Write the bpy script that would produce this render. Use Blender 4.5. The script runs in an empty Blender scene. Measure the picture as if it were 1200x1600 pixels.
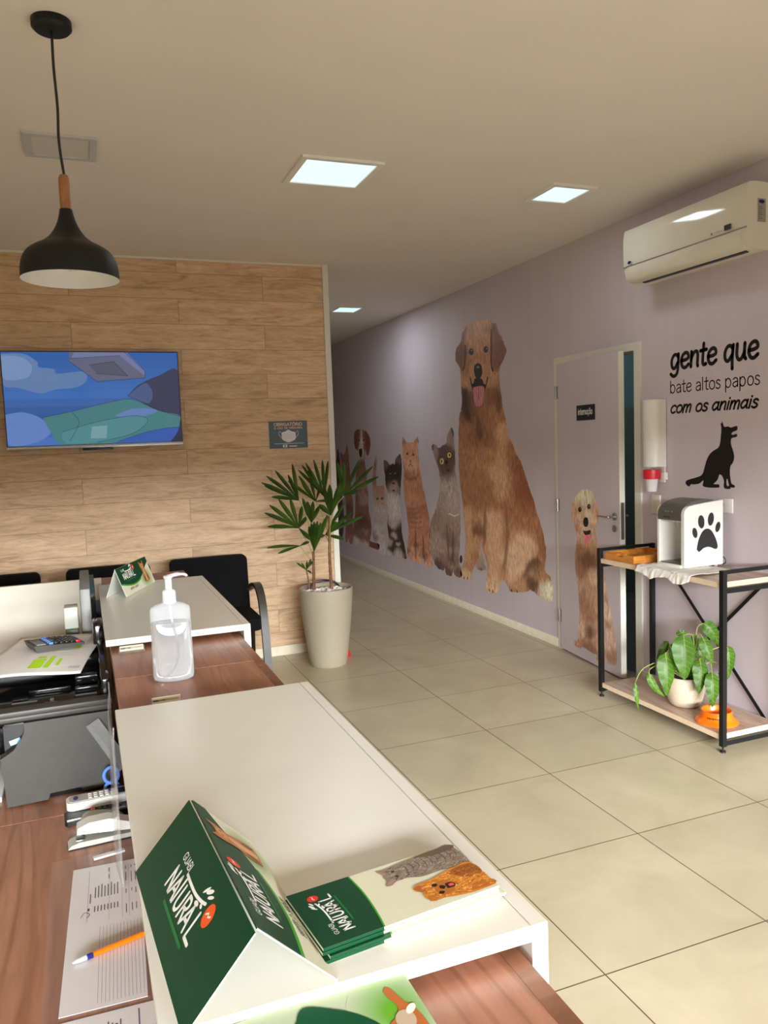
import bpy, bmesh, math, random
from mathutils import Vector, Matrix, noise
from mathutils.geometry import tessellate_polygon, delaunay_2d_cdt
random.seed(7)
PI = math.pi
SC = bpy.context.scene
COL = SC.collection

# ------------------------------------------------------------------ camera, sky, daylight, exposure
cam = bpy.data.objects.new('camera', bpy.data.cameras.new('camera'))
COL.objects.link(cam)
cr = Vector((0.931556, -0.361710, -0.037000)); cu = Vector((0.066749, 0.070094, 0.995305)); cd = Vector((0.357419, 0.929652, -0.089440))
cam.matrix_world = Matrix(((cr.x, cu.x, -cd.x, 0.0), (cr.y, cu.y, -cd.y, 0.0), (cr.z, cu.z, -cd.z, 1.54974), (0, 0, 0, 1)))
cam.data.sensor_fit = 'VERTICAL'
cam.data.sensor_height = 24.0
cam.data.sensor_width = 18.0
cam.data.lens = 1221.58 * 24.0 / 1600.0
cam.data.clip_start = 0.02
SC.camera = cam

world = bpy.data.worlds.new('sky'); SC.world = world; world.use_nodes = True
bg = world.node_tree.nodes['Background']
bg.inputs[0].default_value = (0.80, 0.90, 1.0, 1); bg.inputs[1].default_value = 0.6

def area(name, loc, target, sx, sy, power, color):
    l = bpy.data.lights.new(name, 'AREA'); l.shape = 'RECTANGLE'; l.size = sx; l.size_y = sy
    l.energy = power; l.color = color
    o = bpy.data.objects.new(name, l); COL.objects.link(o); o.location = loc
    o.rotation_euler = (Vector(target) - Vector(loc)).to_track_quat('-Z', 'Y').to_euler()
    return o
# bright overcast sky over the street, entering through the shop front behind the camera
area('sky_daylight', (0.5, -12.0, 3.7), (1.4, 5.0, 0.6), 15.0, 2.2, 15000.0, (0.972, 0.99, 1.0))

SC.view_settings.view_transform = 'Standard'
SC.view_settings.look = 'None'
SC.view_settings.gamma = 1.0
SC.view_settings.exposure = 0.0
SC.view_settings.use_curve_mapping = False
SC.cycles.use_denoising = True
SC.cycles.max_bounces = 10
SC.cycles.diffuse_bounces = 6
SC.cycles.transparent_max_bounces = 12
SC.cycles.transmission_bounces = 10
SC.cycles.caustics_refractive = False
SC.cycles.caustics_reflective = False
SC.cycles.sample_clamp_indirect = 6.0

# ------------------------------------------------------------------ helpers
def s2l(c):
    c /= 255.0
    return c / 12.92 if c <= 0.04045 else ((c + 0.055) / 1.055) ** 2.4
def rgb(r, g, b): return (s2l(r), s2l(g), s2l(b))

def nodes_of(name):
    m = bpy.data.materials.new(name); m.use_nodes = True
    nt = m.node_tree
    return m, nt, nt.nodes['Principled BSDF']
def nd(nt, kind, **kw):
    n = nt.nodes.new(kind)
    for k, v in kw.items(): setattr(n, k, v)
    return n
def mixcol(nt, a, b, fac, mode='MIX'):
    n = nd(nt, 'ShaderNodeMix', data_type='RGBA', blend_type=mode)
    for sock, v in ((0, fac), (6, a), (7, b)):
        if isinstance(v, bpy.types.NodeSocket): nt.links.new(v, n.inputs[sock])
        elif sock == 0: n.inputs[0].default_value = v
        else: n.inputs[sock].default_value = (*v, 1)
    return n.outputs[2]
def coords(nt, scale=(1, 1, 1), rot=(0, 0, 0), loc=(0, 0, 0), which='Object'):
    tc = nd(nt, 'ShaderNodeTexCoord'); mp = nd(nt, 'ShaderNodeMapping')
    mp.inputs['Scale'].default_value = scale; mp.inputs['Rotation'].default_value = rot; mp.inputs['Location'].default_value = loc
    nt.links.new(tc.outputs[which], mp.inputs[0]); return mp.outputs[0]
def tex(nt, vec, scale=5.0, detail=3.0, rough=0.5, dist=0.0):
    n = nd(nt, 'ShaderNodeTexNoise'); n.inputs['Scale'].default_value = scale; n.inputs['Detail'].default_value = detail
    n.inputs['Roughness'].default_value = rough; n.inputs['Distortion'].default_value = dist
    nt.links.new(vec, n.inputs['Vector']); return n.outputs['Fac']
def ramp(nt, fac, stops):
    n = nd(nt, 'ShaderNodeValToRGB'); e = n.color_ramp.elements
    while len(e) < len(stops): e.new(0.5)
    for i, (p, c) in enumerate(stops): e[i].position = p; e[i].color = (*c, 1)
    nt.links.new(fac, n.inputs[0]); return n.outputs[0]
def bump(nt, bs, height, strength, dist=0.01):
    b = nd(nt, 'ShaderNodeBump'); b.inputs['Strength'].default_value = strength; b.inputs['Distance'].default_value = dist
    nt.links.new(height, b.inputs['Height']); nt.links.new(b.outputs[0], bs.inputs['Normal'])

def simple(name, col, rough=0.5, var=0.06, scale=30.0, metal=0.0, coat=0.0, bmp=0.0, bscale=200.0, spec=0.5):
    m, nt, bs = nodes_of(name)
    v = coords(nt); f = tex(nt, v, scale, 3)
    lo = tuple(max(0, c * (1 - var)) for c in col); hi = tuple(min(1, c * (1 + var)) for c in col)
    nt.links.new(ramp(nt, f, [(0.3, lo), (0.7, hi)]), bs.inputs['Base Color'])
    bs.inputs['Roughness'].default_value = rough; bs.inputs['Metallic'].default_value = metal
    bs.inputs['Coat Weight'].default_value = coat; bs.inputs['Specular IOR Level'].default_value = spec
    if bmp: bump(nt, bs, tex(nt, v, bscale, 2), bmp, 0.002)
    return m
def wood_mat(name, dark, mid, light, axis='y', scale=1.0, rough=0.4, streak=26.0):
    """grain runs along the given axis"""
    m, nt, bs = nodes_of(name)
    st = {'x': (0.10, 1, 1), 'y': (1, 0.10, 1), 'z': (1, 1, 0.10)}[axis]
    v = coords(nt, tuple(k * scale for k in st))
    broad = tex(nt, v, 9, 3, 0.55, 1.2)
    fine = tex(nt, v, streak * 6, 3, 0.65, 0.3)
    c1 = ramp(nt, broad, [(0.28, dark), (0.5, mid), (0.72, light)])
    c2 = ramp(nt, fine, [(0.3, (0.62, 0.58, 0.55)), (0.62, (1, 1, 1))])
    rings = tex(nt, coords(nt, tuple(k * scale * .9 for k in st)), 4.2, 1.5, 0.4, 0.5)
    mu = nd(nt, 'ShaderNodeMath', operation='MULTIPLY'); nt.links.new(rings, mu.inputs[0]); mu.inputs[1].default_value = 150.0
    si = nd(nt, 'ShaderNodeMath', operation='SINE'); nt.links.new(mu.outputs[0], si.inputs[0])
    c3 = ramp(nt, si.outputs[0], [(0.0, (1, 1, 1)), (0.55, (1, 1, 1)), (0.95, (.80, .76, .73))])
    c = mixcol(nt, mixcol(nt, c1, c2, 0.6, 'MULTIPLY'), c3, 0.9, 'MULTIPLY')
    nt.links.new(c, bs.inputs['Base Color'])
    bs.inputs['Roughness'].default_value = rough
    return m
def glassy(name, tint, rough=0.0, ior=1.45):
    m, nt, bs = nodes_of(name)
    bs.inputs['Base Color'].default_value = (*tint, 1); bs.inputs['Roughness'].default_value = rough
    bs.inputs['Transmission Weight'].default_value = 1.0; bs.inputs['IOR'].default_value = ior
    return m
def sheer(name, tint, opacity, rough=0.05, edge=0.4):
    """thin clear plastic: mostly lets light through, with a glossy skin"""
    m = bpy.data.materials.new(name); m.use_nodes = True; nt = m.node_tree
    for n in list(nt.nodes): nt.nodes.remove(n)
    out = nd(nt, 'ShaderNodeOutputMaterial'); tr = nd(nt, 'ShaderNodeBsdfTransparent'); pr = nd(nt, 'ShaderNodeBsdfPrincipled')
    tr.inputs[0].default_value = (*tint, 1); pr.inputs['Base Color'].default_value = (*tint, 1); pr.inputs['Roughness'].default_value = rough
    fr = nd(nt, 'ShaderNodeLayerWeight'); fr.inputs[0].default_value = 0.25
    mm = nd(nt, 'ShaderNodeMath', operation='MULTIPLY_ADD'); nt.links.new(fr.outputs['Facing'], mm.inputs[0]); mm.inputs[1].default_value = edge; mm.inputs[2].default_value = opacity
    mx = nd(nt, 'ShaderNodeMixShader'); nt.links.new(mm.outputs[0], mx.inputs[0]); nt.links.new(tr.outputs[0], mx.inputs[1]); nt.links.new(pr.outputs[0], mx.inputs[2])
    nt.links.new(mx.outputs[0], out.inputs[0])
    return m
def emit(name, col, strength, rough=0.3):
    m, nt, bs = nodes_of(name)
    bs.inputs['Base Color'].default_value = (0.6, 0.6, 0.6, 1); bs.inputs['Roughness'].default_value = rough
    f = tex(nt, coords(nt), 3, 1)
    nt.links.new(ramp(nt, f, [(0.2, tuple(c * 0.97 for c in col)), (0.8, col)]), bs.inputs['Emission Color'])
    bs.inputs['Emission Strength'].default_value = strength
    return m

class MB:
    """collects shapes and links them as ONE mesh object"""
    def __init__(s): s.bm = bmesh.new()
    def box(s, x0, x1, y0, y1, z0, z1, bevel=0.0, seg=2, rz=0.0, pivot=None):
        g = bmesh.ops.create_cube(s.bm, size=1.0)['verts']
        for v in g: v.co = Vector((x0 + (v.co.x + .5) * (x1 - x0), y0 + (v.co.y + .5) * (y1 - y0), z0 + (v.co.z + .5) * (z1 - z0)))
        if bevel:
            es = {e for v in g for e in v.link_edges}
            r = bmesh.ops.bevel(s.bm, geom=list(es), offset=bevel, segments=seg, affect='EDGES', profile=0.5)
            g = list({v for f in r['faces'] for v in f.verts} | {v for v in g if v.is_valid})
        if rz:
            p = Vector(pivot or ((x0 + x1) / 2, (y0 + y1) / 2, 0)); R = Matrix.Rotation(rz, 3, 'Z')
            for v in g: q = v.co - p; v.co = p + R @ q
        return s
    def bar(s, a, b, w, h, up=(0, 0, 1)):
        a, b = Vector(a), Vector(b); d = (b - a).normalized(); U = Vector(up)
        if abs(d.dot(U)) > .95: U = Vector((1, 0, 0))
        r = d.cross(U).normalized(); u = r.cross(d).normalized()
        vs = [s.bm.verts.new(p + r * (i * w / 2) + u * (j * h / 2)) for p in (a, b) for i, j in ((-1, -1), (1, -1), (1, 1), (-1, 1))]
        for f in ((0, 3, 2, 1), (4, 5, 6, 7), (0, 1, 5, 4), (1, 2, 6, 5), (2, 3, 7, 6), (3, 0, 4, 7)): s.bm.faces.new([vs[i] for i in f])
        return s
    def tube(s, pts, r, n=10, cap=True, flat=1.0):
        pts = [Vector(p) for p in pts]; rs = r if isinstance(r, (list, tuple)) else [r] * len(pts)
        rings = []; ref = None
        for i, p in enumerate(pts):
            d = (pts[min(i + 1, len(pts) - 1)] - pts[max(i - 1, 0)]).normalized()
            if ref is None: ref = Vector((0, 0, 1)) if abs(d.z) < .9 else Vector((1, 0, 0))
            a = (ref - d * ref.dot(d)).normalized(); b = d.cross(a); ref = a
            rings.append([s.bm.verts.new(p + (a * math.cos(2 * PI * k / n) * flat + b * math.sin(2 * PI * k / n)) * rs[i]) for k in range(n)])
        for A, B in zip(rings, rings[1:]):
            for k in range(n): s.bm.faces.new((A[k], A[(k + 1) % n], B[(k + 1) % n], B[k]))
        if cap and n > 2: s.bm.faces.new(rings[0][::-1]); s.bm.faces.new(rings[-1])
        return s
    def lathe(s, prof, c=(0, 0, 0), n=40, sx=1.0, sy=1.0, cap0=False, cap1=False, rz=0.0):
        c = Vector(c); R = Matrix.Rotation(rz, 3, 'Z'); rings = []
        for r, z in prof:
            rings.append([s.bm.verts.new(c + R @ Vector((math.cos(2 * PI * k / n) * r * sx, math.sin(2 * PI * k / n) * r * sy, z))) for k in range(n)])
        for A, B in zip(rings, rings[1:]):
            for k in range(n): s.bm.faces.new((A[k], A[(k + 1) % n], B[(k + 1) % n], B[k]))
        if cap0: s.bm.faces.new(rings[0][::-1])
        if cap1: s.bm.faces.new(rings[-1])
        return s
    def prism(s, poly, a, b, fn):
        """closed 2D outline swept between depths a and b; fn(u, v, w) -> point"""
        A = [s.bm.verts.new(fn(u, v, a)) for u, v in poly]; B = [s.bm.verts.new(fn(u, v, b)) for u, v in poly]
        n = len(poly)
        for k in range(n): s.bm.faces.new((A[k], A[(k + 1) % n], B[(k + 1) % n], B[k]))
        for t in tessellate_polygon([[Vector((u, v, 0)) for u, v in poly]]):
            for V in (A, B):
                try: s.bm.faces.new([V[i] for i in t])
                except ValueError: pass
        return s
    def grid(s, fn, nu, nv):
        V = [[s.bm.verts.new(fn(i / nu, j / nv)) for j in range(nv + 1)] for i in range(nu + 1)]
        for i in range(nu):
            for j in range(nv): s.bm.faces.new((V[i][j], V[i + 1][j], V[i + 1][j + 1], V[i][j + 1]))
        return s
    def sphere(s, c, r, n=16, sc=(1, 1, 1)):
        g = bmesh.ops.create_uvsphere(s.bm, u_segments=n, v_segments=max(6, n // 2), radius=r)['verts']
        for v in g: v.co = Vector((v.co.x * sc[0], v.co.y * sc[1], v.co.z * sc[2])) + Vector(c)
        return s
    def build(s, name, mat, parent=None, smooth=True, local=False, angle=35):
        bmesh.ops.recalc_face_normals(s.bm, faces=s.bm.faces[:])
        if parent is not None and not local:
            off = Vector(parent['_w']) if '_w' in parent else Vector(parent.location)
            for v in s.bm.verts: v.co -= off
        me = bpy.data.meshes.new(name); s.bm.to_mesh(me); s.bm.free()
        if smooth:
            for p in me.polygons: p.use_smooth = True
            me.set_sharp_from_angle(angle=math.radians(angle))
        me.materials.append(mat)
        o = bpy.data.objects.new(name, me); COL.objects.link(o)
        if parent is not None: o.parent = parent; o['_w'] = tuple(off) if not local else (0, 0, 0)
        return o

class PM:
    """printed surface: flat polygons of their own ink colour, in thin layers, as ONE mesh"""
    def __init__(s): s.v = []; s.f = []; s.c = []
    def frame(s, O, U, V):
        s.O, s.U, s.V = Vector(O), Vector(U).normalized(), Vector(V); s.V = (s.V - s.U * s.V.dot(s.U)).normalized(); s.N = s.U.cross(s.V); return s
    def at(s, u, v, h): return s.O + s.U * u + s.V * v + s.N * h
    def poly(s, pts, col, h=0.0):
        b = len(s.v)
        s.v += [s.at(u, v, h) for u, v in pts]
        for t in tessellate_polygon([[Vector((u, v, 0)) for u, v in pts]]): s.f.append([b + i for i in t]); s.c.append(col)
        return s
    def ribbon(s, pts, w, col, h=0.0):
        n = len(pts); L = []; Rr = []
        for i, (x, y) in enumerate(pts):
            a = pts[max(i - 1, 0)]; b = pts[min(i + 1, n - 1)]; d = Vector((b[0] - a[0], b[1] - a[1]))
            d = d.normalized() if d.length > 1e-9 else Vector((1, 0)); L.append((x - d.y * w / 2, y + d.x * w / 2)); Rr.append((x + d.y * w / 2, y - d.x * w / 2))
        b = len(s.v); s.v += [s.at(*p, h) for p in L] + [s.at(*p, h) for p in Rr]
        for i in range(n - 1): s.f.append([b + i, b + n + i, b + n + i + 1, b + i + 1]); s.c.append(col)
        for p in (pts[0], pts[-1]): s.poly([(p[0] + w / 2 * math.cos(k * PI / 5), p[1] + w / 2 * math.sin(k * PI / 5)) for k in range(10)], col, h)
        return s
    def solid(s, pts3, faces, col):
        b = len(s.v); s.v += [Vector(p) for p in pts3]
        for f in faces: s.f.append([b + i for i in f]); s.c.append(col)
        return s
    def plate(s, u0, u1, v0, v1, t, col, h=0.0, back=None, side=None):
        P = [s.at(u, v, k) for k in (h - t, h) for u, v in ((u0, v0), (u1, v0), (u1, v1), (u0, v1))]
        s.solid(P, [(3, 2, 1, 0), (0, 1, 5, 4), (1, 2, 6, 5), (3, 0, 4, 7)], back or col); s.solid(P, [(2, 3, 7, 6)], side or back or col); return s.solid(P[4:], [(0, 1, 2, 3)], col)
    def build(s, name, mat, parent=None):
        me = bpy.data.meshes.new(name)
        off = (Vector(parent['_w']) if '_w' in parent else Vector(parent.location)) if parent is not None else Vector()
        me.from_pydata([tuple(v - off) for v in s.v], [], s.f); me.update()
        at = me.color_attributes.new('Col', 'FLOAT_COLOR', 'CORNER')
        for p, c in zip(me.polygons, s.c):
            for li in p.loop_indices: at.data[li].color = (*c, 1)
        me.materials.append(mat); o = bpy.data.objects.new(name, me); COL.objects.link(o)
        if parent is not None: o.parent = parent; o['_w'] = tuple(off)
        return o

def tag(o, label=None, cat=None, group=None, kind=None):
    for k, v in (('label', label), ('category', cat), ('group', group), ('kind', kind)):
        if v: o[k] = v
    return o
def thing(name, label, cat, loc=(0, 0, 0), rz=0.0, group=None):
    o = bpy.data.objects.new(name, None); o.empty_display_size = 0.05; COL.objects.link(o)
    o.location = loc; o.rotation_euler = (0, 0, rz); o['_w'] = tuple(loc)
    return tag(o, label, cat, group)
def struct(o): o['kind'] = 'structure'; return o
def dup(root, loc, rz, label, group=None):
    r = root.copy(); COL.objects.link(r); r.location = loc; r.rotation_euler = (0, 0, rz); tag(r, label, None, group)
    for ch in list(root.children):
        c = ch.copy(); COL.objects.link(c); c.parent = r
        for g in list(ch.children): e = g.copy(); COL.objects.link(e); e.parent = c
    return r
def smoothline(pts, n=5):
    if len(pts) < 3: return pts
    P = [pts[0]] + list(pts) + [pts[-1]]; out = []
    for i in range(1, len(P) - 2):
        for k in range(n):
            t = k / n; a, b, c, d = P[i - 1], P[i], P[i + 1], P[i + 2]
            out.append(tuple(.5 * (2 * b[j] + (c[j] - a[j]) * t + (2 * a[j] - 5 * b[j] + 4 * c[j] - d[j]) * t * t + (3 * b[j] - a[j] - 3 * c[j] + d[j]) * t ** 3) for j in range(len(b))))
    return out + [tuple(pts[-1])]
def ellip(cx, cy, rx, ry, n=24, rot=0.0):
    return [(cx + rx * math.cos(2 * PI * k / n) * math.cos(rot) - ry * math.sin(2 * PI * k / n) * math.sin(rot), cy + rx * math.cos(2 * PI * k / n) * math.sin(rot) + ry * math.sin(2 * PI * k / n) * math.cos(rot)) for k in range(n)]
def rrect(x0, x1, y0, y1, r, n=5):
    out = []
    for cx, cy, a0 in ((x1 - r, y1 - r, 0), (x0 + r, y1 - r, PI / 2), (x0 + r, y0 + r, PI), (x1 - r, y0 + r, 1.5 * PI)):
        out += [(cx + r * math.cos(a0 + k * PI / 2 / n), cy + r * math.sin(a0 + k * PI / 2 / n)) for k in range(n + 1)]
    return out

# stroke lettering: x-height (lower case) or cap height (upper case) is 1
GL = {
 'a': (.92, [[(.72, .72), (.55, .97), (.3, .94), (.11, .65), (.1, .3), (.28, .03), (.5, .12), (.7, .42)], [(.74, 1), (.72, .3), (.84, .02)]]),
 'A2': (.84, [[(.13, .84), (.35, 1.0), (.6, .92), (.68, .65), (.68, 0)], [(.68, .57), (.4, .55), (.15, .42), (.1, .18), (.3, .0), (.55, .1), (.68, .32)]]),
 'b': (.95, [[(.12, 1.5), (.12, 0)], [(.12, .3), (.32, .02), (.62, .08), (.78, .5), (.62, .93), (.35, .99), (.12, .7)]]),
 'c': (.80, [[(.72, .85), (.5, 1.0), (.22, .85), (.1, .5), (.22, .12), (.48, 0), (.72, .14)]]),
 'e': (.88, [[(.13, .5), (.5, .53), (.74, .66), (.66, .94), (.42, 1.0), (.18, .8), (.1, .42), (.25, .08), (.5, 0), (.78, .2)]]),
 'g': (.90, [[(.7, .8), (.5, .98), (.25, .9), (.1, .55), (.18, .15), (.42, .05), (.66, .4)], [(.72, 1), (.72, 0), (.6, -.4), (.32, -.5), (.08, -.34)]]),
 'i': (.36, [[(.16, 1), (.15, 0)], [(.18, 1.36), (.185, 1.38)]]),
 'l': (.36, [[(.15, 1.5), (.15, 0)]]),
 'm': (1.24, [[(.12, 1), (.12, 0)], [(.12, .55), (.3, .93), (.5, .98), (.58, .75), (.58, 0)], [(.58, .55), (.76, .93), (.96, .98), (1.05, .75), (1.05, 0)]]),
 'n': (.86, [[(.12, 1), (.12, 0)], [(.12, .5), (.33, .92), (.58, .97), (.68, .72), (.68, .2), (.72, 0)]]),
 'o': (.90, [[(.45, 1), (.2, .86), (.1, .5), (.2, .13), (.45, 0), (.7, .13), (.8, .5), (.7, .86), (.45, 1)]]),
 'p': (.95, [[(.12, 1), (.12, -.5)], [(.12, .3), (.32, .02), (.62, .08), (.78, .5), (.62, .93), (.35, .99), (.12, .7)]]),
 'q': (.92, [[(.7, .78), (.5, .98), (.25, .9), (.1, .55), (.16, .15), (.4, .03), (.68, .4)], [(.73, 1), (.7, .2), (.74, -.5)]]),
 'r': (.58, [[(.12, 1), (.12, 0)], [(.12, .5), (.28, .9), (.52, .97)]]),
 's': (.72, [[(.6, .86), (.4, 1.0), (.18, .9), (.17, .68), (.4, .52), (.6, .35), (.56, .1), (.33, 0), (.08, .13)]]),
 't': (.62, [[(.3, 1.42), (.27, .3), (.36, .03), (.56, .06)], [(.04, .96), (.56, 1.0)]]),
 'u': (.92, [[(.12, 1), (.12, .35), (.28, .03), (.5, .08), (.68, .42)], [(.7, 1), (.7, .25), (.82, .02)]]),
 'C,': (.80, [[(.72, .85), (.5, 1.0), (.22, .85), (.1, .5), (.22, .12), (.48, 0), (.72, .14)], [(.45, 0), (.5, -.2), (.35, -.4)]]),
 'a~': (.92, [[(.72, .72), (.55, .97), (.3, .94), (.11, .65), (.1, .3), (.28, .03), (.5, .12), (.7, .42)], [(.74, 1), (.74, 0)], [(.18, 1.3), (.35, 1.42), (.5, 1.32), (.7, 1.42)]]),
 'A': (.82, [[(.05, 0), (.41, 1)], [(.41, 1), (.77, 0)], [(.2, .34), (.62, .34)]]),
 'B': (.72, [[(.12, 0), (.12, 1)], [(.12, 1), (.45, .98), (.56, .78), (.45, .55), (.12, .53)], [(.12, .53), (.5, .5), (.63, .27), (.5, .03), (.12, 0)]]),
 'C': (.80, [[(.7, .8), (.5, .99), (.22, .85), (.1, .5), (.22, .14), (.5, .01), (.72, .2)]]),
 'D': (.80, [[(.12, 0), (.12, 1)], [(.12, 1), (.5, .95), (.7, .5), (.5, .05), (.12, 0)]]),
 'E': (.64, [[(.56, 1), (.12, 1)], [(.12, 1), (.12, 0)], [(.12, 0), (.56, 0)], [(.12, .52), (.5, .52)]]),
 'G': (.84, [[(.7, .82), (.5, .99), (.22, .85), (.1, .5), (.22, .14), (.5, .01), (.72, .2), (.72, .45)], [(.72, .45), (.5, .45)]]),
 'I': (.28, [[(.14, 0), (.14, 1)]]),
 'L': (.60, [[(.12, 1), (.12, 0)], [(.12, 0), (.56, 0)]]),
 'M': (.96, [[(.12, 0), (.12, 1)], [(.12, 1), (.48, .3)], [(.48, .3), (.84, 1)], [(.84, 1), (.84, 0)]]),
 'N': (.82, [[(.12, 0), (.12, 1)], [(.12, 1), (.7, 0)], [(.7, 0), (.7, 1)]]),
 'O': (.92, [[(.46, 1), (.2, .86), (.1, .5), (.2, .13), (.46, 0), (.72, .13), (.82, .5), (.72, .86), (.46, 1)]]),
 'R': (.74, [[(.12, 0), (.12, 1)], [(.12, 1), (.48, .97), (.6, .74), (.46, .52), (.12, .5)], [(.36, .5), (.66, 0)]]),
 'S': (.70, [[(.58, .86), (.38, 1.0), (.15, .9), (.15, .68), (.38, .52), (.58, .33), (.55, .1), (.32, 0), (.08, .13)]]),
 'T': (.68, [[(.34, 0), (.34, 1)], [(.04, 1), (.64, 1)]]),
 'U': (.82, [[(.12, 1), (.12, .3), (.25, .04), (.41, 0), (.57, .04), (.7, .3), (.7, 1)]]),
 'O/': (.92, [[(.46, 1), (.2, .86), (.1, .5), (.2, .13), (.46, 0), (.72, .13), (.82, .5), (.72, .86), (.46, 1)], [(.42, 1.12), (.58, 1.28)]]),
 'A/': (.82, [[(.05, 0), (.41, 1)], [(.41, 1), (.77, 0)], [(.2, .34), (.62, .34)], [(.4, 1.12), (.55, 1.28)]]),
 ' ': (.5, []),
}
def text(pm, glyphs, u0, v0, height, weight, col, h=0.0, width=None, slant=0.0, end=None):
    adv = sum(GL[g][0] for g in glyphs); k = (width / adv) if width else height
    x = 0.0
    for g in glyphs:
        w, strokes = GL[g]
        for st in strokes:
            pts = smoothline(st, 4) if len(st) > 2 else st
            pm.ribbon([(u0 + (x + px) * k + py * height * slant, v0 + py * height) for px, py in pts], weight, col, h)
        x += w
    return pm

# ------------------------------------------------------------------ materials
WHITE = rgb(236, 234, 228)
M = {}
M['white'] = simple('white_plastic', rgb(232, 230, 224), 0.35, 0.02)
M['melamine'] = simple('white_melamine', rgb(226, 224, 216), 0.28, 0.02, 12)
M['cream'] = simple('cream_panel', rgb(212, 206, 192), 0.45, 0.02, 12)
M['ceiling'] = simple('ceiling_paint', rgb(228, 221, 212), 0.9, 0.02, 2.5)
M['paint'] = simple('white_paint', rgb(222, 218, 206), 0.45, 0.02)
M['ac_white'] = simple('glossy_white_casing', rgb(216, 211, 196), 0.1, 0.02, 12, coat=0.3)
M['palegreen'] = simple('pale_green_plastic', rgb(196, 206, 196), 0.4, 0.04)
M['black'] = simple('black_plastic', rgb(24, 24, 25), 0.35, 0.1)
M['gloss_black'] = simple('gloss_black_plastic', rgb(14, 14, 15), 0.12, 0.1)
M['charcoal'] = simple('charcoal_plastic', rgb(66, 64, 60), 0.42, 0.06, 60, bmp=0.08, bscale=900)
M['grey'] = simple('grey_plastic', rgb(128, 128, 126), 0.4, 0.05)
M['lightgrey'] = simple('light_grey_plastic', rgb(190, 190, 184), 0.4, 0.04)
M['matte_black'] = simple('matte_black_metal', rgb(14, 14, 15), 0.5, 0.12, 60, spec=0.35)
M['lamp_black'] = simple('lamp_black_lacquer', rgb(13, 13, 13), 0.5, 0.1, 40, spec=0.35)
M['fabric'] = simple('black_fabric', rgb(15, 15, 17), 0.95, 0.3, 300, bmp=0.3, bscale=900, spec=0.2)
M['arm'] = simple('dark_armrest', rgb(62, 56, 52), 0.4, 0.12, 40)
M['steel'] = simple('brushed_steel', rgb(190, 188, 184), 0.25, 0.05, 80, metal=1.0)
M['silver'] = simple('silver_trim', rgb(170, 172, 174), 0.35, 0.04, 60, metal=0.8)
M['gunmetal'] = simple('gunmetal_cover', rgb(112, 110, 108), 0.35, 0.05, 50, metal=0.55)
M['red'] = simple('red_plastic', rgb(214, 30, 44), 0.3, 0.05)
M['orange'] = simple('orange_plastic', rgb(250, 118, 8), 0.28, 0.04)
M['blue'] = simple('blue_plastic', rgb(96, 140, 220), 0.35, 0.05)
M['navy'] = simple('navy_badge', rgb(34, 40, 118), 0.3, 0.05)
M['soil'] = simple('soil', rgb(60, 46, 36), 0.95, 0.4, 80)
M['pebble'] = simple('white_pebble', rgb(234, 230, 222), 0.55, 0.08, 40)
M['stone_pot'] = simple('speckled_stone_pot', rgb(164, 154, 134), 0.6, 0.16, 380, bmp=0.06, bscale=300)
M['speckle'] = simple('speckled_ceramic', rgb(204, 188, 164), 0.5, 0.16, 300)
M['towel'] = simple('white_cotton', rgb(236, 232, 224), 0.95, 0.04, 60, bmp=0.25, bscale=500)
M['paper'] = simple('white_paper', rgb(226, 224, 222), 0.8, 0.02, 20)
M['lampwood'] = wood_mat('lamp_neck_wood', rgb(128, 84, 50), rgb(160, 108, 66), rgb(178, 124, 78), 'z', 3)
M['tray'] = wood_mat('bamboo_tray', rgb(190, 118, 44), rgb(214, 140, 58), rgb(226, 158, 78), 'y', 2, 0.35)
M['walnut'] = wood_mat('walnut_laminate', rgb(140, 92, 70), rgb(172, 120, 95), rgb(190, 140, 114), 'y', 1.0, 0.33, 10)
M['walnut_x'] = wood_mat('walnut_laminate_across', rgb(112, 72, 54), rgb(146, 98, 74), rgb(164, 116, 90), 'x', 1.0, 0.35, 10)
M['ash'] = wood_mat('ash_laminate', rgb(168, 142, 124), rgb(194, 168, 148), rgb(208, 186, 166), 'y', 1.2, 0.38, 12)
M['ash_edge'] = simple('ash_edge_band', rgb(228, 204, 176), 0.45, 0.05)
M['liquid'] = glassy('clear_gel', (0.97, 0.985, 1.0), 0.0, 1.34)
M['clear'] = sheer('clear_plastic', (0.96, 0.97, 0.98), 0.10, 0.05)
M['bottle'] = sheer('clear_bottle', (0.93, 0.96, 0.99), 0.22, 0.06)
M['frost'] = sheer('frosted_plastic', (0.93, 0.95, 0.98), 0.34, 0.25)
M['film'] = sheer('clear_film', (0.98, 0.98, 0.98), 0.01, 0.12, 0.10)
M['pane'] = sheer('shopfront_pane', (0.97, 0.98, 0.98), 0.0, 0.02)
M['panel_light'] = emit('led_diffuser', (0.66, 0.92, 1.0), 1.0)
M['leaf'] = simple('lily_leaf', rgb(58, 98, 10), 0.38, 0.22, 20, spec=0.3)
M['palmleaf'] = simple('palm_leaf', rgb(46, 72, 18), 0.45, 0.4, 9, spec=0.25)
M['petiole'] = simple('leaf_stalk', rgb(150, 158, 84), 0.5, 0.15)
M['cane'] = simple('palm_cane', rgb(122, 82, 58), 0.85, 0.4, 55, bmp=0.6, bscale=120)
M['skirting'] = simple('cream_skirting', rgb(228, 220, 198), 0.4, 0.06, 18)
M['teal_wall'] = simple('teal_wall_paint', rgb(104, 134, 140), 0.8, 0.04, 4)
M['grey_wall'] = simple('grey_wall_paint', rgb(104, 112, 104), 0.7, 0.04, 4)

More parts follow.
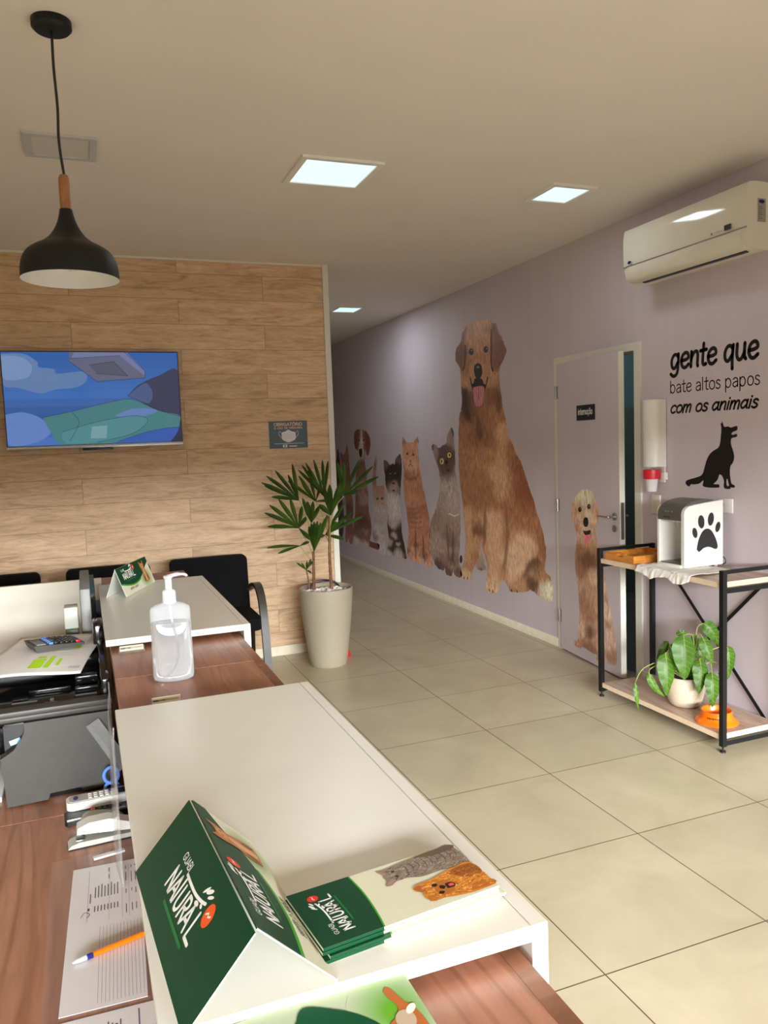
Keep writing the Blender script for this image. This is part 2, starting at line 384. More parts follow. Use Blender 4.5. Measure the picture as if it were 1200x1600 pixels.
def print_mat(name, rough=0.45, em=0.0, spec=0.4, fur=False):
    m, nt, bs = nodes_of(name)
    a = nd(nt, 'ShaderNodeAttribute', attribute_name='Col'); c = a.outputs['Color']
    f = tex(nt, coords(nt), 40, 2)
    c = mixcol(nt, c, ramp(nt, f, [(0.3, (.97, .97, .97)), (0.7, (1, 1, 1))]), 1.0, 'MULTIPLY')
    if fur:
        v = coords(nt, (1, 1, .22)); g = tex(nt, v, 90, 4, 0.65, 1.0)
        c = mixcol(nt, c, ramp(nt, g, [(0.25, (.58, .55, .52)), (0.5, (.95, .95, .95)), (0.75, (1.32, 1.3, 1.26))]), 1.0, 'MULTIPLY')
    nt.links.new(c, bs.inputs['Base Color'])
    bs.inputs['Roughness'].default_value = rough; bs.inputs['Specular IOR Level'].default_value = spec
    if em: nt.links.new(c, bs.inputs['Emission Color']); bs.inputs['Emission Strength'].default_value = em; bs.inputs['Base Color'].default_value = (.02, .02, .02, 1); nt.links.remove(bs.inputs['Base Color'].links[0])
    return m
M['print'] = print_mat('printed_card', 0.42, spec=0.22)
M['vinyl'] = print_mat('vinyl_sticker', 0.45)
M['mural'] = print_mat('mural_print', 0.5, fur=True)
M['screen'] = print_mat('television_picture', 0.12, em=0.62)

# lavender mural wall
m, nt, bs = nodes_of('lavender_wall'); v = coords(nt); f = tex(nt, v, 1.6, 3); f2 = tex(nt, coords(nt, (1, 14, .2)), 1.0, 2)
c = ramp(nt, f, [(0.3, rgb(204, 192, 200)), (0.7, rgb(210, 198, 206))])
nt.links.new(mixcol(nt, c, ramp(nt, f2, [(0.3, (.97, .965, .975)), (0.7, (1, 1, 1))]), 1.0, 'MULTIPLY'), bs.inputs['Base Color'])
bs.inputs['Roughness'].default_value = 0.62; bs.inputs['Specular IOR Level'].default_value = 0.3; M['lavender'] = m

# oak plank cladding (planks run along x)
m, nt, bs = nodes_of('oak_plank_cladding'); v = coords(nt, rot=(PI / 2, 0, 0))
sx = nd(nt, 'ShaderNodeSeparateXYZ'); tc = nd(nt, 'ShaderNodeTexCoord'); nt.links.new(tc.outputs['Object'], sx.inputs[0])
cb = nd(nt, 'ShaderNodeCombineXYZ'); nt.links.new(sx.outputs[0], cb.inputs[0]); nt.links.new(sx.outputs[2], cb.inputs[1])
br = nd(nt, 'ShaderNodeTexBrick'); nt.links.new(cb.outputs[0], br.inputs['Vector'])
br.offset = 0.46; br.offset_frequency = 2
for k, val in (('Scale', 1.0), ('Mortar Size', 0.0012), ('Mortar Smooth', 0.2), ('Bias', 0.0), ('Brick Width', 1.29), ('Row Height', 0.172)): br.inputs[k].default_value = val
br.inputs['Color1'].default_value = (0, 0, 0, 1); br.inputs['Color2'].default_value = (1, 1, 1, 1); br.inputs['Mortar'].default_value = (.5, .5, .5, 1)
# each plank samples its own patch of grain
shift = nd(nt, 'ShaderNodeVectorMath', operation='MULTIPLY_ADD'); nt.links.new(br.outputs['Color'], shift.inputs[0]); shift.inputs[1].default_value = (7, 13, 5)
mp = nd(nt, 'ShaderNodeMapping'); mp.inputs['Scale'].default_value = (0.16, 1, 1); nt.links.new(cb.outputs[0], mp.inputs[0]); nt.links.new(mp.outputs[0], shift.inputs[2])
g1 = tex(nt, shift.outputs[0], 16, 4, 0.6, 1.6); g2 = tex(nt, shift.outputs[0], 90, 3, 0.7, 0.4)
g3 = tex(nt, cb.outputs[0], 3.2, 2, 0.5)
wood = ramp(nt, g1, [(0.25, rgb(176, 142, 110)), (0.45, rgb(212, 178, 142)), (0.58, rgb(222, 190, 154)), (0.75, rgb(232, 203, 170))])
wood = mixcol(nt, wood, ramp(nt, g2, [(0.32, (.66, .63, .60)), (0.55, (1, 1, 1))]), 0.55, 'MULTIPLY')
wood = mixcol(nt, wood, ramp(nt, br.outputs['Color'], [(0.0, (.90, .89, .88)), (1.0, (1.04, 1.03, 1.02))]), 1.0, 'MULTIPLY')
kn = tex(nt, shift.outputs[0], 7.5, 1, 0.4)
wood = mixcol(nt, wood, rgb(112, 74, 48), ramp(nt, kn, [(0.755, (0, 0, 0)), (0.80, (.7, .7, .7))]))
wood = mixcol(nt, wood, rgb(112, 82, 58), br.outputs['Fac'])
nt.links.new(wood, bs.inputs['Base Color']); bs.inputs['Roughness'].default_value = 0.42; bs.inputs['Specular IOR Level'].default_value = 0.35
M['oak'] = m

# beige porcelain tiles, 61 cm
m, nt, bs = nodes_of('beige_porcelain_tiles'); v = coords(nt, loc=(-1.3083 + 6.1, -4.2076 + 12.2, 0))
br = nd(nt, 'ShaderNodeTexBrick'); nt.links.new(v, br.inputs['Vector']); br.offset = 0.0; br.squash = 1.0
for k, val in (('Scale', 1.0), ('Mortar Size', 0.0022), ('Mortar Smooth', 0.1), ('Bias', 0.0), ('Brick Width', 0.61), ('Row Height', 0.61)): br.inputs[k].default_value = val
br.inputs['Color1'].default_value = (.97, .97, .97, 1); br.inputs['Color2'].default_value = (1.03, 1.03, 1.03, 1)
cl = tex(nt, coords(nt), 2.6, 5, 0.62, 0.6)
tile = ramp(nt, cl, [(0.25, rgb(176, 163, 137)), (0.5, rgb(187, 175, 148)), (0.75, rgb(198, 186, 160))])
tile = mixcol(nt, tile, br.outputs['Color'], 1.0, 'MULTIPLY'); tile = mixcol(nt, tile, rgb(92, 74, 54), br.outputs['Fac'])
nt.links.new(tile, bs.inputs['Base Color'])
r2 = nd(nt, 'ShaderNodeMapRange'); nt.links.new(cl, r2.inputs[0]); r2.inputs[3].default_value = 0.24; r2.inputs[4].default_value = 0.36
nt.links.new(r2.outputs[0], bs.inputs['Roughness']); bs.inputs['Specular IOR Level'].default_value = 0.45
M['tiles'] = m
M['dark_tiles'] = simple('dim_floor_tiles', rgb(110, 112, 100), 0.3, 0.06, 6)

# ------------------------------------------------------------------ the room
XW, YW, H = 3.196, 5.602, 2.85          # mural wall, oak wall, ceiling
YF = -3.4                                # shop front behind the camera
YE = 11.6                                # corridor end
XL = -3.2
struct(MB().box(XL, XW + .06, YF - .12, YE, -.1, 0).build('floor', M['tiles'], smooth=False))
struct(MB().box(XL, XW + .12, YF - .12, YE, H, H + .1).build('ceiling', M['ceiling'], smooth=False))
DY0, DY1, DZ = 3.935, 4.775, 2.06        # doorway
mb = MB(); mb.box(XW, XW + .12, YF, DY0, 0, H); mb.box(XW, XW + .12, DY1, YE, 0, H); mb.box(XW, XW + .12, DY0, DY1, DZ, H)
struct(mb.build('wall_right', M['lavender'], smooth=False))
struct(MB().box(XL, 1.735, YW, YW + .12, 0, H).build('wall_back', M['oak'], smooth=False))
struct(MB().box(1.62, 1.74, YW + .12, YE, 0, H).build('wall_corridor', M['paint'], smooth=False))
struct(MB().box(1.62, XW + .12, YE, YE + .1, 0, H).build('wall_corridor_end', M['paint'], smooth=False))
struct(MB().box(XL - .12, XL, YF - .12, YW + .12, 0, H).build('wall_left', M['paint'], smooth=False))
# shop front: sill-less glazing from the left pier to the mural wall, header above
WX0, WX1, WZ = -1.9, 3.1, 2.1
mb = MB(); mb.box(XL, WX0, YF - .12, YF, 0, H); mb.box(WX1, XW + .12, YF - .12, YF, 0, H); mb.box(WX0, WX1, YF - .12, YF, WZ, H)
struct(mb.build('wall_front', M['paint'], smooth=False))
win = bpy.data.objects.new('window_1', None); COL.objects.link(win); win.location = (1.1, YF - .06, 0); win['_w'] = (1.1, YF - .06, 0); struct(win)
mb = MB()
for x in (WX0 + .03, -.25, 1.45, WX1 - .03): mb.box(x - .03, x + .03, YF - .1, YF - .02, 0, WZ)
mb.box(WX0, WX1, YF - .1, YF - .02, 0, .06); mb.box(WX0, WX1, YF - .1, YF - .02, WZ - .06, WZ)
mb.build('window_frame', M['silver'], win, smooth=False)
MB().box(WX0, WX1, YF - .064, YF - .058, .06, WZ - .06).build('window_pane', M['pane'], win, smooth=False)
# white end trim of the oak wall, skirtings
struct(MB().box(1.735, 1.778, YW - .012, YW + .13, 0, H).build('trim_1', M['paint'], smooth=False))
struct(MB().box(XL, 1.735, YW - .014, YW, 0, .072, .003).build('baseboard_back', M['skirting']))
mb = MB(); mb.box(XW - .013, XW, YF, DY0 - .045, 0, .065, .003); mb.box(XW - .013, XW, DY1 + .045, YE, 0, .065, .003)
struct(mb.build('baseboard_right', M['skirting']))
struct(MB().box(XL, 1.735, YW - .006, YW, H - .012, H).build('trim_2', M['paint'], smooth=False))
# the room behind the door
mb = MB(); mb.box(5.6, 5.7, 2.2, 6.2, 0, H); mb.box(XW + .12, 5.7, 6.2, 6.3, 0, H); mb.box(XW + .12, 5.7, 2.1, 2.2, 0, H)
struct(mb.build('wall_inner_room', M['teal_wall'], smooth=False))
struct(MB().box(5.58, 5.6, 2.2, 6.18, 0, 1.79).box(XW + .12, 5.58, 6.18, 6.2, 0, 1.79).build('trim_3', M['grey_wall'], smooth=False))
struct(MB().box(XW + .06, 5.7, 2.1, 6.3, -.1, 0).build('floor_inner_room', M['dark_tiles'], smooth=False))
struct(MB().box(XW + .12, 5.7, 2.1, 6.3, H, H + .1).build('ceiling_inner_room', M['ceiling'], smooth=False))
inner = bpy.data.lights.new('inner_room_fill', 'POINT'); inner.energy = 13; inner.color = (.8, .95, 1); inner.shadow_soft_size = .2  # unseen fill light, added to brighten the walls behind the door
io = bpy.data.objects.new('inner_room_fill', inner); COL.objects.link(io); io.location = (4.6, 4.9, 2.7)

# door frame + leaf (ajar)
door = bpy.data.objects.new('door_1', None); COL.objects.link(door); door.location = (XW, DY1, 0); door['_w'] = (XW, DY1, 0); struct(door)
mb = MB()
for y0, y1 in ((DY0 - .045, DY0 + .012), (DY1 - .012, DY1 + .035)): mb.box(XW - .012, XW + .125, y0, y1, 0, DZ + .035)
mb.box(XW - .012, XW + .125, DY0 + .012, DY1 - .012, DZ - .012, DZ + .035)
mb.build('door_frame', M['paint'], door, smooth=False)
HX, HY, FX, FY = 3.172, 4.760, 3.085, 3.968
dv = Vector((FX - HX, FY - HY, 0)).normalized(); dn = Vector((dv.y, -dv.x, 0)); LEN = (Vector((FX, FY, 0)) - Vector((HX, HY, 0))).length
if dn.x > 0: dn = -dn                                   # points into the room
def dpt(u, z, n=0.0): return Vector((HX, HY, 0)) + dv * u + dn * n + Vector((0, 0, z))
def dbox(mb, u0, u1, z0, z1, n0, n1):
    vs = [mb.bm.verts.new(dpt(u, z, n)) for n in (n0, n1) for u, z in ((u0, z0), (u1, z0), (u1, z1), (u0, z1))]
    for f in ((0, 3, 2, 1), (4, 5, 6, 7), (0, 1, 5, 4), (1, 2, 6, 5), (2, 3, 7, 6), (3, 0, 4, 7)): mb.bm.faces.new([vs[i] for i in f])
    return mb
leaf = dbox(MB(), 0, LEN, .012, 2.045, -.036, 0).build('door_leaf', M['lavender'], door, smooth=False)
mb = MB(); dbox(mb, LEN, LEN + .003, .012, 2.045, -.037, .0005); mb.build('door_edge', M['paint'], leaf, smooth=False)
for z in (.25, 1.05, 1.85):
    mb = MB()
    mb.tube([dpt(-.006, z - .045, .006), dpt(-.006, z + .045, .006)], .007, 8)
    dbox(mb, -.004, .018, z - .045, z + .045, .0, .0015)
    mb.build('hinge', M['steel'], leaf)
mb = MB(); c0 = dpt(LEN - .05, 1.03)
mb.tube([c0, c0 + dn * .008], .024, 16); mb.tube([c0 + dn * .008, c0 + dn * .05], .009, 10)
mb.tube([c0 + dn * .05, c0 + dn * .055 - dv * .03, c0 + dn * .055 - dv * .115], [.009, .009, .008], 10, flat=.7)
cb_ = c0 - dn * .036; mb.tube([cb_, cb_ - dn * .05, cb_ - dn * .055 - dv * .1], .009, 10)
mb.build('door_handle', M['steel'], leaf)
c1 = dpt(LEN - .05, .955); MB().tube([c1, c1 + dn * .008], .022, 16).build('lock_cylinder', M['steel'], leaf)
mb = MB(); dbox(mb, LEN + .003, LEN + .0045, .89, 1.12, -.029, -.008); mb.build('lock_plate', M['gunmetal'], leaf)
pm = PM().frame(dpt(.285, 1.643, .004), dv, (0, 0, 1)); 
pm.plate(0, .235, 0, .1, .004, rgb(16, 16, 17), 0.0)
if pm.N.dot(dn) < 0: pm.N = -pm.N
text(pm, ['i', 'n', 't', 'e', 'r', 'n', 'a', 'C,', 'a~', 'o'], .02, .038, .026, .0062, rgb(225, 225, 218), .0006, width=.19)
pm.build('door_sign', M['vinyl'], leaf)

# ------------------------------------------------------------------ mural animals (flat prints)
ANIM = {"golden":{"outline":[[-2.3257,2.5399],[-2.2078,2.5279],[-2.126,2.5183],[-2.0568,2.486],[-1.9856,2.4568],[-1.9573,2.3995],[-1.9075,2.3471],[-1.8707,2.2896],[-1.8345,2.2251],[-1.8758,2.1772],[-1.9399,2.1158],[-1.9579,2.064],[-1.9526,1.9792],[-1.9299,1.8701],[-1.915,1.7925],[-1.8819,1.7142],[-1.8551,1.6368],[-1.8431,1.5677],[-1.7857,1.5134],[-1.7308,1.4223],[-1.6611,1.3625],[-1.5945,1.2593],[-1.5296,1.1432],[-1.4782,1.0575],[-1.428,0.9583],[-1.3658,0.847],[-1.33,0.7492],[-1.3204,0.6489],[-1.3369,0.545],[-1.274,0.4961],[-1.233,0.4304],[-1.2408,0.3425],[-1.293,0.3042],[-1.3702,0.3345],[-1.4502,0.3355],[-1.5315,0.3593],[-1.6165,0.3376],[-1.7335,0.3103],[-1.854,0.298],[-1.8983,0.3385],[-1.9593,0.369],[-2.024,0.3428],[-2.0533,0.268],[-2.1604,0.227],[-2.2617,0.23],[-2.2833,0.277],[-2.2375,0.368],[-2.2485,0.4833],[-2.3115,0.5926],[-2.3438,0.6394],[-2.3848,0.5333],[-2.4617,0.438],[-2.5282,0.3597],[-2.5622,0.285],[-2.6764,0.2675],[-2.745,0.2839],[-2.7489,0.346],[-2.686,0.4257],[-2.6389,0.5724],[-2.6419,0.7121],[-2.66,0.8503],[-2.6772,1.0062],[-2.708,1.1268],[-2.7301,1.2656],[-2.728,1.4222],[-2.7181,1.5779],[-2.6931,1.732],[-2.6499,1.8154],[-2.6323,1.9162],[-2.6427,2.0522],[-2.6466,2.1706],[-2.6897,2.2088],[-2.7359,2.2646],[-2.7071,2.3545],[-2.6209,2.4024],[-2.5983,2.466],[-2.5034,2.5183],[-2.3955,2.5346]]
,"base":[150,98,62]
,"blobs":[[-2.2447,2.4642,0.1949,0.0943,[172,124,84]],[-2.2524,2.3226,0.1317,0.0632,[160,108,66]],[-2.3102,2.2016,0.1077,0.0512,[140,88,50]],[-2.6271,2.3029,0.0955,0.0433,[84,46,36]],[-1.9196,2.2201,0.1081,0.0544,[112,60,44]],[-2.0183,2.4311,0.0927,0.0456,[140,92,62]],[-2.4706,2.4645,0.0913,0.0421,[150,105,68]],[-2.1597,2.1853,0.0905,0.0438,[158,108,66]],[-2.4523,2.1678,0.1051,0.049,[130,84,50]],[-2.1181,2.0398,0.0833,0.0407,[165,118,80]],[-2.4957,2.0399,0.0854,0.0396,[150,108,70]],[-2.5961,1.8969,0.124,0.0571,[66,42,34]],[-2.5124,1.7581,0.1285,0.0601,[76,48,36]],[-2.2836,1.7477,0.1338,0.0647,[128,86,54]],[-2.0457,1.8777,0.0942,0.0467,[112,68,44]],[-2.1334,1.7409,0.0967,0.0475,[150,102,62]],[-2.594,1.6263,0.1459,0.0678,[140,92,58]],[-2.3635,1.5542,0.1372,0.0659,[120,76,52]],[-2.3204,1.3893,0.1691,0.0823,[164,114,78]],[-1.9182,1.5925,0.0731,0.037,[186,140,100]],[-2.6461,1.3878,0.1265,0.0585,[146,100,68]],[-1.996,1.265,0.1242,0.0632,[186,146,106]],[-1.9406,1.1096,0.0923,0.0473,[176,134,98]],[-2.3718,1.0898,0.1722,0.0838,[140,94,62]],[-1.693,1.287,0.1137,0.0604,[128,74,46]],[-1.5869,1.096,0.1373,0.0748,[122,66,40]],[-1.8222,1.0223,0.0893,0.0466,[148,98,64]],[-1.4847,0.8804,0.1178,0.0653,[146,92,58]],[-1.4091,0.7406,0.105,0.0589,[130,76,46]],[-1.6016,0.7198,0.1224,0.0669,[176,134,98]],[-1.6644,0.5755,0.125,0.0678,[194,158,124]],[-1.8027,0.4323,0.1013,0.0537,[180,140,104]],[-1.7312,0.3652,0.0877,0.047,[160,116,80]],[-2.1462,0.8404,0.1176,0.0589,[184,146,112]],[-2.1237,0.6306,0.1172,0.0592,[176,130,92]],[-2.1327,0.4492,0.1113,0.0563,[168,118,80]],[-2.167,0.2956,0.0995,0.0502,[196,160,122]],[-2.5296,0.843,0.1091,0.0517,[168,122,86]],[-2.5058,0.6219,0.0873,0.0416,[172,128,92]],[-2.5905,0.4383,0.0968,0.0459,[160,112,76]],[-2.655,0.3062,0.0911,0.0429,[196,158,122]],[-1.4968,0.5523,0.0708,0.039,[96,58,38]],[-1.5295,0.4125,0.0716,0.0395,[70,44,32]],[-1.3646,0.4971,0.0627,0.0354,[150,106,74]],[-1.3031,0.3899,0.0768,0.044,[206,188,164]],[-1.9658,0.5685,0.0752,0.0386,[190,158,128]],[-2.4372,1.1877,0.1406,0.0674,[150,102,68]],[-2.4073,0.7681,0.0778,0.0374,[96,60,42]]]
,"feats":[[[[-2.5686,2.528],[-2.4851,2.5237],[-2.5372,2.441],[-2.5597,2.3116],[-2.5888,2.1983],[-2.6215,2.1513],[-2.6718,2.19],[-2.7288,2.2554],[-2.6995,2.3536],[-2.6204,2.4107]],[104,62,44],0.045],[[[-2.0571,2.4799],[-1.9858,2.4538],[-1.9606,2.3954],[-1.9138,2.3435],[-1.8738,2.287],[-1.8406,2.2228],[-1.8849,2.1783],[-1.9426,2.1237],[-1.9944,2.0844],[-2.0438,2.1077],[-2.0652,2.1906],[-2.0456,2.3274]],[112,64,46],0.045],[[[-2.4513,2.1841],[-2.3572,2.2261],[-2.2616,2.2155],[-2.1515,2.153],[-2.1173,2.0554],[-2.1547,1.964],[-2.4628,1.9877],[-2.4928,2.0893]],[160,112,72],0.045],[[[-2.6159,1.9994],[-2.5359,1.9766],[-2.5085,1.8247],[-2.4514,1.6889],[-2.5519,1.7094],[-2.6263,1.8311]],[60,38,30],0.045],[[[-2.0008,1.9522],[-1.9593,1.9028],[-1.9335,1.7935],[-1.9736,1.7337],[-2.0273,1.7986]],[92,56,38],0.045],[[[-2.349,1.7507],[-2.2872,1.683],[-2.2567,1.5523],[-2.327,1.5208],[-2.3843,1.6206]],[92,56,38],0.045],[[[-2.2471,0.964],[-2.2251,0.8668],[-2.2474,0.6996],[-2.2872,0.5954],[-2.3078,0.7269],[-2.2868,0.862]],[112,72,48],0.045],[[[-2.2183,0.8674],[-2.0127,0.9153],[-1.9836,0.7263],[-2.0191,0.5135],[-2.052,0.3628],[-2.1662,0.3123],[-2.222,0.4036],[-2.2244,0.6192]],[186,144,106],0.09],[[[-1.8671,0.691],[-1.6557,0.79],[-1.4885,0.7765],[-1.4375,0.6934],[-1.578,0.6017],[-1.7279,0.4434],[-1.8813,0.373],[-1.8897,0.5305]],[192,156,122],0.1],[[[-1.9781,1.6407],[-1.8688,1.6678],[-1.8441,1.5448],[-1.9362,1.2038],[-2.0355,1.1052],[-2.0552,1.3589]],[182,138,98],0.09],[[[-2.676,0.9015],[-2.5236,0.9463],[-2.5008,0.7083],[-2.5519,0.4607],[-2.6744,0.4272],[-2.6374,0.6601]],[176,132,94],0.06],[[[-1.8956,1.0804],[-1.8719,0.9257],[-1.8589,0.739],[-1.8968,0.5771],[-1.9479,0.4108],[-1.9624,0.5049],[-1.9082,0.734],[-1.9182,0.9223]],[120,78,50],0.045],[[[-1.4396,0.6341],[-1.3876,0.5966],[-1.5244,0.5486],[-1.6416,0.4255],[-1.6693,0.452],[-1.5792,0.5714]],[96,58,38],0.045],[[[-2.3817,2.2871],[-2.3869,2.2751],[-2.4,2.2664],[-2.4187,2.2629],[-2.4391,2.2653],[-2.4572,2.2731],[-2.4694,2.2847],[-2.4733,2.298],[-2.4679,2.3102],[-2.4545,2.3188],[-2.4357,2.3222],[-2.4154,2.3197],[-2.3974,2.3118],[-2.3854,2.3002]],[38,26,24]],[[[-2.1288,2.2758],[-2.1332,2.2648],[-2.1445,2.2569],[-2.1605,2.2537],[-2.178,2.2557],[-2.1936,2.2627],[-2.2041,2.2733],[-2.2074,2.2854],[-2.2029,2.2965],[-2.1914,2.3044],[-2.1753,2.3075],[-2.1578,2.3053],[-2.1424,2.2983],[-2.132,2.2877]],[36,26,24]],[[[-2.4056,2.2997],[-2.4068,2.297],[-2.4098,2.2951],[-2.4141,2.2944],[-2.4188,2.2949],[-2.4229,2.2967],[-2.4257,2.2993],[-2.4266,2.3022],[-2.4254,2.3049],[-2.4224,2.3068],[-2.4181,2.3075],[-2.4134,2.307],[-2.4092,2.3052],[-2.4064,2.3026]],[120,110,105]],[[[-2.1447,2.284],[-2.1458,2.2814],[-2.1486,2.2796],[-2.1526,2.2789],[-2.157,2.2794],[-2.1608,2.2811],[-2.1635,2.2836],[-2.1643,2.2864],[-2.1632,2.289],[-2.1603,2.2908],[-2.1563,2.2916],[-2.152,2.291],[-2.1481,2.2893],[-2.1455,2.2868]],[120,110,105]],[[[-2.3907,2.129],[-2.3744,2.168],[-2.3249,2.1838],[-2.2708,2.1717],[-2.2452,2.1436],[-2.2413,2.0905],[-2.2701,2.0596],[-2.3185,2.051],[-2.3592,2.0675]],[26,20,22]],[[[-2.2823,2.1473],[-2.2856,2.1428],[-2.2943,2.1397],[-2.3068,2.1388],[-2.3205,2.1402],[-2.3327,2.1436],[-2.3411,2.1483],[-2.3439,2.1535],[-2.3406,2.1581],[-2.3317,2.1611],[-2.3192,2.162],[-2.3055,2.1606],[-2.2934,2.1572],[-2.2851,2.1525]],[96,84,84]],[[[-2.3806,2.0596],[-2.2571,2.0488],[-2.2191,2.004],[-2.1797,1.9913],[-2.201,1.9676],[-2.2709,1.9826],[-2.3918,1.9855],[-2.4276,1.9784],[-2.4399,2.0122],[-2.4038,2.0224]],[32,20,22]],[[[-2.4059,1.9866],[-2.3219,1.9898],[-2.2204,1.9786],[-2.2168,1.9209],[-2.226,1.8735],[-2.2554,1.8303],[-2.3142,1.8174],[-2.3758,1.8339],[-2.4037,1.9012]],[168,98,104]],[[[-2.3156,1.9796],[-2.3019,1.9785],[-2.3072,1.8819],[-2.3175,1.8825]],[134,72,80]],[[[-2.1566,2.0558],[-2.1373,2.0478],[-2.1736,1.9813],[-2.1953,1.948],[-2.2083,1.9554],[-2.1794,1.9976]],[60,34,26]],[[[-2.4647,2.0769],[-2.4505,2.0756],[-2.4257,2.0111],[-2.4064,1.9768],[-2.428,1.9718],[-2.4533,2.0265]],[60,34,26]],[[[-2.0791,2.4246],[-2.06,2.4218],[-2.0598,2.2984],[-2.0732,2.1604],[-2.0444,2.0954],[-2.0702,2.0917],[-2.0924,2.1624],[-2.0885,2.302]],[70,38,30]],[[[-2.5494,2.36],[-2.5277,2.3573],[-2.5448,2.1938],[-2.5919,2.1485],[-2.6062,2.1566],[-2.5657,2.2126]],[80,46,32]],[[[-2.6912,0.2777],[-2.6781,0.3028],[-2.6721,0.2753]],[40,28,24]],[[[-2.6223,0.2828],[-2.6132,0.3088],[-2.6034,0.2839]],[40,28,24]],[[[-2.2169,0.2408],[-2.2087,0.2689],[-2.2,0.2403]],[40,28,24]],[[[-2.1566,0.2376],[-2.1484,0.2688],[-2.1398,0.2404]],[40,28,24]],[[[-1.8477,0.3022],[-1.8346,0.3234],[-1.8233,0.3031]],[40,28,24]],[[[-1.7572,0.3079],[-1.7502,0.3341],[-1.7393,0.3109]],[40,28,24]]]},"golden_paw":{"outline":[[-2.4243,0.6562],[-2.3758,0.6326],[-2.3362,0.5864],[-2.3047,0.5263],[-2.274,0.4548],[-2.2551,0.4223],[-2.297,0.4097],[-2.3745,0.3987],[-2.431,0.4079],[-2.4498,0.4568],[-2.4233,0.5456]]
,"base":[150,126,116]
,"blobs":[[-2.3643,0.5865,0.2065,0.1022,[168,142,130]],[-2.3531,0.4695,0.1046,0.0512,[140,112,98]],[-2.3562,0.4115,0.0282,0.0137,[70,50,44]]]
,"feats":[]},"burmese":{"outline":[[-2.8511,1.6618],[-2.8284,1.6376],[-2.8136,1.6051],[-2.8085,1.4981],[-2.7993,1.4553],[-2.7942,1.3482],[-2.8046,1.2621],[-2.7798,1.1982],[-2.7389,1.0925],[-2.7185,0.9649],[-2.732,0.7488],[-2.7542,0.5841],[-2.7808,0.4282],[-2.7374,0.3575],[-2.7295,0.2932],[-2.815,0.2695],[-2.8987,0.3016],[-2.8951,0.3578],[-2.9246,0.2866],[-2.964,0.2584],[-3.0656,0.2661],[-3.0878,0.32],[-3.1159,0.2909],[-3.1951,0.2913],[-3.3016,0.3139],[-3.3398,0.3557],[-3.4094,0.4295],[-3.4194,0.5938],[-3.3804,0.7383],[-3.2902,0.8382],[-3.2005,0.9587],[-3.1524,1.0746],[-3.138,1.1653],[-3.149,1.2324],[-3.1883,1.3105],[-3.2494,1.3892],[-3.3031,1.4688],[-3.2949,1.5052],[-3.2273,1.5056],[-3.1243,1.4678],[-3.0704,1.4952],[-2.9802,1.5108],[-2.9506,1.5757],[-2.8967,1.6395]]
,"base":[142,118,104]
,"blobs":[[-3.2184,1.4458,0.0795,0.0339,[118,94,92]],[-2.8649,1.5633,0.0485,0.0215,[122,100,96]],[-2.8136,1.6051,0.0336,0.0149,[58,42,40]],[-3.2977,1.4688,0.0434,0.0183,[62,46,44]],[-3.0595,1.4674,0.0763,0.0332,[100,78,70]],[-2.9633,1.3904,0.0992,0.0439,[74,54,48]],[-2.8276,1.3909,0.0482,0.0215,[92,72,64]],[-3.1462,1.3448,0.0626,0.027,[98,76,66]],[-3.0229,1.2576,0.1007,0.0444,[96,74,66]],[-3.0013,1.2028,0.0904,0.0399,[120,98,90]],[-2.909,1.0851,0.1463,0.066,[162,142,134]],[-2.8682,0.9559,0.1449,0.0659,[160,140,130]],[-3.1194,0.9859,0.1036,0.0453,[140,116,104]],[-3.2689,0.7591,0.1342,0.0581,[132,106,92]],[-2.9296,0.7756,0.1234,0.0557,[140,114,100]],[-2.8126,0.6871,0.0962,0.044,[138,110,94]],[-2.94,0.6194,0.0994,0.0449,[110,84,72]],[-3.3136,0.5227,0.1092,0.0471,[150,126,114]],[-3.0981,0.5464,0.0779,0.0344,[146,114,96]],[-3.0302,0.4071,0.0767,0.0342,[128,96,80]],[-3.013,0.2851,0.0766,0.0343,[92,62,52]],[-2.8288,0.433,0.0729,0.0334,[122,90,76]],[-2.7884,0.3064,0.0627,0.0288,[92,62,52]],[-3.2195,0.325,0.107,0.0469,[78,54,46]],[-2.9282,0.4202,0.05,0.0225,[72,52,46]],[-3.3484,0.4251,0.0829,0.0356,[140,116,104]]]
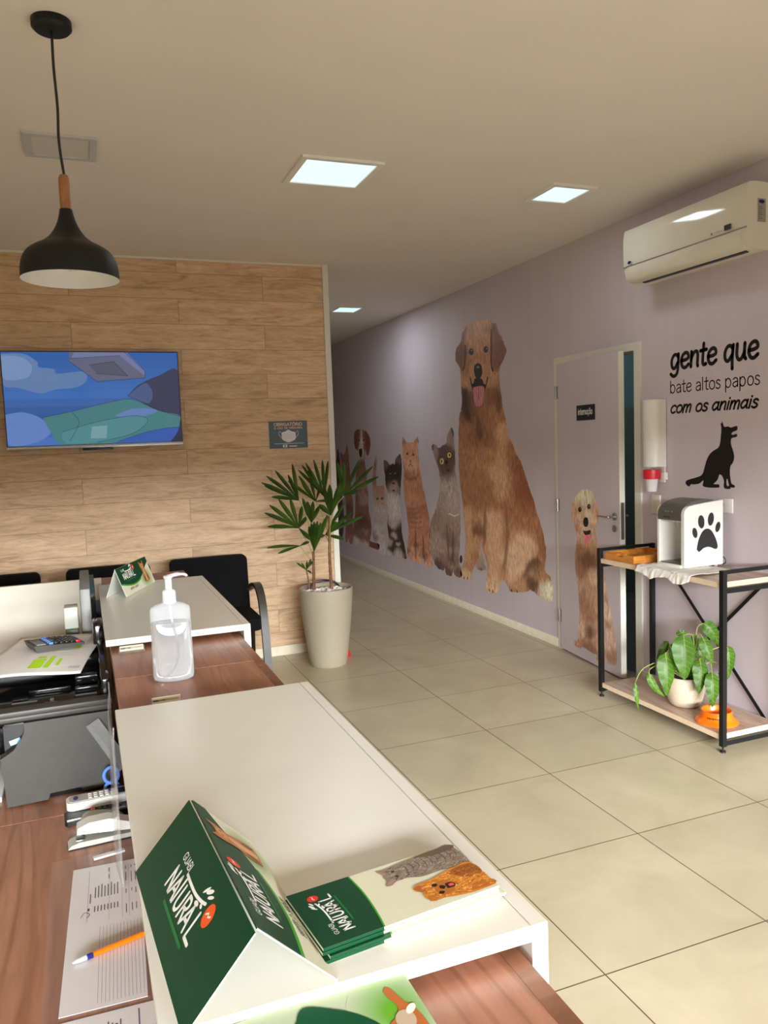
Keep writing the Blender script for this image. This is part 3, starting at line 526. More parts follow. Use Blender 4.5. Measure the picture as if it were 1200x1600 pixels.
,"feats":[[[[-3.0312,0.7672],[-2.9984,0.7252],[-2.9792,0.5594],[-2.9797,0.4024],[-3.0053,0.3991],[-3.0202,0.5549]],[96,72,62],0.03],[[[-2.8877,0.735],[-2.8701,0.6265],[-2.8926,0.3581],[-2.9247,0.3984],[-2.9186,0.5661]],[88,64,56],0.03],[[[-3.1426,1.4679],[-3.0316,1.5003],[-2.8822,1.4881],[-2.8024,1.4446],[-2.8011,1.3159],[-2.8742,1.2389],[-3.0517,1.2125],[-3.1474,1.255],[-3.1858,1.3444]],[82,60,54],0.06],[[[-3.2951,1.5029],[-3.241,1.5024],[-3.2659,1.4572],[-3.2922,1.4687]],[50,38,38],0.02],[[[-2.8709,1.6581],[-2.8371,1.6528],[-2.8119,1.5944],[-2.8319,1.5841],[-2.8687,1.6172]],[50,38,38],0.02],[[[-3.0372,1.3458],[-3.0424,1.3333],[-3.0552,1.3231],[-3.0732,1.3173],[-3.0928,1.3171],[-3.1101,1.3224],[-3.1217,1.3324],[-3.1252,1.345],[-3.1199,1.3576],[-3.1069,1.3678],[-3.0888,1.3735],[-3.0692,1.3737],[-3.0521,1.3682],[-3.0407,1.3583]],[196,164,74]],[[[-2.8755,1.4037],[-2.8801,1.3929],[-2.8916,1.3842],[-2.9078,1.3793],[-2.9255,1.3792],[-2.9411,1.3839],[-2.9516,1.3926],[-2.9548,1.4035],[-2.9501,1.4144],[-2.9385,1.4232],[-2.9222,1.428],[-2.9045,1.428],[-2.889,1.4231],[-2.8787,1.4145]],[200,170,80]],[[[-3.0681,1.3455],[-3.0701,1.3383],[-3.0748,1.3324],[-3.0813,1.3291],[-3.0882,1.3291],[-3.0942,1.3322],[-3.0981,1.338],[-3.0991,1.3452],[-3.0971,1.3525],[-3.0923,1.3584],[-3.0859,1.3616],[-3.079,1.3617],[-3.073,1.3585],[-3.0691,1.3527]],[30,24,22]],[[[-2.8977,1.4036],[-2.8995,1.3975],[-2.904,1.3926],[-2.9101,1.3898],[-2.9167,1.3898],[-2.9225,1.3925],[-2.9263,1.3974],[-2.9274,1.4036],[-2.9255,1.4097],[-2.921,1.4146],[-2.9149,1.4174],[-2.9083,1.4174],[-2.9025,1.4147],[-2.8987,1.4098]],[30,24,22]],[[[-3.0168,1.346],[-2.9804,1.3596],[-2.9459,1.3511],[-2.9578,1.3225],[-2.9888,1.3111],[-3.0083,1.3219]],[40,28,28]],[[[-2.9924,1.2582],[-2.9462,1.2723],[-2.9172,1.2598],[-2.9479,1.2482]],[56,38,36]],[[[-3.0002,0.8478],[-2.924,0.86],[-2.8508,0.8478],[-2.7529,0.8702],[-2.7536,0.8593],[-2.8468,0.835],[-2.9299,0.8463]],[190,170,160]],[[[-2.7077,0.4539],[-2.7116,0.4374],[-2.7203,0.4234],[-2.7322,0.4147],[-2.745,0.413],[-2.7562,0.4187],[-2.7634,0.4307],[-2.7652,0.4466],[-2.7613,0.4632],[-2.7525,0.4772],[-2.7405,0.4858],[-2.7277,0.4874],[-2.7167,0.4816],[-2.7096,0.4697]],[64,46,42]],[[[-3.2744,1.4891],[-3.2286,1.4887],[-3.1648,1.4512],[-3.1545,1.412],[-3.177,1.3557],[-3.2266,1.4062]],[128,102,100],0.02],[[[-2.8631,1.6278],[-2.8406,1.6004],[-2.8375,1.4984],[-2.8822,1.4881],[-2.9202,1.5101],[-2.901,1.5748]],[124,102,98],0.02]]},"tabby":{"outline":[[-4.0355,1.6031],[-3.9688,1.5587],[-3.9076,1.5333],[-3.7682,1.534],[-3.7059,1.5547],[-3.6286,1.589],[-3.6158,1.5297],[-3.6334,1.4588],[-3.6304,1.3876],[-3.6087,1.2928],[-3.587,1.1983],[-3.5518,1.0928],[-3.4899,0.9657],[-3.442,0.8509],[-3.4076,0.7478],[-3.4025,0.6307],[-3.4258,0.5104],[-3.4047,0.4183],[-3.3686,0.3402],[-3.3718,0.2985],[-3.4709,0.2909],[-3.5711,0.3016],[-3.582,0.3485],[-3.6185,0.3317],[-3.6305,0.2937],[-3.7061,0.2812],[-3.7816,0.286],[-3.8033,0.3204],[-3.843,0.2905],[-3.9366,0.2972],[-4.0135,0.3319],[-4.0068,0.4087],[-3.9632,0.5395],[-3.966,0.6898],[-4.0021,0.825],[-4.0384,0.9609],[-4.0575,1.1107],[-4.0344,1.1865],[-4.0341,1.2614],[-4.0598,1.3359],[-4.0389,1.4232],[-4.0526,1.5227]]
,"base":[164,106,76]
,"blobs":[[-3.835,1.4718,0.1521,0.0607,[172,116,86]],[-3.8486,1.3136,0.1527,0.0612,[180,126,96]],[-3.8529,1.2647,0.0803,0.0319,[190,142,112]],[-3.9042,1.2146,0.1244,0.0494,[140,88,64]],[-3.821,1.0945,0.182,0.0737,[166,108,78]],[-3.6748,1.0279,0.1182,0.0484,[156,98,68]],[-3.8026,0.9487,0.1518,0.0616,[176,118,84]],[-3.5426,0.844,0.1148,0.0479,[146,90,62]],[-3.8173,0.776,0.1225,0.0496,[150,94,66]],[-3.6407,0.7167,0.1177,0.0486,[172,112,80]],[-3.4728,0.6359,0.0852,0.0359,[160,102,74]],[-3.8498,0.5756,0.0808,0.0325,[168,108,78]],[-3.6676,0.569,0.0893,0.0368,[178,118,86]],[-3.8669,0.3748,0.0936,0.0379,[190,130,100]],[-3.7028,0.3209,0.0783,0.0322,[198,138,108]],[-3.4672,0.3392,0.0854,0.0362,[186,126,98]],[-3.9766,0.3869,0.0515,0.0204,[96,60,46]],[-3.5515,0.3644,0.0582,0.0243,[84,52,42]],[-3.763,0.4734,0.0368,0.0149,[110,66,48]],[-4.0019,1.5469,0.0448,0.0173,[128,80,66]],[-3.6443,1.5419,0.0412,0.0166,[128,80,66]]]
,"feats":[[[[-3.7721,0.6568],[-3.7475,0.5855],[-3.7682,0.3372],[-3.8064,0.32],[-3.8031,0.5061]],[104,62,46],0.03],[[[-3.5833,0.6255],[-3.5557,0.5322],[-3.5662,0.3264],[-3.6066,0.3332],[-3.6068,0.4785]],[108,66,48],0.03],[[[-4.0214,1.1868],[-3.9085,1.1652],[-3.722,1.1827],[-3.6297,1.2151],[-3.6948,1.1474],[-3.9117,1.1281]],[126,78,58],0.03],[[[-3.9951,1.3365],[-3.8537,1.3623],[-3.7085,1.3441],[-3.6779,1.2798],[-3.8394,1.2405],[-3.9889,1.2622]],[190,140,112],0.04],[[[-3.8772,1.4159],[-3.8817,1.4101],[-3.8934,1.4054],[-3.91,1.4027],[-3.9283,1.4027],[-3.9446,1.4053],[-3.9556,1.4099],[-3.9592,1.4158],[-3.9546,1.4217],[-3.9427,1.4264],[-3.926,1.429],[-3.9077,1.429],[-3.8916,1.4264],[-3.8807,1.4217]],[150,92,36]],[[[-3.7213,1.4064],[-3.7257,1.4007],[-3.737,1.396],[-3.753,1.3934],[-3.7707,1.3934],[-3.7864,1.3959],[-3.797,1.4005],[-3.8005,1.4063],[-3.7961,1.412],[-3.7846,1.4167],[-3.7685,1.4193],[-3.7508,1.4193],[-3.7353,1.4167],[-3.7247,1.4121]],[150,92,36]],[[[-3.8991,1.4159],[-3.9013,1.4116],[-3.9069,1.4082],[-3.9146,1.4063],[-3.923,1.4063],[-3.9305,1.4082],[-3.9355,1.4116],[-3.937,1.4158],[-3.9347,1.4201],[-3.9291,1.4235],[-3.9214,1.4254],[-3.9129,1.4254],[-3.9055,1.4235],[-3.9006,1.4201]],[36,24,20]],[[[-3.7425,1.4064],[-3.7447,1.4022],[-3.75,1.3988],[-3.7575,1.3969],[-3.7656,1.3969],[-3.7728,1.3988],[-3.7776,1.4021],[-3.779,1.4063],[-3.7769,1.4105],[-3.7715,1.4139],[-3.764,1.4157],[-3.7559,1.4157],[-3.7487,1.4139],[-3.744,1.4105]],[36,24,20]],[[[-3.8735,1.3499],[-3.8053,1.3505],[-3.8378,1.3308]],[150,84,76]],[[[-3.8441,1.3307],[-3.8316,1.3308],[-3.8276,1.3065],[-3.7795,1.2926],[-3.7924,1.2852],[-3.8404,1.3015],[-3.8916,1.286],[-3.9036,1.2932],[-3.8522,1.3086]],[120,72,54]],[[[-3.9677,0.8523],[-3.8112,0.8477],[-3.658,0.8699],[-3.659,0.8577],[-3.8125,0.8329],[-3.969,0.8372]],[132,80,56],0.02],[[[-3.9624,0.8027],[-3.7722,0.8014],[-3.6351,0.8232],[-3.636,0.8111],[-3.7734,0.7866],[-3.9638,0.7876]],[132,80,56],0.02],[[[-3.9572,0.7531],[-3.7334,0.7554],[-3.6123,0.7768],[-3.6132,0.7647],[-3.7347,0.7407],[-3.9586,0.738]],[132,80,56],0.02],[[[-3.952,0.7035],[-3.695,0.7098],[-3.5895,0.7306],[-3.5905,0.7185],[-3.6962,0.6952],[-3.9534,0.6884]],[132,80,56],0.02],[[[-3.9468,0.6539],[-3.6569,0.6646],[-3.5669,0.6846],[-3.5679,0.6725],[-3.6581,0.65],[-3.9482,0.6388]],[132,80,56],0.02],[[[-3.7221,0.6369],[-3.6477,0.6315],[-3.5814,0.6497],[-3.5821,0.6412],[-3.6485,0.6218],[-3.7229,0.627]],[140,86,60],0.02],[[[-3.7251,0.5999],[-3.6506,0.5949],[-3.5843,0.6134],[-3.585,0.6049],[-3.6514,0.5852],[-3.726,0.5901]],[140,86,60],0.02],[[[-3.7282,0.563],[-3.6536,0.5583],[-3.5872,0.577],[-3.5879,0.5685],[-3.6544,0.5485],[-3.729,0.5531]],[140,86,60],0.02],[[[-3.7313,0.5259],[-3.6566,0.5216],[-3.5901,0.5406],[-3.5908,0.5321],[-3.6574,0.5118],[-3.7321,0.516]],[140,86,60],0.02],[[[-3.7343,0.4888],[-3.6596,0.4848],[-3.593,0.5041],[-3.5937,0.4956],[-3.6604,0.475],[-3.7351,0.4789]],[140,86,60],0.02]]},"chihuahua":{"outline":[[-4.6052,1.3439],[-4.5157,1.3315],[-4.4303,1.2933],[-4.3417,1.3048],[-4.2728,1.3057],[-4.2506,1.3595],[-4.1796,1.398],[-4.1188,1.4082],[-4.0837,1.3607],[-4.0886,1.2353],[-4.111,1.1341],[-4.1403,1.0318],[-4.154,0.9549],[-4.1579,0.8401],[-4.1417,0.7264],[-4.1512,0.6233],[-4.1271,0.5232],[-4.0723,0.4012],[-4.0327,0.2977],[-4.116,0.2808],[-4.1809,0.2984],[-4.2173,0.2679],[-4.3209,0.2548],[-4.3522,0.2904],[-4.4237,0.275],[-4.4743,0.3021],[-4.4963,0.2593],[-4.6064,0.2457],[-4.6327,0.2764],[-4.5742,0.3844],[-4.5464,0.4813],[-4.5696,0.6131],[-4.5515,0.7215],[-4.5454,0.855],[-4.532,0.9884],[-4.5787,1.066],[-4.5862,1.1719],[-4.6207,1.2641]]
,"base":[58,40,36]
,"blobs":[[-4.5558,1.2915,0.0721,0.0264,[96,72,66]],[-4.1676,1.3475,0.0597,0.0228,[100,76,70]],[-4.3489,1.2299,0.137,0.0519,[44,30,30]],[-4.3415,1.0555,0.0964,0.0365,[156,128,112]],[-4.5214,1.0945,0.0717,0.0265,[46,32,30]],[-4.1399,1.1078,0.0595,0.0229,[56,40,36]],[-4.3642,0.892,0.1516,0.0577,[188,174,168]],[-4.3593,0.7619,0.1516,0.058,[190,176,170]],[-4.372,0.63,0.0837,0.0317,[176,160,154]],[-4.5021,0.5657,0.0576,0.0215,[58,36,32]],[-4.2212,0.5913,0.0878,0.0339,[54,34,30]],[-4.5349,0.4156,0.0581,0.0217,[168,150,146]],[-4.5653,0.2912,0.073,0.0273,[176,160,158]],[-4.3975,0.3642,0.0704,0.0268,[58,38,34]],[-4.2713,0.4177,0.0344,0.0132,[170,154,150]],[-4.2639,0.3142,0.082,0.0317,[172,156,152]],[-4.1078,0.3716,0.0661,0.0259,[50,32,30]],[-4.3834,0.5108,0.0491,0.0187,[168,150,146]]]
,"feats":[[[[-4.3847,1.1487],[-4.3884,1.1423],[-4.3977,1.1371],[-4.4107,1.1339],[-4.4249,1.1335],[-4.4374,1.1359],[-4.4458,1.1406],[-4.4483,1.1468],[-4.4445,1.1531],[-4.4352,1.1584],[-4.4221,1.1615],[-4.408,1.1619],[-4.3955,1.1595],[-4.3872,1.1548]],[24,18,18]],[[[-4.2324,1.1583],[-4.236,1.1521],[-4.2449,1.1469],[-4.2575,1.1438],[-4.2712,1.1434],[-4.2833,1.1457],[-4.2914,1.1504],[-4.2939,1.1565],[-4.2902,1.1627],[-4.2812,1.1679],[-4.2686,1.171],[-4.2549,1.1713],[-4.2428,1.169],[-4.2348,1.1643]],[24,18,18]],[[[-4.4126,1.1504],[-4.4138,1.1487],[-4.4169,1.1473],[-4.4212,1.1464],[-4.426,1.1462],[-4.4301,1.1469],[-4.433,1.1481],[-4.4338,1.1498],[-4.4326,1.1516],[-4.4295,1.153],[-4.4252,1.1539],[-4.4205,1.154],[-4.4163,1.1534],[-4.4135,1.1521]],[130,140,130]],[[[-4.2594,1.1601],[-4.2605,1.1583],[-4.2635,1.1569],[-4.2677,1.1561],[-4.2723,1.1559],[-4.2763,1.1566],[-4.279,1.1578],[-4.2799,1.1595],[-4.2787,1.1612],[-4.2757,1.1626],[-4.2715,1.1635],[-4.267,1.1636],[-4.2629,1.163],[-4.2602,1.1617]],[130,140,130]],[[[-4.3907,1.1952],[-4.3937,1.1924],[-4.4018,1.1899],[-4.4132,1.1884],[-4.4258,1.188],[-4.437,1.189],[-4.4447,1.1911],[-4.4472,1.1939],[-4.4441,1.1968],[-4.436,1.1992],[-4.4245,1.2008],[-4.4119,1.2011],[-4.4008,1.2001],[-4.3932,1.198]],[150,116,92]],[[[-4.2521,1.2012],[-4.255,1.1984],[-4.2628,1.1959],[-4.2739,1.1944],[-4.2861,1.1941],[-4.297,1.1951],[-4.3044,1.1971],[-4.3069,1.1999],[-4.3039,1.2027],[-4.296,1.2052],[-4.2849,1.2067],[-4.2727,1.207],[-4.2619,1.206],[-4.2545,1.2039]],[150,116,92]],[[[-4.3,1.0919],[-4.3039,1.0867],[-4.3139,1.0823],[-4.328,1.0796],[-4.3435,1.079],[-4.3572,1.0807],[-4.3665,1.0845],[-4.3695,1.0894],[-4.3656,1.0946],[-4.3555,1.099],[-4.3413,1.1018],[-4.3258,1.1023],[-4.3122,1.1006],[-4.303,1.0968]],[28,20,20]],[[[-4.3809,1.0083],[-4.3379,1.0206],[-4.2974,1.0121],[-4.3397,1.0024]],[46,32,30]]]},"kitten":{"outline":[[-4.8434,1.4029],[-4.8244,1.3285],[-4.8631,1.2191],[-4.8749,1.1096],[-4.8628,1.0416],[-4.7664,1.048],[-4.6717,1.0557],[-4.6318,1.084],[-4.6108,1.0381],[-4.6106,0.9313],[-4.6257,0.7831],[-4.6209,0.6491],[-4.6533,0.5113],[-4.6457,0.4037],[-4.6596,0.2663],[-4.7555,0.2437],[-4.8713,0.2337],[-4.8827,0.3089],[-4.9161,0.3609],[-5.0144,0.3643],[-5.0642,0.4579],[-5.047,0.6144],[-5.0315,0.7558],[-5.0006,0.8555],[-5.0083,0.9664],[-5.005,1.1054],[-4.958,1.2447],[-4.8989,1.3551]]
,"base":[160,140,136]
,"blobs":[[-4.8961,1.2731,0.1156,0.0411,[134,84,64]],[-4.9415,1.1074,0.1169,0.0415,[134,84,64]],[-4.7724,0.9908,0.1354,0.0491,[168,112,86]],[-4.7882,0.8404,0.0986,0.0357,[174,130,110]],[-4.8147,0.7704,0.1294,0.0469,[176,160,154]],[-4.9073,0.6258,0.1549,0.056,[160,148,150]],[-4.7668,0.5005,0.1508,0.0554,[176,164,166]],[-4.7097,0.5059,0.0602,0.022,[150,98,76]],[-5.0067,0.4354,0.0798,0.0284,[112,86,80]],[-4.7663,0.3222,0.1361,0.0502,[178,166,170]]]
,"feats":[[[[-4.8209,0.8931],[-4.8251,0.8858],[-4.8353,0.8795],[-4.8496,0.8755],[-4.8652,0.8746],[-4.8789,0.8771],[-4.8881,0.8823],[-4.8908,0.8893],[-4.8865,0.8967],[-4.8762,0.903],[-4.8618,0.9069],[-4.8462,0.9078],[-4.8326,0.9053],[-4.8236,0.9001]],[40,28,26]],[[[-4.676,0.9064],[-4.68,0.8992],[-4.69,0.893],[-4.7039,0.8891],[-4.719,0.8883],[-4.7323,0.8907],[-4.7412,0.8958],[-4.7438,0.9027],[-4.7397,0.91],[-4.7296,0.9162],[-4.7157,0.9201],[-4.7006,0.9209],[-4.6874,0.9184],[-4.6786,0.9133]],[40,28,26]],[[[-4.8435,0.8974],[-4.8448,0.8955],[-4.8482,0.8939],[-4.853,0.8928],[-4.8581,0.8926],[-4.8627,0.8931],[-4.8658,0.8944],[-4.8668,0.8961],[-4.8654,0.898],[-4.862,0.8996],[-4.8573,0.9006],[-4.8521,0.9009],[-4.8475,0.9004],[-4.8444,0.8991]],[150,110,80]],[[[-4.6979,0.9106],[-4.6992,0.9088],[-4.7025,0.9072],[-4.7071,0.9062],[-4.7121,0.9059],[-4.7166,0.9064],[-4.7196,0.9077],[-4.7205,0.9094],[-4.7192,0.9112],[-4.7159,0.9128],[-4.7113,0.9139],[-4.7063,0.9141],[-4.7018,0.9136],[-4.6988,0.9123]],[150,110,80]],[[[-4.7009,0.8456],[-4.7034,0.8426],[-4.7099,0.8398],[-4.7192,0.838],[-4.7293,0.8373],[-4.7382,0.8381],[-4.7443,0.8401],[-4.7463,0.8429],[-4.7437,0.846],[-4.7371,0.8488],[-4.7279,0.8506],[-4.7178,0.8512],[-4.7088,0.8505],[-4.7028,0.8485]],[150,90,84]]]},"hound":{"outline":[[-5.4634,1.718],[-5.3139,1.7095],[-5.1308,1.6738],[-5.0377,1.6027],[-5.03,1.4923],[-5.1217,1.3954],[-5.1816,1.4092],[-5.1958,1.4654],[-5.2263,1.381],[-5.2537,1.3243],[-5.2042,1.212],[-5.2029,1.0424],[-5.1619,0.9311],[-5.1746,0.7462],[-5.1081,0.6095],[-5.1035,0.4683],[-5.1751,0.3757],[-5.1159,0.3563],[-4.8771,0.3623],[-4.8842,0.2948],[-5.1442,0.2848],[-5.2673,0.294],[-5.2698,0.272],[-5.377,0.2599],[-5.4145,0.3069],[-5.5435,0.3226],[-5.6165,0.2701],[-5.7312,0.2575],[-5.7469,0.3163],[-5.8151,0.3244],[-5.7819,0.4791],[-5.6844,0.6373],[-5.6486,0.8183],[-5.6249,1.0118],[-5.57,1.2044],[-5.4676,1.3222],[-5.4589,1.3945],[-5.5088,1.4522],[-5.5805,1.4816],[-5.6126,1.5839],[-5.5777,1.685]]
,"base":[122,72,52]
,"blobs":[[-5.5476,1.5684,0.1138,0.0376,[112,56,38]],[-5.1059,1.5345,0.1045,0.0361,[114,58,40]],[-5.3176,1.6785,0.1005,0.0339,[136,84,60]],[-5.3437,1.5656,0.0592,0.0199,[190,172,166]],[-5.4138,1.4089,0.1111,0.0373,[172,152,146]],[-5.2517,1.522,0.0582,0.0197,[132,80,56]],[-5.3731,1.2085,0.1272,0.0432,[128,84,66]],[-5.372,1.0361,0.1274,0.0435,[150,116,104]],[-5.3709,0.8631,0.1275,0.0436,[156,124,112]],[-5.5684,0.8523,0.0887,0.0296,[112,62,44]],[-5.4471,0.5819,0.1298,0.0443,[78,44,34]],[-5.1956,0.5595,0.0827,0.0288,[106,54,38]],[-5.6801,0.4881,0.0638,0.0212,[104,56,42]],[-5.3111,0.4629,0.051,0.0175,[146,110,98]],[-5.6794,0.3083,0.091,0.0305,[186,170,168]],[-5.3296,0.3016,0.0682,0.0236,[180,160,154]],[-4.9796,0.3189,0.1187,0.0427,[100,50,36]]]
,"feats":[[[[-5.4773,1.7112],[-5.3922,1.6975],[-5.4634,1.6104],[-5.4633,1.4665],[-5.5268,1.4494],[-5.585,1.4816],[-5.6081,1.5839],[-5.5697,1.6776]],[100,48,34],0.03],[[[-5.191,1.6865],[-5.112,1.6595],[-5.0304,1.5957],[-5.034,1.4923],[-5.1169,1.401],[-5.1803,1.4205],[-5.1935,1.5215],[-5.2153,1.6199]],[102,50,36],0.03],[[[-5.3485,1.7048],[-5.2981,1.7006],[-5.2954,1.5791],[-5.265,1.4798],[-5.3001,1.3949],[-5.4043,1.3803],[-5.4528,1.4089],[-5.4442,1.4808],[-5.3719,1.5802]],[196,178,172],0.03],[[[-5.385,1.5776],[-5.3888,1.5714],[-5.3977,1.5666],[-5.4101,1.564],[-5.4235,1.5642],[-5.4354,1.5671],[-5.4432,1.5722],[-5.4454,1.5785],[-5.4417,1.5847],[-5.4327,1.5895],[-5.4202,1.5921],[-5.4068,1.5918],[-5.395,1.5889],[-5.3873,1.5838]],[34,24,22]],[[[-5.2243,1.578],[-5.2279,1.5719],[-5.2366,1.5672],[-5.2486,1.5646],[-5.2616,1.5648],[-5.273,1.5677],[-5.2806,1.5727],[-5.2828,1.5789],[-5.2792,1.5849],[-5.2705,1.5897],[-5.2584,1.5922],[-5.2454,1.592],[-5.234,1.5891],[-5.2265,1.5841]],[34,24,22]],[[[-5.4372,1.4664],[-5.341,1.4802],[-5.3121,1.4375],[-5.3442,1.3805],[-5.4051,1.3731],[-5.4424,1.4233]],[36,26,26]]]},"ginger":{"outline":[[-5.8943,1.5433],[-5.8392,1.4233],[-5.8292,1.3187],[-5.8054,1.1396],[-5.7854,0.9306],[-5.7404,0.7382],[-5.7864,0.5543],[-5.8228,0.2627],[-5.9642,0.2628],[-5.9804,0.3228],[-6.0363,0.2629],[-6.1094,0.2629],[-6.1218,0.3554],[-6.0497,0.5329],[-6.0437,0.7649],[-6.0867,0.9937],[-6.1381,1.1617],[-6.1691,1.3],[-6.1762,1.431],[-6.0816,1.4004],[-5.9815,1.4233]]
,"base":[134,80,60]
,"blobs":[[-5.9674,1.3477,0.1233,0.0395,[140,88,66]],[-5.9712,1.1352,0.1236,0.0397,[130,78,58]],[-5.9031,0.9251,0.1223,0.0396,[140,84,62]],[-5.9326,0.6953,0.1419,0.0463,[84,48,38]],[-5.9383,0.4653,0.1236,0.0404,[116,66,52]],[-5.9121,0.2991,0.1045,0.0343,[146,86,68]],[-5.8982,1.5134,0.0565,0.018,[116,68,54]]]
,"feats":[[[[-6.0188,1.323],[-6.0219,1.3183],[-6.0291,1.3145],[-6.0391,1.3124],[-6.0499,1.3123],[-6.0594,1.3142],[-6.0657,1.3179],[-6.0675,1.3225],[-6.0645,1.3272],[-6.0572,1.331],[-6.0472,1.3331],[-6.0363,1.3332],[-6.0269,1.3312],[-6.0206,1.3276]],[40,26,22]],[[[-5.8841,1.3302],[-5.887,1.3256],[-5.894,1.3219],[-5.9038,1.3198],[-5.9144,1.3197],[-5.9236,1.3216],[-5.9298,1.3252],[-5.9315,1.3298],[-5.9286,1.3344],[-5.9215,1.3381],[-5.9117,1.3403],[-5.9011,1.3403],[-5.8919,1.3384],[-5.8858,1.3348]],[40,26,22]],[[[-5.9999,1.2836],[-5.9518,1.2842],[-5.9778,1.2687]],[70,40,36]]]},"dark_dog":{"outline":[[-6.2693,1.4854],[-6.2128,1.346],[-6.2087,1.191],[-6.1965,0.9116],[-6.1383,0.6036],[-6.2265,0.3137],[-6.3764,0.3307],[-6.4681,0.4185],[-6.4758,0.7388],[-6.5259,1.0566],[-6.5358,1.2481],[-6.5003,1.3122],[-6.3675,1.3292],[-6.3266,1.4389]]
,"base":[48,32,32]
,"blobs":[[-6.2842,1.3766,0.1007,0.0312,[58,36,44]],[-6.2978,0.9069,0.1513,0.0475,[60,44,44]]]
,"feats":[]},"door_dog":{"outline":[[0.3562,1.1825],[0.4154,1.1828],[0.4649,1.1726],[0.4967,1.1405],[0.5391,1.0928],[0.5536,1.0353],[0.5362,0.9752],[0.5077,0.9303],[0.5148,0.8887],[0.5329,0.84],[0.5522,0.7747],[0.5825,0.7114],[0.62,0.6331],[0.6415,0.5529],[0.663,0.4732],[0.6918,0.3871],[0.7131,0.3167],[0.7343,0.2467],[0.7477,0.1669],[0.7433,0.0908],[0.7005,0.0692],[0.6231,0.067],[0.5513,0.0565],[0.5023,0.0522],[0.508,0.0842],[0.4449,0.0812],[0.3773,0.0907],[0.3165,0.0935],[0.2895,0.0732],[0.2086,0.076],[0.2005,0.1108],[0.2464,0.1263],[0.258,0.2154],[0.2787,0.3102],[0.2778,0.4],[0.2662,0.4877],[0.242,0.5735],[0.2267,0.6611],[0.2284,0.7152],[0.2486,0.7893],[0.2594,0.8528],[0.2516,0.8875],[0.217,0.9286],[0.1912,0.971],[0.1971,1.0429],[0.2226,1.1069],[0.2681,1.1404],[0.3128,1.169]]
,"base":[168,134,112]
,"blobs":[[0.3806,1.1424,0.0671,0.0345,[204,182,158]],[0.2252,1.0183,0.0429,0.0213,[186,132,94]],[0.5181,1.0241,0.0353,0.0185,[180,124,88]],[0.2521,0.9053,0.0249,0.0125,[160,100,70]],[0.299,0.9977,0.0452,0.0228,[176,146,122]],[0.4441,1.0096,0.0429,0.0222,[200,172,144]],[0.3832,0.9268,0.0405,0.0209,[176,150,128]],[0.4305,0.8109,0.0597,0.0312,[170,130,98]],[0.2925,0.7768,0.0524,0.0267,[140,98,72]],[0.3937,0.6934,0.0838,0.0438,[104,64,46]],[0.3229,0.6217,0.0691,0.0356,[130,88,64]],[0.4585,0.6076,0.0593,0.0312,[186,152,126]],[0.4057,0.5119,0.0837,0.044,[158,118,92]],[0.3343,0.4107,0.0691,0.0358,[134,92,70]],[0.4015,0.3531,0.084,0.0443,[140,98,74]],[0.6024,0.5461,0.0469,0.0254,[182,150,128]],[0.646,0.4028,0.0615,0.0338,[186,156,138]],[0.6442,0.3182,0.0217,0.0118,[140,96,76]],[0.6579,0.237,0.0615,0.0339,[182,152,136]],[0.7167,0.1171,0.0452,0.0252,[150,112,94]],[0.2939,0.2234,0.0458,0.0236,[180,146,124]],[0.3979,0.22,0.0442,0.0232,[86,52,42]],[0.4829,0.2655,0.0428,0.0228,[158,118,94]],[0.4117,0.0993,0.0675,0.0357,[126,84,66]],[0.2363,0.0919,0.0434,0.0221,[160,116,94]],[0.5209,0.144,0.0391,0.0209,[172,138,116]]]
,"feats":[[[[0.3299,1.0439],[0.3275,1.0361],[0.321,1.0296],[0.3118,1.0255],[0.3017,1.0247],[0.2927,1.0274],[0.2865,1.033],[0.2845,1.0405],[0.287,1.0483],[0.2935,1.0549],[0.3027,1.0589],[0.3128,1.0596],[0.3218,1.0569],[0.3279,1.0513]],[30,22,22]],[[[0.4491,1.0723],[0.4468,1.0647],[0.4406,1.0583],[0.4318,1.0544],[0.4222,1.0537],[0.4135,1.0564],[0.4076,1.0619],[0.4056,1.0692],[0.408,1.0768],[0.4142,1.0832],[0.4231,1.0871],[0.4327,1.0878],[0.4413,1.0851],[0.4471,1.0795]],[30,22,22]],[[[0.3197,1.0483],[0.3191,1.0468],[0.3176,1.0455],[0.3155,1.0446],[0.3132,1.0445],[0.3111,1.045],[0.3097,1.0461],[0.3092,1.0476],[0.3098,1.0491],[0.3112,1.0505],[0.3134,1.0513],[0.3157,1.0515],[0.3178,1.0509],[0.3192,1.0498]],[140,130,120]],[[[0.4376,1.0757],[0.437,1.0742],[0.4356,1.0729],[0.4336,1.0721],[0.4314,1.072],[0.4294,1.0725],[0.428,1.0736],[0.4276,1.075],[0.4281,1.0766],[0.4295,1.0778],[0.4316,1.0786],[0.4338,1.0788],[0.4358,1.0783],[0.4371,1.0772]],[140,130,120]],[[[0.3501,0.9671],[0.3645,0.9892],[0.3919,0.9967],[0.4152,0.9884],[0.4177,0.9559],[0.4037,0.9357],[0.3765,0.9313],[0.3563,0.9416]],[24,20,22]],[[[0.3484,0.906],[0.3859,0.9028],[0.4466,0.9158],[0.4393,0.8893],[0.3919,0.8739],[0.3581,0.8843]],[40,24,24]],[[[0.3576,0.8686],[0.392,0.8774],[0.4425,0.8845],[0.4382,0.8462],[0.4241,0.8205],[0.3968,0.8051],[0.3733,0.8163]],[196,96,112]]]}}
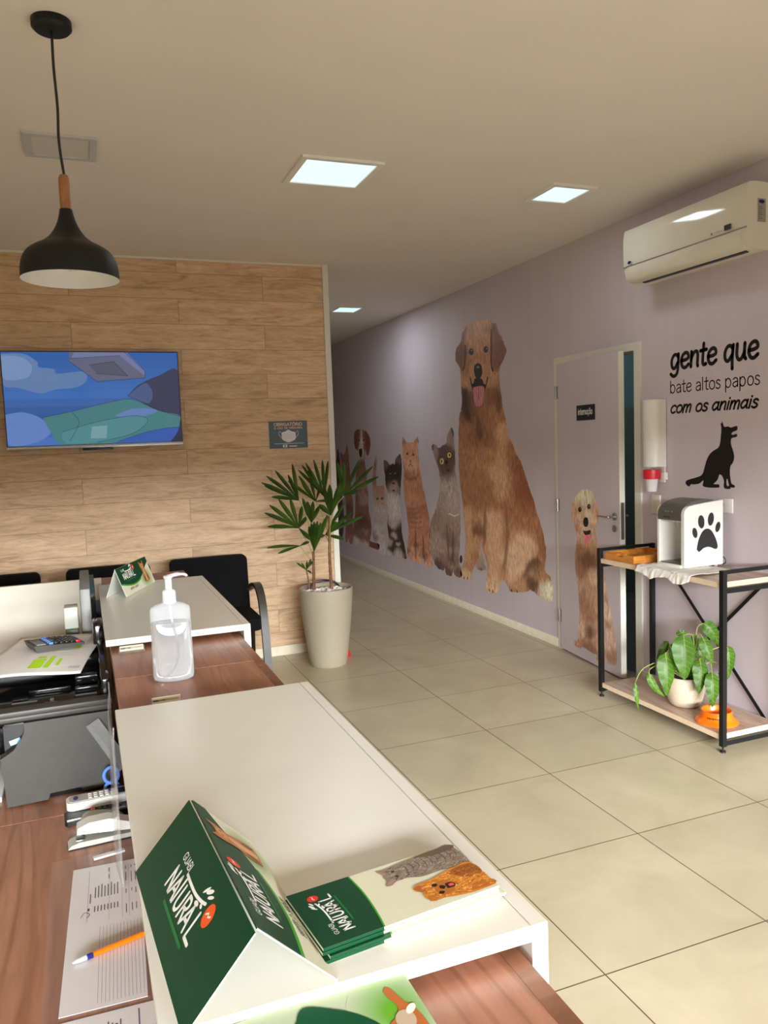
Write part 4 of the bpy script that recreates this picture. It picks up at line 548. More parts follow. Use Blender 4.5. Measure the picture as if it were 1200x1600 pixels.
SIL = {"outline":[[0.3996,1.5932],[0.4084,1.5725],[0.417,1.5613],[0.4406,1.5633],[0.4598,1.5561],[0.4829,1.5619],[0.5017,1.563],[0.5038,1.5478],[0.4976,1.5399],[0.476,1.534],[0.4634,1.5245],[0.4726,1.5178],[0.4935,1.5227],[0.5026,1.5182],[0.5005,1.5096],[0.4901,1.5055],[0.467,1.5016],[0.46,1.4892],[0.4622,1.4646],[0.4764,1.4318],[0.4829,1.3992],[0.4731,1.3718],[0.4576,1.3541],[0.4535,1.3222],[0.4579,1.2893],[0.4651,1.262],[0.4841,1.254],[0.4891,1.2443],[0.4701,1.2402],[0.458,1.243],[0.4595,1.2354],[0.4381,1.2323],[0.4164,1.2358],[0.4106,1.2489],[0.4134,1.2713],[0.4032,1.296],[0.3908,1.3062],[0.3798,1.306],[0.3688,1.281],[0.3502,1.2635],[0.339,1.2563],[0.3577,1.2536],[0.3769,1.2543],[0.3814,1.2433],[0.3762,1.2375],[0.3202,1.234],[0.2744,1.2367],[0.259,1.2453],[0.2636,1.2605],[0.2621,1.2719],[0.2356,1.2548],[0.196,1.2476],[0.1704,1.2478],[0.1558,1.2343],[0.1355,1.243],[0.129,1.2557],[0.1396,1.2691],[0.1961,1.2837],[0.2395,1.2954],[0.2606,1.3121],[0.2745,1.3467],[0.2898,1.3868],[0.3126,1.4181],[0.3426,1.4377],[0.3722,1.4516],[0.3853,1.4764],[0.3904,1.5151],[0.3939,1.5537],[0.388,1.5815],[0.3939,1.5802]]
,"hole":[[0.4322,1.2863],[0.4393,1.2832],[0.4451,1.2613],[0.4487,1.2515],[0.4395,1.2456],[0.4308,1.2552],[0.4293,1.2718]]}
GAIN = 1.95
def ink(c, g=None):
    l = [s2l(k) * (g or GAIN) for k in c]; y = .3 * l[0] + .6 * l[1] + .1 * l[2]
    return tuple(min(1.0, y + (k - y) * .86) for k in l)
def inside(p, poly):
    r = False; n = len(poly); j = n - 1
    for i in range(n):
        a, b = poly[i], poly[j]
        if (a[1] > p[1]) != (b[1] > p[1]) and p[0] < (b[0] - a[0]) * (p[1] - a[1]) / (b[1] - a[1]) + a[0]: r = not r
        j = i
    return r
def animal_mesh(name, key, conv, step, parent=None, gain=None, wob=0.006, h0=.0008):
    A = ANIM[key]; raw = A['outline']
    out = [tuple(p) for p in smoothline([tuple(p) for p in raw] + [tuple(raw[0])], 4)][:-1]
    rnd = random.Random(len(out))
    out = [(x + rnd.uniform(-wob, wob), y + rnd.uniform(-wob, wob)) for x, y in out]
    xs = [p[0] for p in out]; ys = [p[1] for p in out]
    pts = [Vector(p) for p in out]; n0 = len(pts)
    y = min(ys); k = 0
    while y < max(ys):
        x = min(xs) + (step / 2 if k % 2 else 0)
        while x < max(xs):
            if inside((x, y), out): pts.append(Vector((x + rnd.uniform(-.2, .2) * step, y + rnd.uniform(-.2, .2) * step)))
            x += step
        y += step * .9; k += 1
    res = delaunay_2d_cdt(pts, [(i, (i + 1) % n0) for i in range(n0)], [], 1, 1e-6)
    V, F = res[0], res[2]; base = ink(A['base'], gain); blobs = [(b[0], b[1], max(b[2], .004) * 1.35, max(b[3], .004) * 1.35, ink(b[4], gain)) for b in A['blobs']]
    def colour(p):
        q = (p[0], p[1]); nx = noise.noise(Vector((p[0] * 14, p[1] * 9, 1.7))); ny = noise.noise(Vector((p[0] * 14, p[1] * 9, 8.3)))
        p = (p[0] + .018 * nx, p[1] + .03 * ny)
        w = .10; c = [base[i] * w for i in range(3)]
        for bx, by, rx, ry, bc in blobs:
            e = math.exp(-1.3 * (((p[0] - bx) / rx) ** 2 + ((p[1] - by) / ry) ** 2))
            w += e
            for i in range(3): c[i] += bc[i] * e
        k2 = 1 + .42 * noise.noise(Vector((q[0] * 70 + 3 * nx, q[1] * 15, 4.1))) + .16 * noise.noise(Vector((q[0] * 150, q[1] * 40, 2.2)))
        return tuple(max(0, k / w * k2) for k in c)
    soft = [f for f in A['feats'] if len(f) > 2]; hard = [f for f in A['feats'] if len(f) < 3]
    def edge_dist(p, poly):
        d = 9.0
        for a, b in zip(poly, poly[1:] + poly[:1]):
            ex, ey = b[0] - a[0], b[1] - a[1]; t = max(0, min(1, ((p[0] - a[0]) * ex + (p[1] - a[1]) * ey) / (ex * ex + ey * ey + 1e-12)))
            d = min(d, math.hypot(p[0] - a[0] - ex * t, p[1] - a[1] - ey * t))
        return d
    base_colour = colour
    def colour(p):
        c = base_colour(p); q = (p[0] + .008 * noise.noise(Vector((p[0] * 40, p[1] * 20, 1.1))), p[1] + .012 * noise.noise(Vector((p[0] * 50, p[1] * 14, 6.1))))
        for fp, fc, sw in soft:
            d = edge_dist(q, fp); d = d if inside(q, fp) else -d
            t = max(0.0, min(1.0, .5 + d / sw)); t = t * t * (3 - 2 * t)
            if t > 0:
                k2 = 1 + .35 * noise.noise(Vector((p[0] * 90, p[1] * 18, 4.1))); f2 = ink(fc, gain); c = tuple(a + (b * k2 - a) * t * .85 for a, b in zip(c, f2))
        return c
    verts = [conv(v[0], v[1], h0) for v in V]; cols = [colour(v) for v in V]; faces = [list(f) for f in F]
    for li, (fp, fc) in enumerate(hard):
        b = len(verts); fcol = ink(fc, gain); fp = smoothline([tuple(q) for q in fp] + [tuple(fp[0])], 3)[:-1]
        verts += [conv(q[0], q[1], h0 + .0006 + .00008 * li) for q in fp]; cols += [fcol] * len(fp)
        for t in tessellate_polygon([[Vector((q[0], q[1], 0)) for q in fp]]): faces.append([b + i for i in t])
    off = (Vector(parent['_w']) if '_w' in parent else Vector(parent.location)) if parent is not None else Vector()
    me = bpy.data.meshes.new(name); me.from_pydata([tuple(Vector(v) - off) for v in verts], [], faces); me.update()
    at = me.color_attributes.new('Col', 'FLOAT_COLOR', 'POINT')
    for i, c in enumerate(cols): at.data[i].color = (*c, 1)
    me.materials.append(M['mural']); o = bpy.data.objects.new(name, me); COL.objects.link(o)
    if parent is not None: o.parent = parent; o['_w'] = tuple(off)
    return o
wall_pt = lambda s, z, h: (XW - h, 3.65 - s, z)
big = animal_mesh('dog_mural', 'golden', wall_pt, .011)
tag(big, 'huge golden retriever with its tongue out printed on the lavender wall', 'mural')
animal_mesh('hind_paw', 'golden_paw', wall_pt, .012, big, h0=.0006)
for key, nm, st, lab in (('burmese', 'cat_mural', .013, 'grey-brown cat with dark face and yellow eyes printed left of the huge golden retriever'),
                     ('tabby', 'cat_mural', .015, 'tall ginger striped cat sitting upright, printed between the dark-faced cat and the small black dog'),
                     ('chihuahua', 'dog_mural', .013, 'small black and white long-eared dog printed on the lavender wall beside the ginger cat'),
                     ('kitten', 'cat_mural', .014, 'small orange and white kitten with raised tail printed on the lavender wall'),
                     ('hound', 'dog_mural', .018, 'brown hound with white face stripe and drooping ears printed far along the wall'),
                     ('ginger', 'cat_mural', .022, 'reddish cat with pointed ears printed behind the palm leaves, left of the brown hound'),
                     ('dark_dog', 'dog_mural', .024, 'dark pointed-ear animal printed at the far left end of the mural, half behind palm')):
    tag(animal_mesh(nm, key, wall_pt, st), lab, 'mural', 'row of animals printed on the lavender wall')
animal_mesh('dog_print', 'door_dog', lambda u, z, h: dpt(u, z, h), .009, leaf, wob=.003)

# black vinyl lettering and silhouette
let = thing('wall_lettering', 'black Portuguese lettering about animals on lavender wall above the water purifier', 'lettering', (XW, 3.3, 1.8))
BLK = rgb(14, 13, 14)
def wall_pm(): return PM().frame((XW, 3.65, 0), (0, -1, 0), (0, 0, 1))
def wordline(words, u0, v0, height, weight, width, slant):
    adv = sum(GL[g][0] for w in words for g in w) + GL[' '][0] * (len(words) - 1); k = width / adv; x = u0
    for w in words:
        pm = wall_pm(); ww = sum(GL[g][0] for g in w) * k; text(pm, w, x, v0, height, weight, BLK, .0008, width=ww, slant=slant)
        pm.build('word', M['vinyl'], let); x += ww + GL[' '][0] * k
wordline([list('gente'), list('que')], .008, 1.902, .081, .0205, .632, .07)
wordline([['b', 'A2', 't', 'e'], ['A2', 'l', 't', 'o', 's'], ['p', 'A2', 'p', 'o', 's']], .004, 1.767, .046, .0068, .646, 0)
wordline([list('com'), list('os'), list('animais')], .002, 1.653, .042, .0122, .63, .32)
pm = wall_pm(); o_ = [tuple(p) for p in smoothline([tuple(p) for p in SIL['outline']] + [tuple(SIL['outline'][0])], 3)][:-1]
h_ = [tuple(p) for p in SIL['hole']]
b = len(pm.v); allp = o_ + h_; pm.v += [pm.at(u, v, .0008) for u, v in allp]
for t in tessellate_polygon([[Vector((u, v, 0)) for u, v in o_], [Vector((u, v, 0)) for u, v in h_]]): pm.f.append([b + i for i in t]); pm.c.append(BLK)
tag(pm.build('dog_silhouette', M['vinyl']), 'black silhouette sticker of a sitting dog on lavender wall under the lettering', 'sticker')

# ------------------------------------------------------------------ ceiling fittings
def led(x0, x1, y0, y1, label, lit):
    t = thing('ceiling_light', label, 'ceiling light', ((x0 + x1) / 2, (y0 + y1) / 2, H), 0, 'square recessed ceiling panels')
    mb = MB(); w = .028
    for a in ((x0, x1, y0, y0 + w), (x0, x1, y1 - w, y1), (x0, x0 + w, y0 + w, y1 - w), (x1 - w, x1, y0 + w, y1 - w)): mb.box(*a, H - .012, H)
    mb.build('frame', M['white' if lit else 'lightgrey'], t, smooth=False)
    MB().box(x0 + w, x1 - w, y0 + w, y1 - w, H - .006, H - .001).build('diffuser', M['panel_light' if lit else 'panel_off'], t, smooth=False)
    if lit:
        l = bpy.data.lights.new('panel_glow', 'AREA'); l.shape = 'SQUARE'; l.size = x1 - x0 - .06; l.energy = 8.0 if y0 > 6 else 2.5; l.color = (.86, .96, 1.0)
        lo = bpy.data.objects.new('panel_glow', l); COL.objects.link(lo); lo.location = ((x0 + x1) / 2, (y0 + y1) / 2, H - .014)
M['panel_off'] = simple('unlit_diffuser', rgb(206, 202, 192), 0.5, 0.03, 6)
led(1.022, 1.42, 3.51, 3.89, 'lit square ceiling panel nearest the middle of the room', True)
led(2.372, 2.645, 3.555, 3.845, 'lit square ceiling panel close to the wall-mounted air conditioner', True)
led(2.375, 2.655, 7.19, 7.50, 'lit square ceiling panel far back in the corridor past the oak wall', True)
led(-.133, .153, 3.55, 3.82, 'unlit grey square ceiling panel behind the black pendant lamp', False)

LX, LY = .006, 2.66
lamp = thing('pendant_lamp', 'black bell-shaped pendant lamp with wooden neck hanging over the reception desk', 'pendant lamp', (LX, LY, H))
MB().lathe([(.001, H - .03), (.05, H - .028), (.058, H - .02), (.058, H)], (LX, LY, 0), 32, cap0=True).build('ceiling_rose', M['lamp_black'], lamp)
pts = smoothline([(LX, LY, H - .02), (LX - .002, LY, 2.72), (LX + .001, LY, 2.6), (LX - .002, LY, 2.5), (LX + .006, LY, 2.40)], 6)
MB().tube(pts, .0042, 8).build('cord', M['black'], lamp)
LX += .004
MB().lathe([(.004, 2.402), (.012, 2.40), (.0155, 2.392), (.0165, 2.38), (.0165, 2.293)], (LX, LY, 0), 24, cap0=True, cap1=True).build('neck', M['lampwood'], lamp)
prof = [(.0185, 2.298), (.021, 2.285), (.027, 2.262), (.038, 2.238), (.055, 2.214), (.078, 2.196), (.105, 2.182), (.126, 2.165), (.138, 2.142), (.1435, 2.115), (.1445, 2.087)]
MB().lathe(smoothline(prof, 3), (LX, LY, 0), 56, cap0=True).build('lamp_shade', M['lamp_black'], lamp)
sh_in = [(r - .002, z) for r, z in smoothline(prof, 3)][3:]
MB().lathe(sh_in + [(.1445, 2.0868)], (LX, LY, 0), 56).build('inner_lining', M['white'], lamp)
MB().lathe([(.016, 2.25), (.017, 2.20), (.03, 2.165), (.032, 2.14), (.022, 2.118), (.002, 2.112)], (LX, LY, 0), 24).build('bulb', M['frost'], lamp)

# ------------------------------------------------------------------ television, mask notice
tv = thing('television', 'flat television showing a bright blue cartoon sky on the oak plank wall', 'television', (.115, YW - .06, 1.58))
MB().box(-.43, .665, YW - .075, YW - .035, 1.588, 2.21, .004).build('bezel', M['black'], tv)
MB().box(-.15, .38, YW - .036, YW, 1.7, 2.1).build('wall_mount', M['black'], tv, smooth=False)
MB().box(-.43, .665, YW - .079, YW - .06, 1.583, 1.603, .002).build('lower_trim', M['silver'], tv)
MB().box(.02, .21, YW - .07, YW - .04, 1.566, 1.584, .003).build('sensor_bar', M['black'], tv)
SX0, SY0, SWd, SHt = -.424, 1.606, 1.083, .598
pm = PM().frame((SX0, YW - .0765, SY0), (1, 0, 0), (0, 0, 1))
def sc_(p): return [(u * SWd, v * SHt) for u, v in p]
n = 12
for i in range(n):
    t = i / (n - 1); c = [s2l(a + (b - a) * t) for a, b in zip((104, 150, 236), (38, 108, 196))]
    pm.poly(sc_([(0, i / n), (1, i / n), (1, (i + 1) / n), (0, (i + 1) / n)]), c if i > 5 else [s2l(a + (b - a) * abs(t - .3) * 2.2) for a, b in zip((44, 100, 178), (104, 148, 236))], 0)
def spoly(p, c, h, sm=True):
    p = smoothline(list(p) + [p[0]], 5)[:-1] if sm else p
    pm.poly(sc_([(min(1, max(0, u)), min(1, max(0, v))) for u, v in p]), rgb(*c), h)
spoly([(0, .98), (.12, .98), (.19, .9), (.2, .84), (.28, .82), (.3, .77), (.44, .79), (.46, .7), (.4, .62), (.28, .6), (.2, .56), (.08, .62), (0, .66)], (112, 148, 204), .0003)
spoly([(0, .96), (.1, .95), (.16, .86), (.14, .74), (.05, .7), (0, .74)], (138, 170, 224), .0005)
spoly([(.37, 1), (.37, .9), (.52, .68), (.8, .72), (.8, .78), (.7, 1)], (112, 116, 150), .0006, False)
spoly([(.40, 1), (.7, 1), (.8, .8), (.8, .74), (.66, .96), (.38, .93)], (132, 140, 190), .0008, False)
spoly([(.48, .86), (.62, .9), (.70, .74), (.52, .77)], (96, 100, 122), .0010, False)
spoly([(.69, .52), (.76, .64), (.88, .74), (1, .80), (1, .30), (.86, .36), (.76, .46)], (62, 66, 104), .0006)
spoly([(.69, .52), (.75, .61), (.81, .66), (.84, .55), (.82, .44), (.76, .46)], (84, 106, 156), .0009)
spoly([(0, .34), (.1, .36), (.2, .28), (.24, .14), (.14, .03), (0, .03)], (116, 152, 226), .0005)
spoly([(.2, .30), (.36, .36), (.6, .46), (.72, .48), (.86, .36), (1, .28), (1, .08), (.9, .1), (.74, .06), (.56, 0), (.3, 0), (.24, .14)], (78, 146, 152), .0010)
spoly([(.3, .14), (.5, .24), (.72, .30), (.8, .24), (.7, .1), (.5, .02), (.32, .02)], (92, 160, 168), .0013)
spoly([(.6, .30), (.72, .38), (.86, .36), (.8, .3), (.7, .28)], (112, 150, 214), .0012)
spoly([(.62, .02), (.8, .12), (.98, .16), (1, .1), (1, 0), (.62, 0)], (60, 104, 200), .0014)
spoly([(.93, 0), (.98, .12), (1, .25), (1, 0)], (50, 50, 78), .0016)
INK = rgb(34, 48, 78)
def sline(p, h, w=.0028): pm.ribbon([(min(.999, max(.001, u)) * SWd, min(.999, max(.001, v)) * SHt) for u, v in (smoothline(p, 5) if len(p) > 3 else p)], w, INK, h)
for p in ([(.37, .9), (.52, .68)], [(.52, .68), (.8, .72)], [(.8, .72), (.8, .80)], [(.8, .80), (.69, 1)], [(.37, .93), (.66, .965)], [(.48, .86), (.62, .9)], [(.62, .9), (.70, .74)], [(.70, .74), (.52, .77)]): sline(p, .0020)
for p in ([(.69, .52), (.76, .64), (.88, .74), (1, .80)], [(.69, .52), (.76, .46), (.86, .36), (1, .30)], [(.81, .66), (.84, .58), (.84, .5), (.82, .44)], [(.2, .30), (.36, .36), (.6, .46), (.72, .48), (.86, .36), (1, .28)], [(.3, .14), (.5, .24), (.72, .30), (.8, .24), (.7, .1), (.5, .02)], [(.36, .36), (.40, .26), (.38, .16), (.34, .04)], [(.62, .02), (.8, .12), (.98, .16), (1, .1)]): sline(p, .0021, .0024)
pm.poly(sc_([(.46, .06), (.55, .06), (.56, .20), (.47, .19)]), rgb(140, 186, 196), .0018)
pm.build('screen', M['screen'], tv)

pm = PM().frame((1.285, YW - .004, 1.529), (1, 0, 0), (0, 0, 1)); pm.plate(0, .286, 0, .198, .004, rgb(78, 96, 104), 0)
TAN = rgb(246, 204, 164)
text(pm, ['O', 'B', 'R', 'I', 'G', 'A', 'T', 'O/', 'R', 'I', 'O'], .036, .163, .021, .0038, TAN, .0004, width=.214)
text(pm, list('O USO DE M') + ['A/'] + list('SCARA'), .036, .141, .013, .0024, TAN, .0004, width=.214)
pm.poly([(x, y) for x, y in smoothline([(.094, .066), (.094, .112), (.12, .122), (.143, .134), (.166, .122), (.194, .112), (.194, .066), (.168, .05), (.143, .043), (.118, .05), (.094, .066)], 4)][:-1], rgb(226, 222, 226), .0004)
for yy in (.1, .088, .076): pm.ribbon([(.104, yy), (.143, yy - .004), (.184, yy)], .0015, rgb(186, 180, 190), .0006)
for k in (-1, 1): pm.ribbon([(x, y) for x, y in smoothline([(.144 + k * .05, .108), (.144 + k * .068, .124), (.144 + k * .072, .1), (.144 + k * .05, .072)], 5)], .003, rgb(210, 208, 210), .0005)
pm.ribbon([(.04, .034), (.255, .034)], .004, rgb(200, 204, 204), .0004)
pm.poly([(.098, .007), (.13, .007), (.13, .026), (.098, .026)], rgb(226, 226, 226), .0004); pm.poly(ellip(.114, .017, .007, .006), rgb(78, 96, 104), .0006)
pm.ribbon([(.148, .014), (.2, .014)], .008, rgb(214, 216, 216), .0004)
tag(pm.build('mask_notice', M['vinyl']), 'dark slate notice with orange lettering and a white face mask on oak wall', 'notice')

# ------------------------------------------------------------------ air conditioner
ac = thing('air_conditioner', 'white wall-mounted split air conditioner high on the lavender wall', 'air conditioner', (XW, 3.32, 2.39))
Y0, Y1 = 2.878, 3.768
prof = smoothline([(XW, 2.695), (3.08, 2.70), (3.005, 2.698), (2.982, 2.685), (2.974, 2.62), (2.975, 2.53), (2.985, 2.455), (3.005, 2.415), (3.05, 2.393), (3.12, 2.39), (XW, 2.41)], 3)
MB().prism(prof, Y0, Y1, lambda u, v, w: Vector((u, w, v))).build('body', M['ac_white'] if 'ac_white' in M else M['white'], ac, angle=30)
fl = smoothline([(2.9795, 2.488), (2.984, 2.455), (3.003, 2.414), (3.03, 2.398)], 4)
MB().prism([(u - .0035, v - .002) for u, v in fl] + [(u + .004, v + .004) for u, v in reversed(fl)], Y0 + .045, Y1 - .03, lambda u, v, w: Vector((u, w, v))).build('air_flap', M['ac_white'], ac)
MB().prism([(2.9725, 2.492), (2.9765, 2.492), (2.9765, 2.488), (2.9725, 2.488)], Y0, Y1, lambda u, v, w: Vector((u, w, v))).build('panel_gap', M['grey'], ac)
MB().prism([(3.034, 2.396), (3.052, 2.390), (3.052, 2.3885), (3.033, 2.393)], Y0 + .06, Y1 - .09, lambda u, v, w: Vector((u, w, v))).build('air_slot', M['black'], ac)
pm = PM().frame((2.972, 3.65, 0), (0, -1, 0), (0, 0, 1))
pm.poly([(.638, 2.502), (.682, 2.502), (.682, 2.527), (.638, 2.527)], rgb(20, 22, 34), .0012)
pm.build('display', M['print'], ac)
for k in range(4):
    pm = PM().frame((2.972, 3.65, 0), (0, -1, 0), (0, 0, 1)); pm.poly(ellip(.585 + k * .012, 2.508, .0025, .003, 8), rgb(70, 72, 80), .0012); pm.build('indicator', M['print'], ac)
pm = PM().frame((2.972, 3.65, 0), (0, -1, 0), (0, 0, 1))
pm.poly([(.552, 2.502), (.562, 2.502), (.562, 2.513), (.552, 2.513)], rgb(110, 112, 104), .0012)
pm.build('sensor_window', M['print'], ac)
pm = PM().frame((2.972, 3.65, 0), (0, -1, 0), (0, 0, 1)); pm.poly(ellip(-.062, 2.508, .020, .013), rgb(214, 214, 216), .001); pm.poly(ellip(-.062, 2.508, .016, .009), rgb(30, 34, 92), .0016)
pm.build('badge', M['print'], ac)
pm = PM().frame((3.04, Y0, 2.515), (1, 0, 0), (0, 0, 1)); pm.poly([(0, 0), (.052, 0), (.052, .108), (0, .108)], rgb(150, 148, 140), .0006); pm.poly(ellip(.026, .094, .018, .009), rgb(40, 40, 120), .0010)
for k in range(7): pm.ribbon([(.008, .07 - k * .009), (.008 + .03 * (.6 + .4 * math.sin(k * 2.1)), .07 - k * .009)], .0028, rgb(96, 96, 88), .0010)
pm.build('rating_label', M['print'], ac)

# ------------------------------------------------------------------ cup dispenser and wall plates
cd_ = thing('cup_dispenser', 'tall white paper-cup dispenser with a red ring on the wall beside the door', 'cup dispenser', (XW, 3.735, 1.27))
DYc = 3.732
def tubeshape(z0, z1, r, depth, mb, n=20):
    out = [(XW - .004, DYc - r), (XW - .004, DYc + r)] ; arc = [(XW - depth + r - r * math.sin(a), DYc + r * math.cos(a)) for a in [k * PI / n for k in range(n + 1)]]
    poly = [(XW - .004, DYc + r)] + arc + [(XW - .004, DYc - r)]
    mb.prism(poly, z0, z1, lambda u, v, w: Vector((u, v, w))); return mb
tubeshape(1.345, 1.735, .058, .105, MB()).build('tube_housing', M['white'], cd_)
MB().box(XW - .01, XW, DYc - .05, DYc + .035, 1.25, 1.73, .004).build('back_plate', M['white'], cd_)
CX_ = XW - .062
MB().lathe([(.040, 1.33), (.040, 1.362)], (CX_, DYc, 0), 28, cap0=True, cap1=True).build('clear_collar', M['clear'], cd_)
MB().lathe([(.034, 1.272), (.0475, 1.274), (.0485, 1.30), (.0475, 1.328), (.03, 1.33)], (CX_, DYc, 0), 28, cap0=True, cap1=True).build('ring', M['red'], cd_)
MB().box(XW - .03, XW - .004, DYc - .072, DYc - .035, 1.268, 1.31, .003).build('bracket', M['white'], cd_)
MB().lathe([(.026, 1.198), (.0285, 1.2), (.036, 1.274)], (CX_, DYc, 0), 28, cap0=True).build('paper_cup', M['paper'], cd_)
MB().box(XW - .012, XW, 3.722, 3.80, 1.06, 1.176, .006).build('wall_plate', M['paint'])
tag(bpy.data.objects['wall_plate'], 'blank cream wall plate below the cup dispenser, beside the door frame', 'wall plate')
ot = thing('power_outlet', 'white power outlet with a black plug behind the water purifier', 'outlet', (XW, 3.22, 1.1))
MB().box(XW - .008, XW, 3.172, 3.272, 1.105, 1.18, .003).build('cover_plate', M['white'], ot)
MB().tube([(XW - .006, 3.25, 1.148), (XW - .035, 3.25, 1.148)], .017, 14).build('plug', M['black'], ot)

# ------------------------------------------------------------------ metal rack with shelves
rack = thing('metal_rack', 'black metal frame rack with two pale wood shelves against the lavender wall', 'rack', (2.98, 3.3, 0))
RX0, RX1, RY0, RY1 = 2.79, 3.165, 2.83, 3.77; q = .0125
for x in (RX0, RX1):
    for y in (RY0, RY1): MB().box(x - q, x + q, y - q, y + q, .03, .885).build('post', M['matte_black'], rack, smooth=False)
for y in (RY0, RY1):
    for nm, z0, z1 in (('top_rail', .868, .885), ('shelf_rail', .775, .80), ('foot_rail', .033, .056)): MB().box(RX0 + q, RX1 - q, y - .009, y + .009, z0, z1).build(nm, M['matte_black'], rack, smooth=False)
MB().bar((RX1 + .006, 3.67, .79), (RX1 + .006, 2.93, .06), .018, .005, (1, 0, 0)).build('cross_brace', M['matte_black'], rack, smooth=False)
MB().bar((RX1 + .012, 2.93, .79), (RX1 + .012, 3.67, .06), .018, .005, (1, 0, 0)).build('cross_brace', M['matte_black'], rack, smooth=False)
for z in (.80, .058):
    sf = MB().box(RX0 - .004, RX1 - .016, RY0 + .014, RY1 - .014, z, z + .026).build('shelf', M['ash'], rack, smooth=False)
    mb = MB(); mb.box(RX0 - .005, RX0 - .004, RY0 + .014, RY1 - .014, z, z + .026); mb.box(RX0 - .004, RX1 - .016, RY0 + .013, RY0 + .014, z, z + .026); mb.box(RX0 - .004, RX1 - .016, RY1 - .014, RY1 - .013, z, z + .026)
    mb.build('edge_band', M['ash_edge'], sf, smooth=False)
for x in (RX0, RX1):
    for y in (RY0, RY1): MB().lathe([(.014, 0), (.014, .008), (.005, .01), (.005, .032)], (x, y, 0), 14, cap0=True, cap1=True).build('foot', M['black'], rack)
ST = .826          # top of the upper shelf
LT = .084          # top of the lower shelf

# bamboo tray
tr = thing('wooden_tray', 'honey-coloured bamboo serving tray with cut-out handles on the upper rack shelf', 'tray', (2.93, 3.6, ST))
TX0, TX1, TY0, TY1 = 2.80, 3.10, 3.485, 3.735
MB().box(TX0, TX1, TY0, TY1, ST, ST + .009).build('tray_base', M['tray'], tr, smooth=False)
for y0, y1 in ((TY0, TY0 + .012), (TY1 - .012, TY1)): MB().box(TX0, TX1, y0, y1, ST + .009, ST + .043).build('side_rail', M['tray'], tr, smooth=False)
for x in (TX0, TX1 - .012):
    yc = (TY0 + TY1) / 2
    out = [(TY0 + .012, ST + .009), (TY1 - .012, ST + .009), (TY1 - .012, ST + .043)] + [(yc + .055 * math.cos(a), ST + .043 + .010 * math.sin(a)) for a in [k * PI / 10 for k in range(11)]] + [(TY0 + .012, ST + .043)]
    hole = ellip(yc, ST + .034, .038, .009, 16)
    mb = MB(); allp = out + hole; A_ = [mb.bm.verts.new((x, u, v)) for u, v in allp]; B_ = [mb.bm.verts.new((x + .012, u, v)) for u, v in allp]
    for t in tessellate_polygon([[Vector((u, v, 0)) for u, v in out], [Vector((u, v, 0)) for u, v in hole]]):
        mb.bm.faces.new([A_[i] for i in t]); mb.bm.faces.new([B_[i] for i in t])
    for off, cnt in ((0, len(out)), (len(out), len(hole))):
        for k in range(cnt): a, b = off + k, off + (k + 1) % cnt; mb.bm.faces.new((A_[a], A_[b], B_[b], B_[a]))
    mb.build('handle_end', M['tray'], tr, smooth=False)

# cloth under the purifier
EDGE = 2.781
def cloth(u, v):
    y = 3.015 + v * .40
    reach = .050 + .016 * math.sin(y * 31) + .014 * noise.noise(Vector((y * 17, 3, 0)))
    d = -reach + u * (.27 + reach); n1 = noise.noise(Vector((d * 26, y * 20, 0))); n2 = noise.noise(Vector((y * 34, d * 9, 5)))
    y2 = y + .02 * noise.noise(Vector((d * 18, 7.1, v * 3))) + .03 * max(0, .4 - u)
    if d >= 0: return Vector((EDGE + d, y2, ST + .004 + .0035 * (n1 + 1) + .006 * max(0, n2) * (1 if d < .1 else .3)))
    k = -d
    return Vector((EDGE - .008 - .012 * abs(n2) * min(1, k * 40) - k * .22, y2, ST + .007 - k * .86 + .003 * n1))
mb = MB().grid(cloth, 44, 60); o = mb.build('dish_cloth', M['towel'])
sm = o.modifiers.new('thickness', 'SOLIDIFY'); sm.thickness = .0025; sm.offset = 1
tag(o, 'crumpled white cotton cloth spread under the water purifier on the rack', 'cloth')

# water purifier
wp = thing('water_purifier', 'white countertop water purifier with a black paw print on its side', 'water purifier', (3.0, 3.28, ST))
PX0, PX1, PY0, PY1 = 2.882, 3.140, 3.188, 3.390; PZ = ST + .012
side = [(PX0, PZ)] + smoothline([(PX0, 1.09), (PX0, 1.118), (PX0 + .006, 1.138), (PX0 + .02, 1.152), (PX0 + .045, 1.160), (PX0 + .12, 1.169), (PX1 - .004, 1.179)], 4) + [(PX1, 1.174), (PX1, PZ)]
for y0, y1 in ((PY0, PY0 + .022), (PY1 - .014, PY1)): MB().prism(side, y0, y1, lambda u, v, w: Vector((u, w, v))).build('side_panel', M['white'], wp, angle=25)
ins = [(PX0 + .15, PZ), (PX0 + .15, 1.075), (PX0 + .012, 1.075), (PX0 + .012, 1.12), (PX0 + .03, 1.145), (PX0 + .12, 1.164), (PX1, 1.168), (PX1, PZ)]
MB().prism(ins, PY0 + .022, PY1 - .014, lambda u, v, w: Vector((u, w, v))).build('housing', M['white'], wp, smooth=False)
topc = smoothline([(PX0 - .002, 1.082), (PX0 - .004, 1.11), (PX0 + .002, 1.134), (PX0 + .02, 1.155), (PX0 + .06, 1.176), (PX0 + .13, 1.188), (PX0 + .20, 1.184), (PX1 - .01, 1.17)], 4)
MB().prism(topc + [(PX1 - .01, 1.160), (PX0 + .02, 1.12), (PX0 + .02, 1.08)], PY0 + .020, PY1 - .008, lambda u, v, w: Vector((u, w, v))).build('top_cover', M['gunmetal'], wp, angle=25)
for y in (3.275, 3.30, 3.32): MB().tube([(PX0 - .001, y, 1.128), (PX0 - .0045, y, 1.127)], .004, 8).build('button', M['silver'], wp)
pm = PM().frame((PX0 - .0045, PY1, 1.098), (0, -1, 0), (0, 0, 1)); pm.ribbon([(.055, 0), (.1, 0)], .006, rgb(60, 60, 62), .001); pm.build('brand_mark', M['print'], wp)
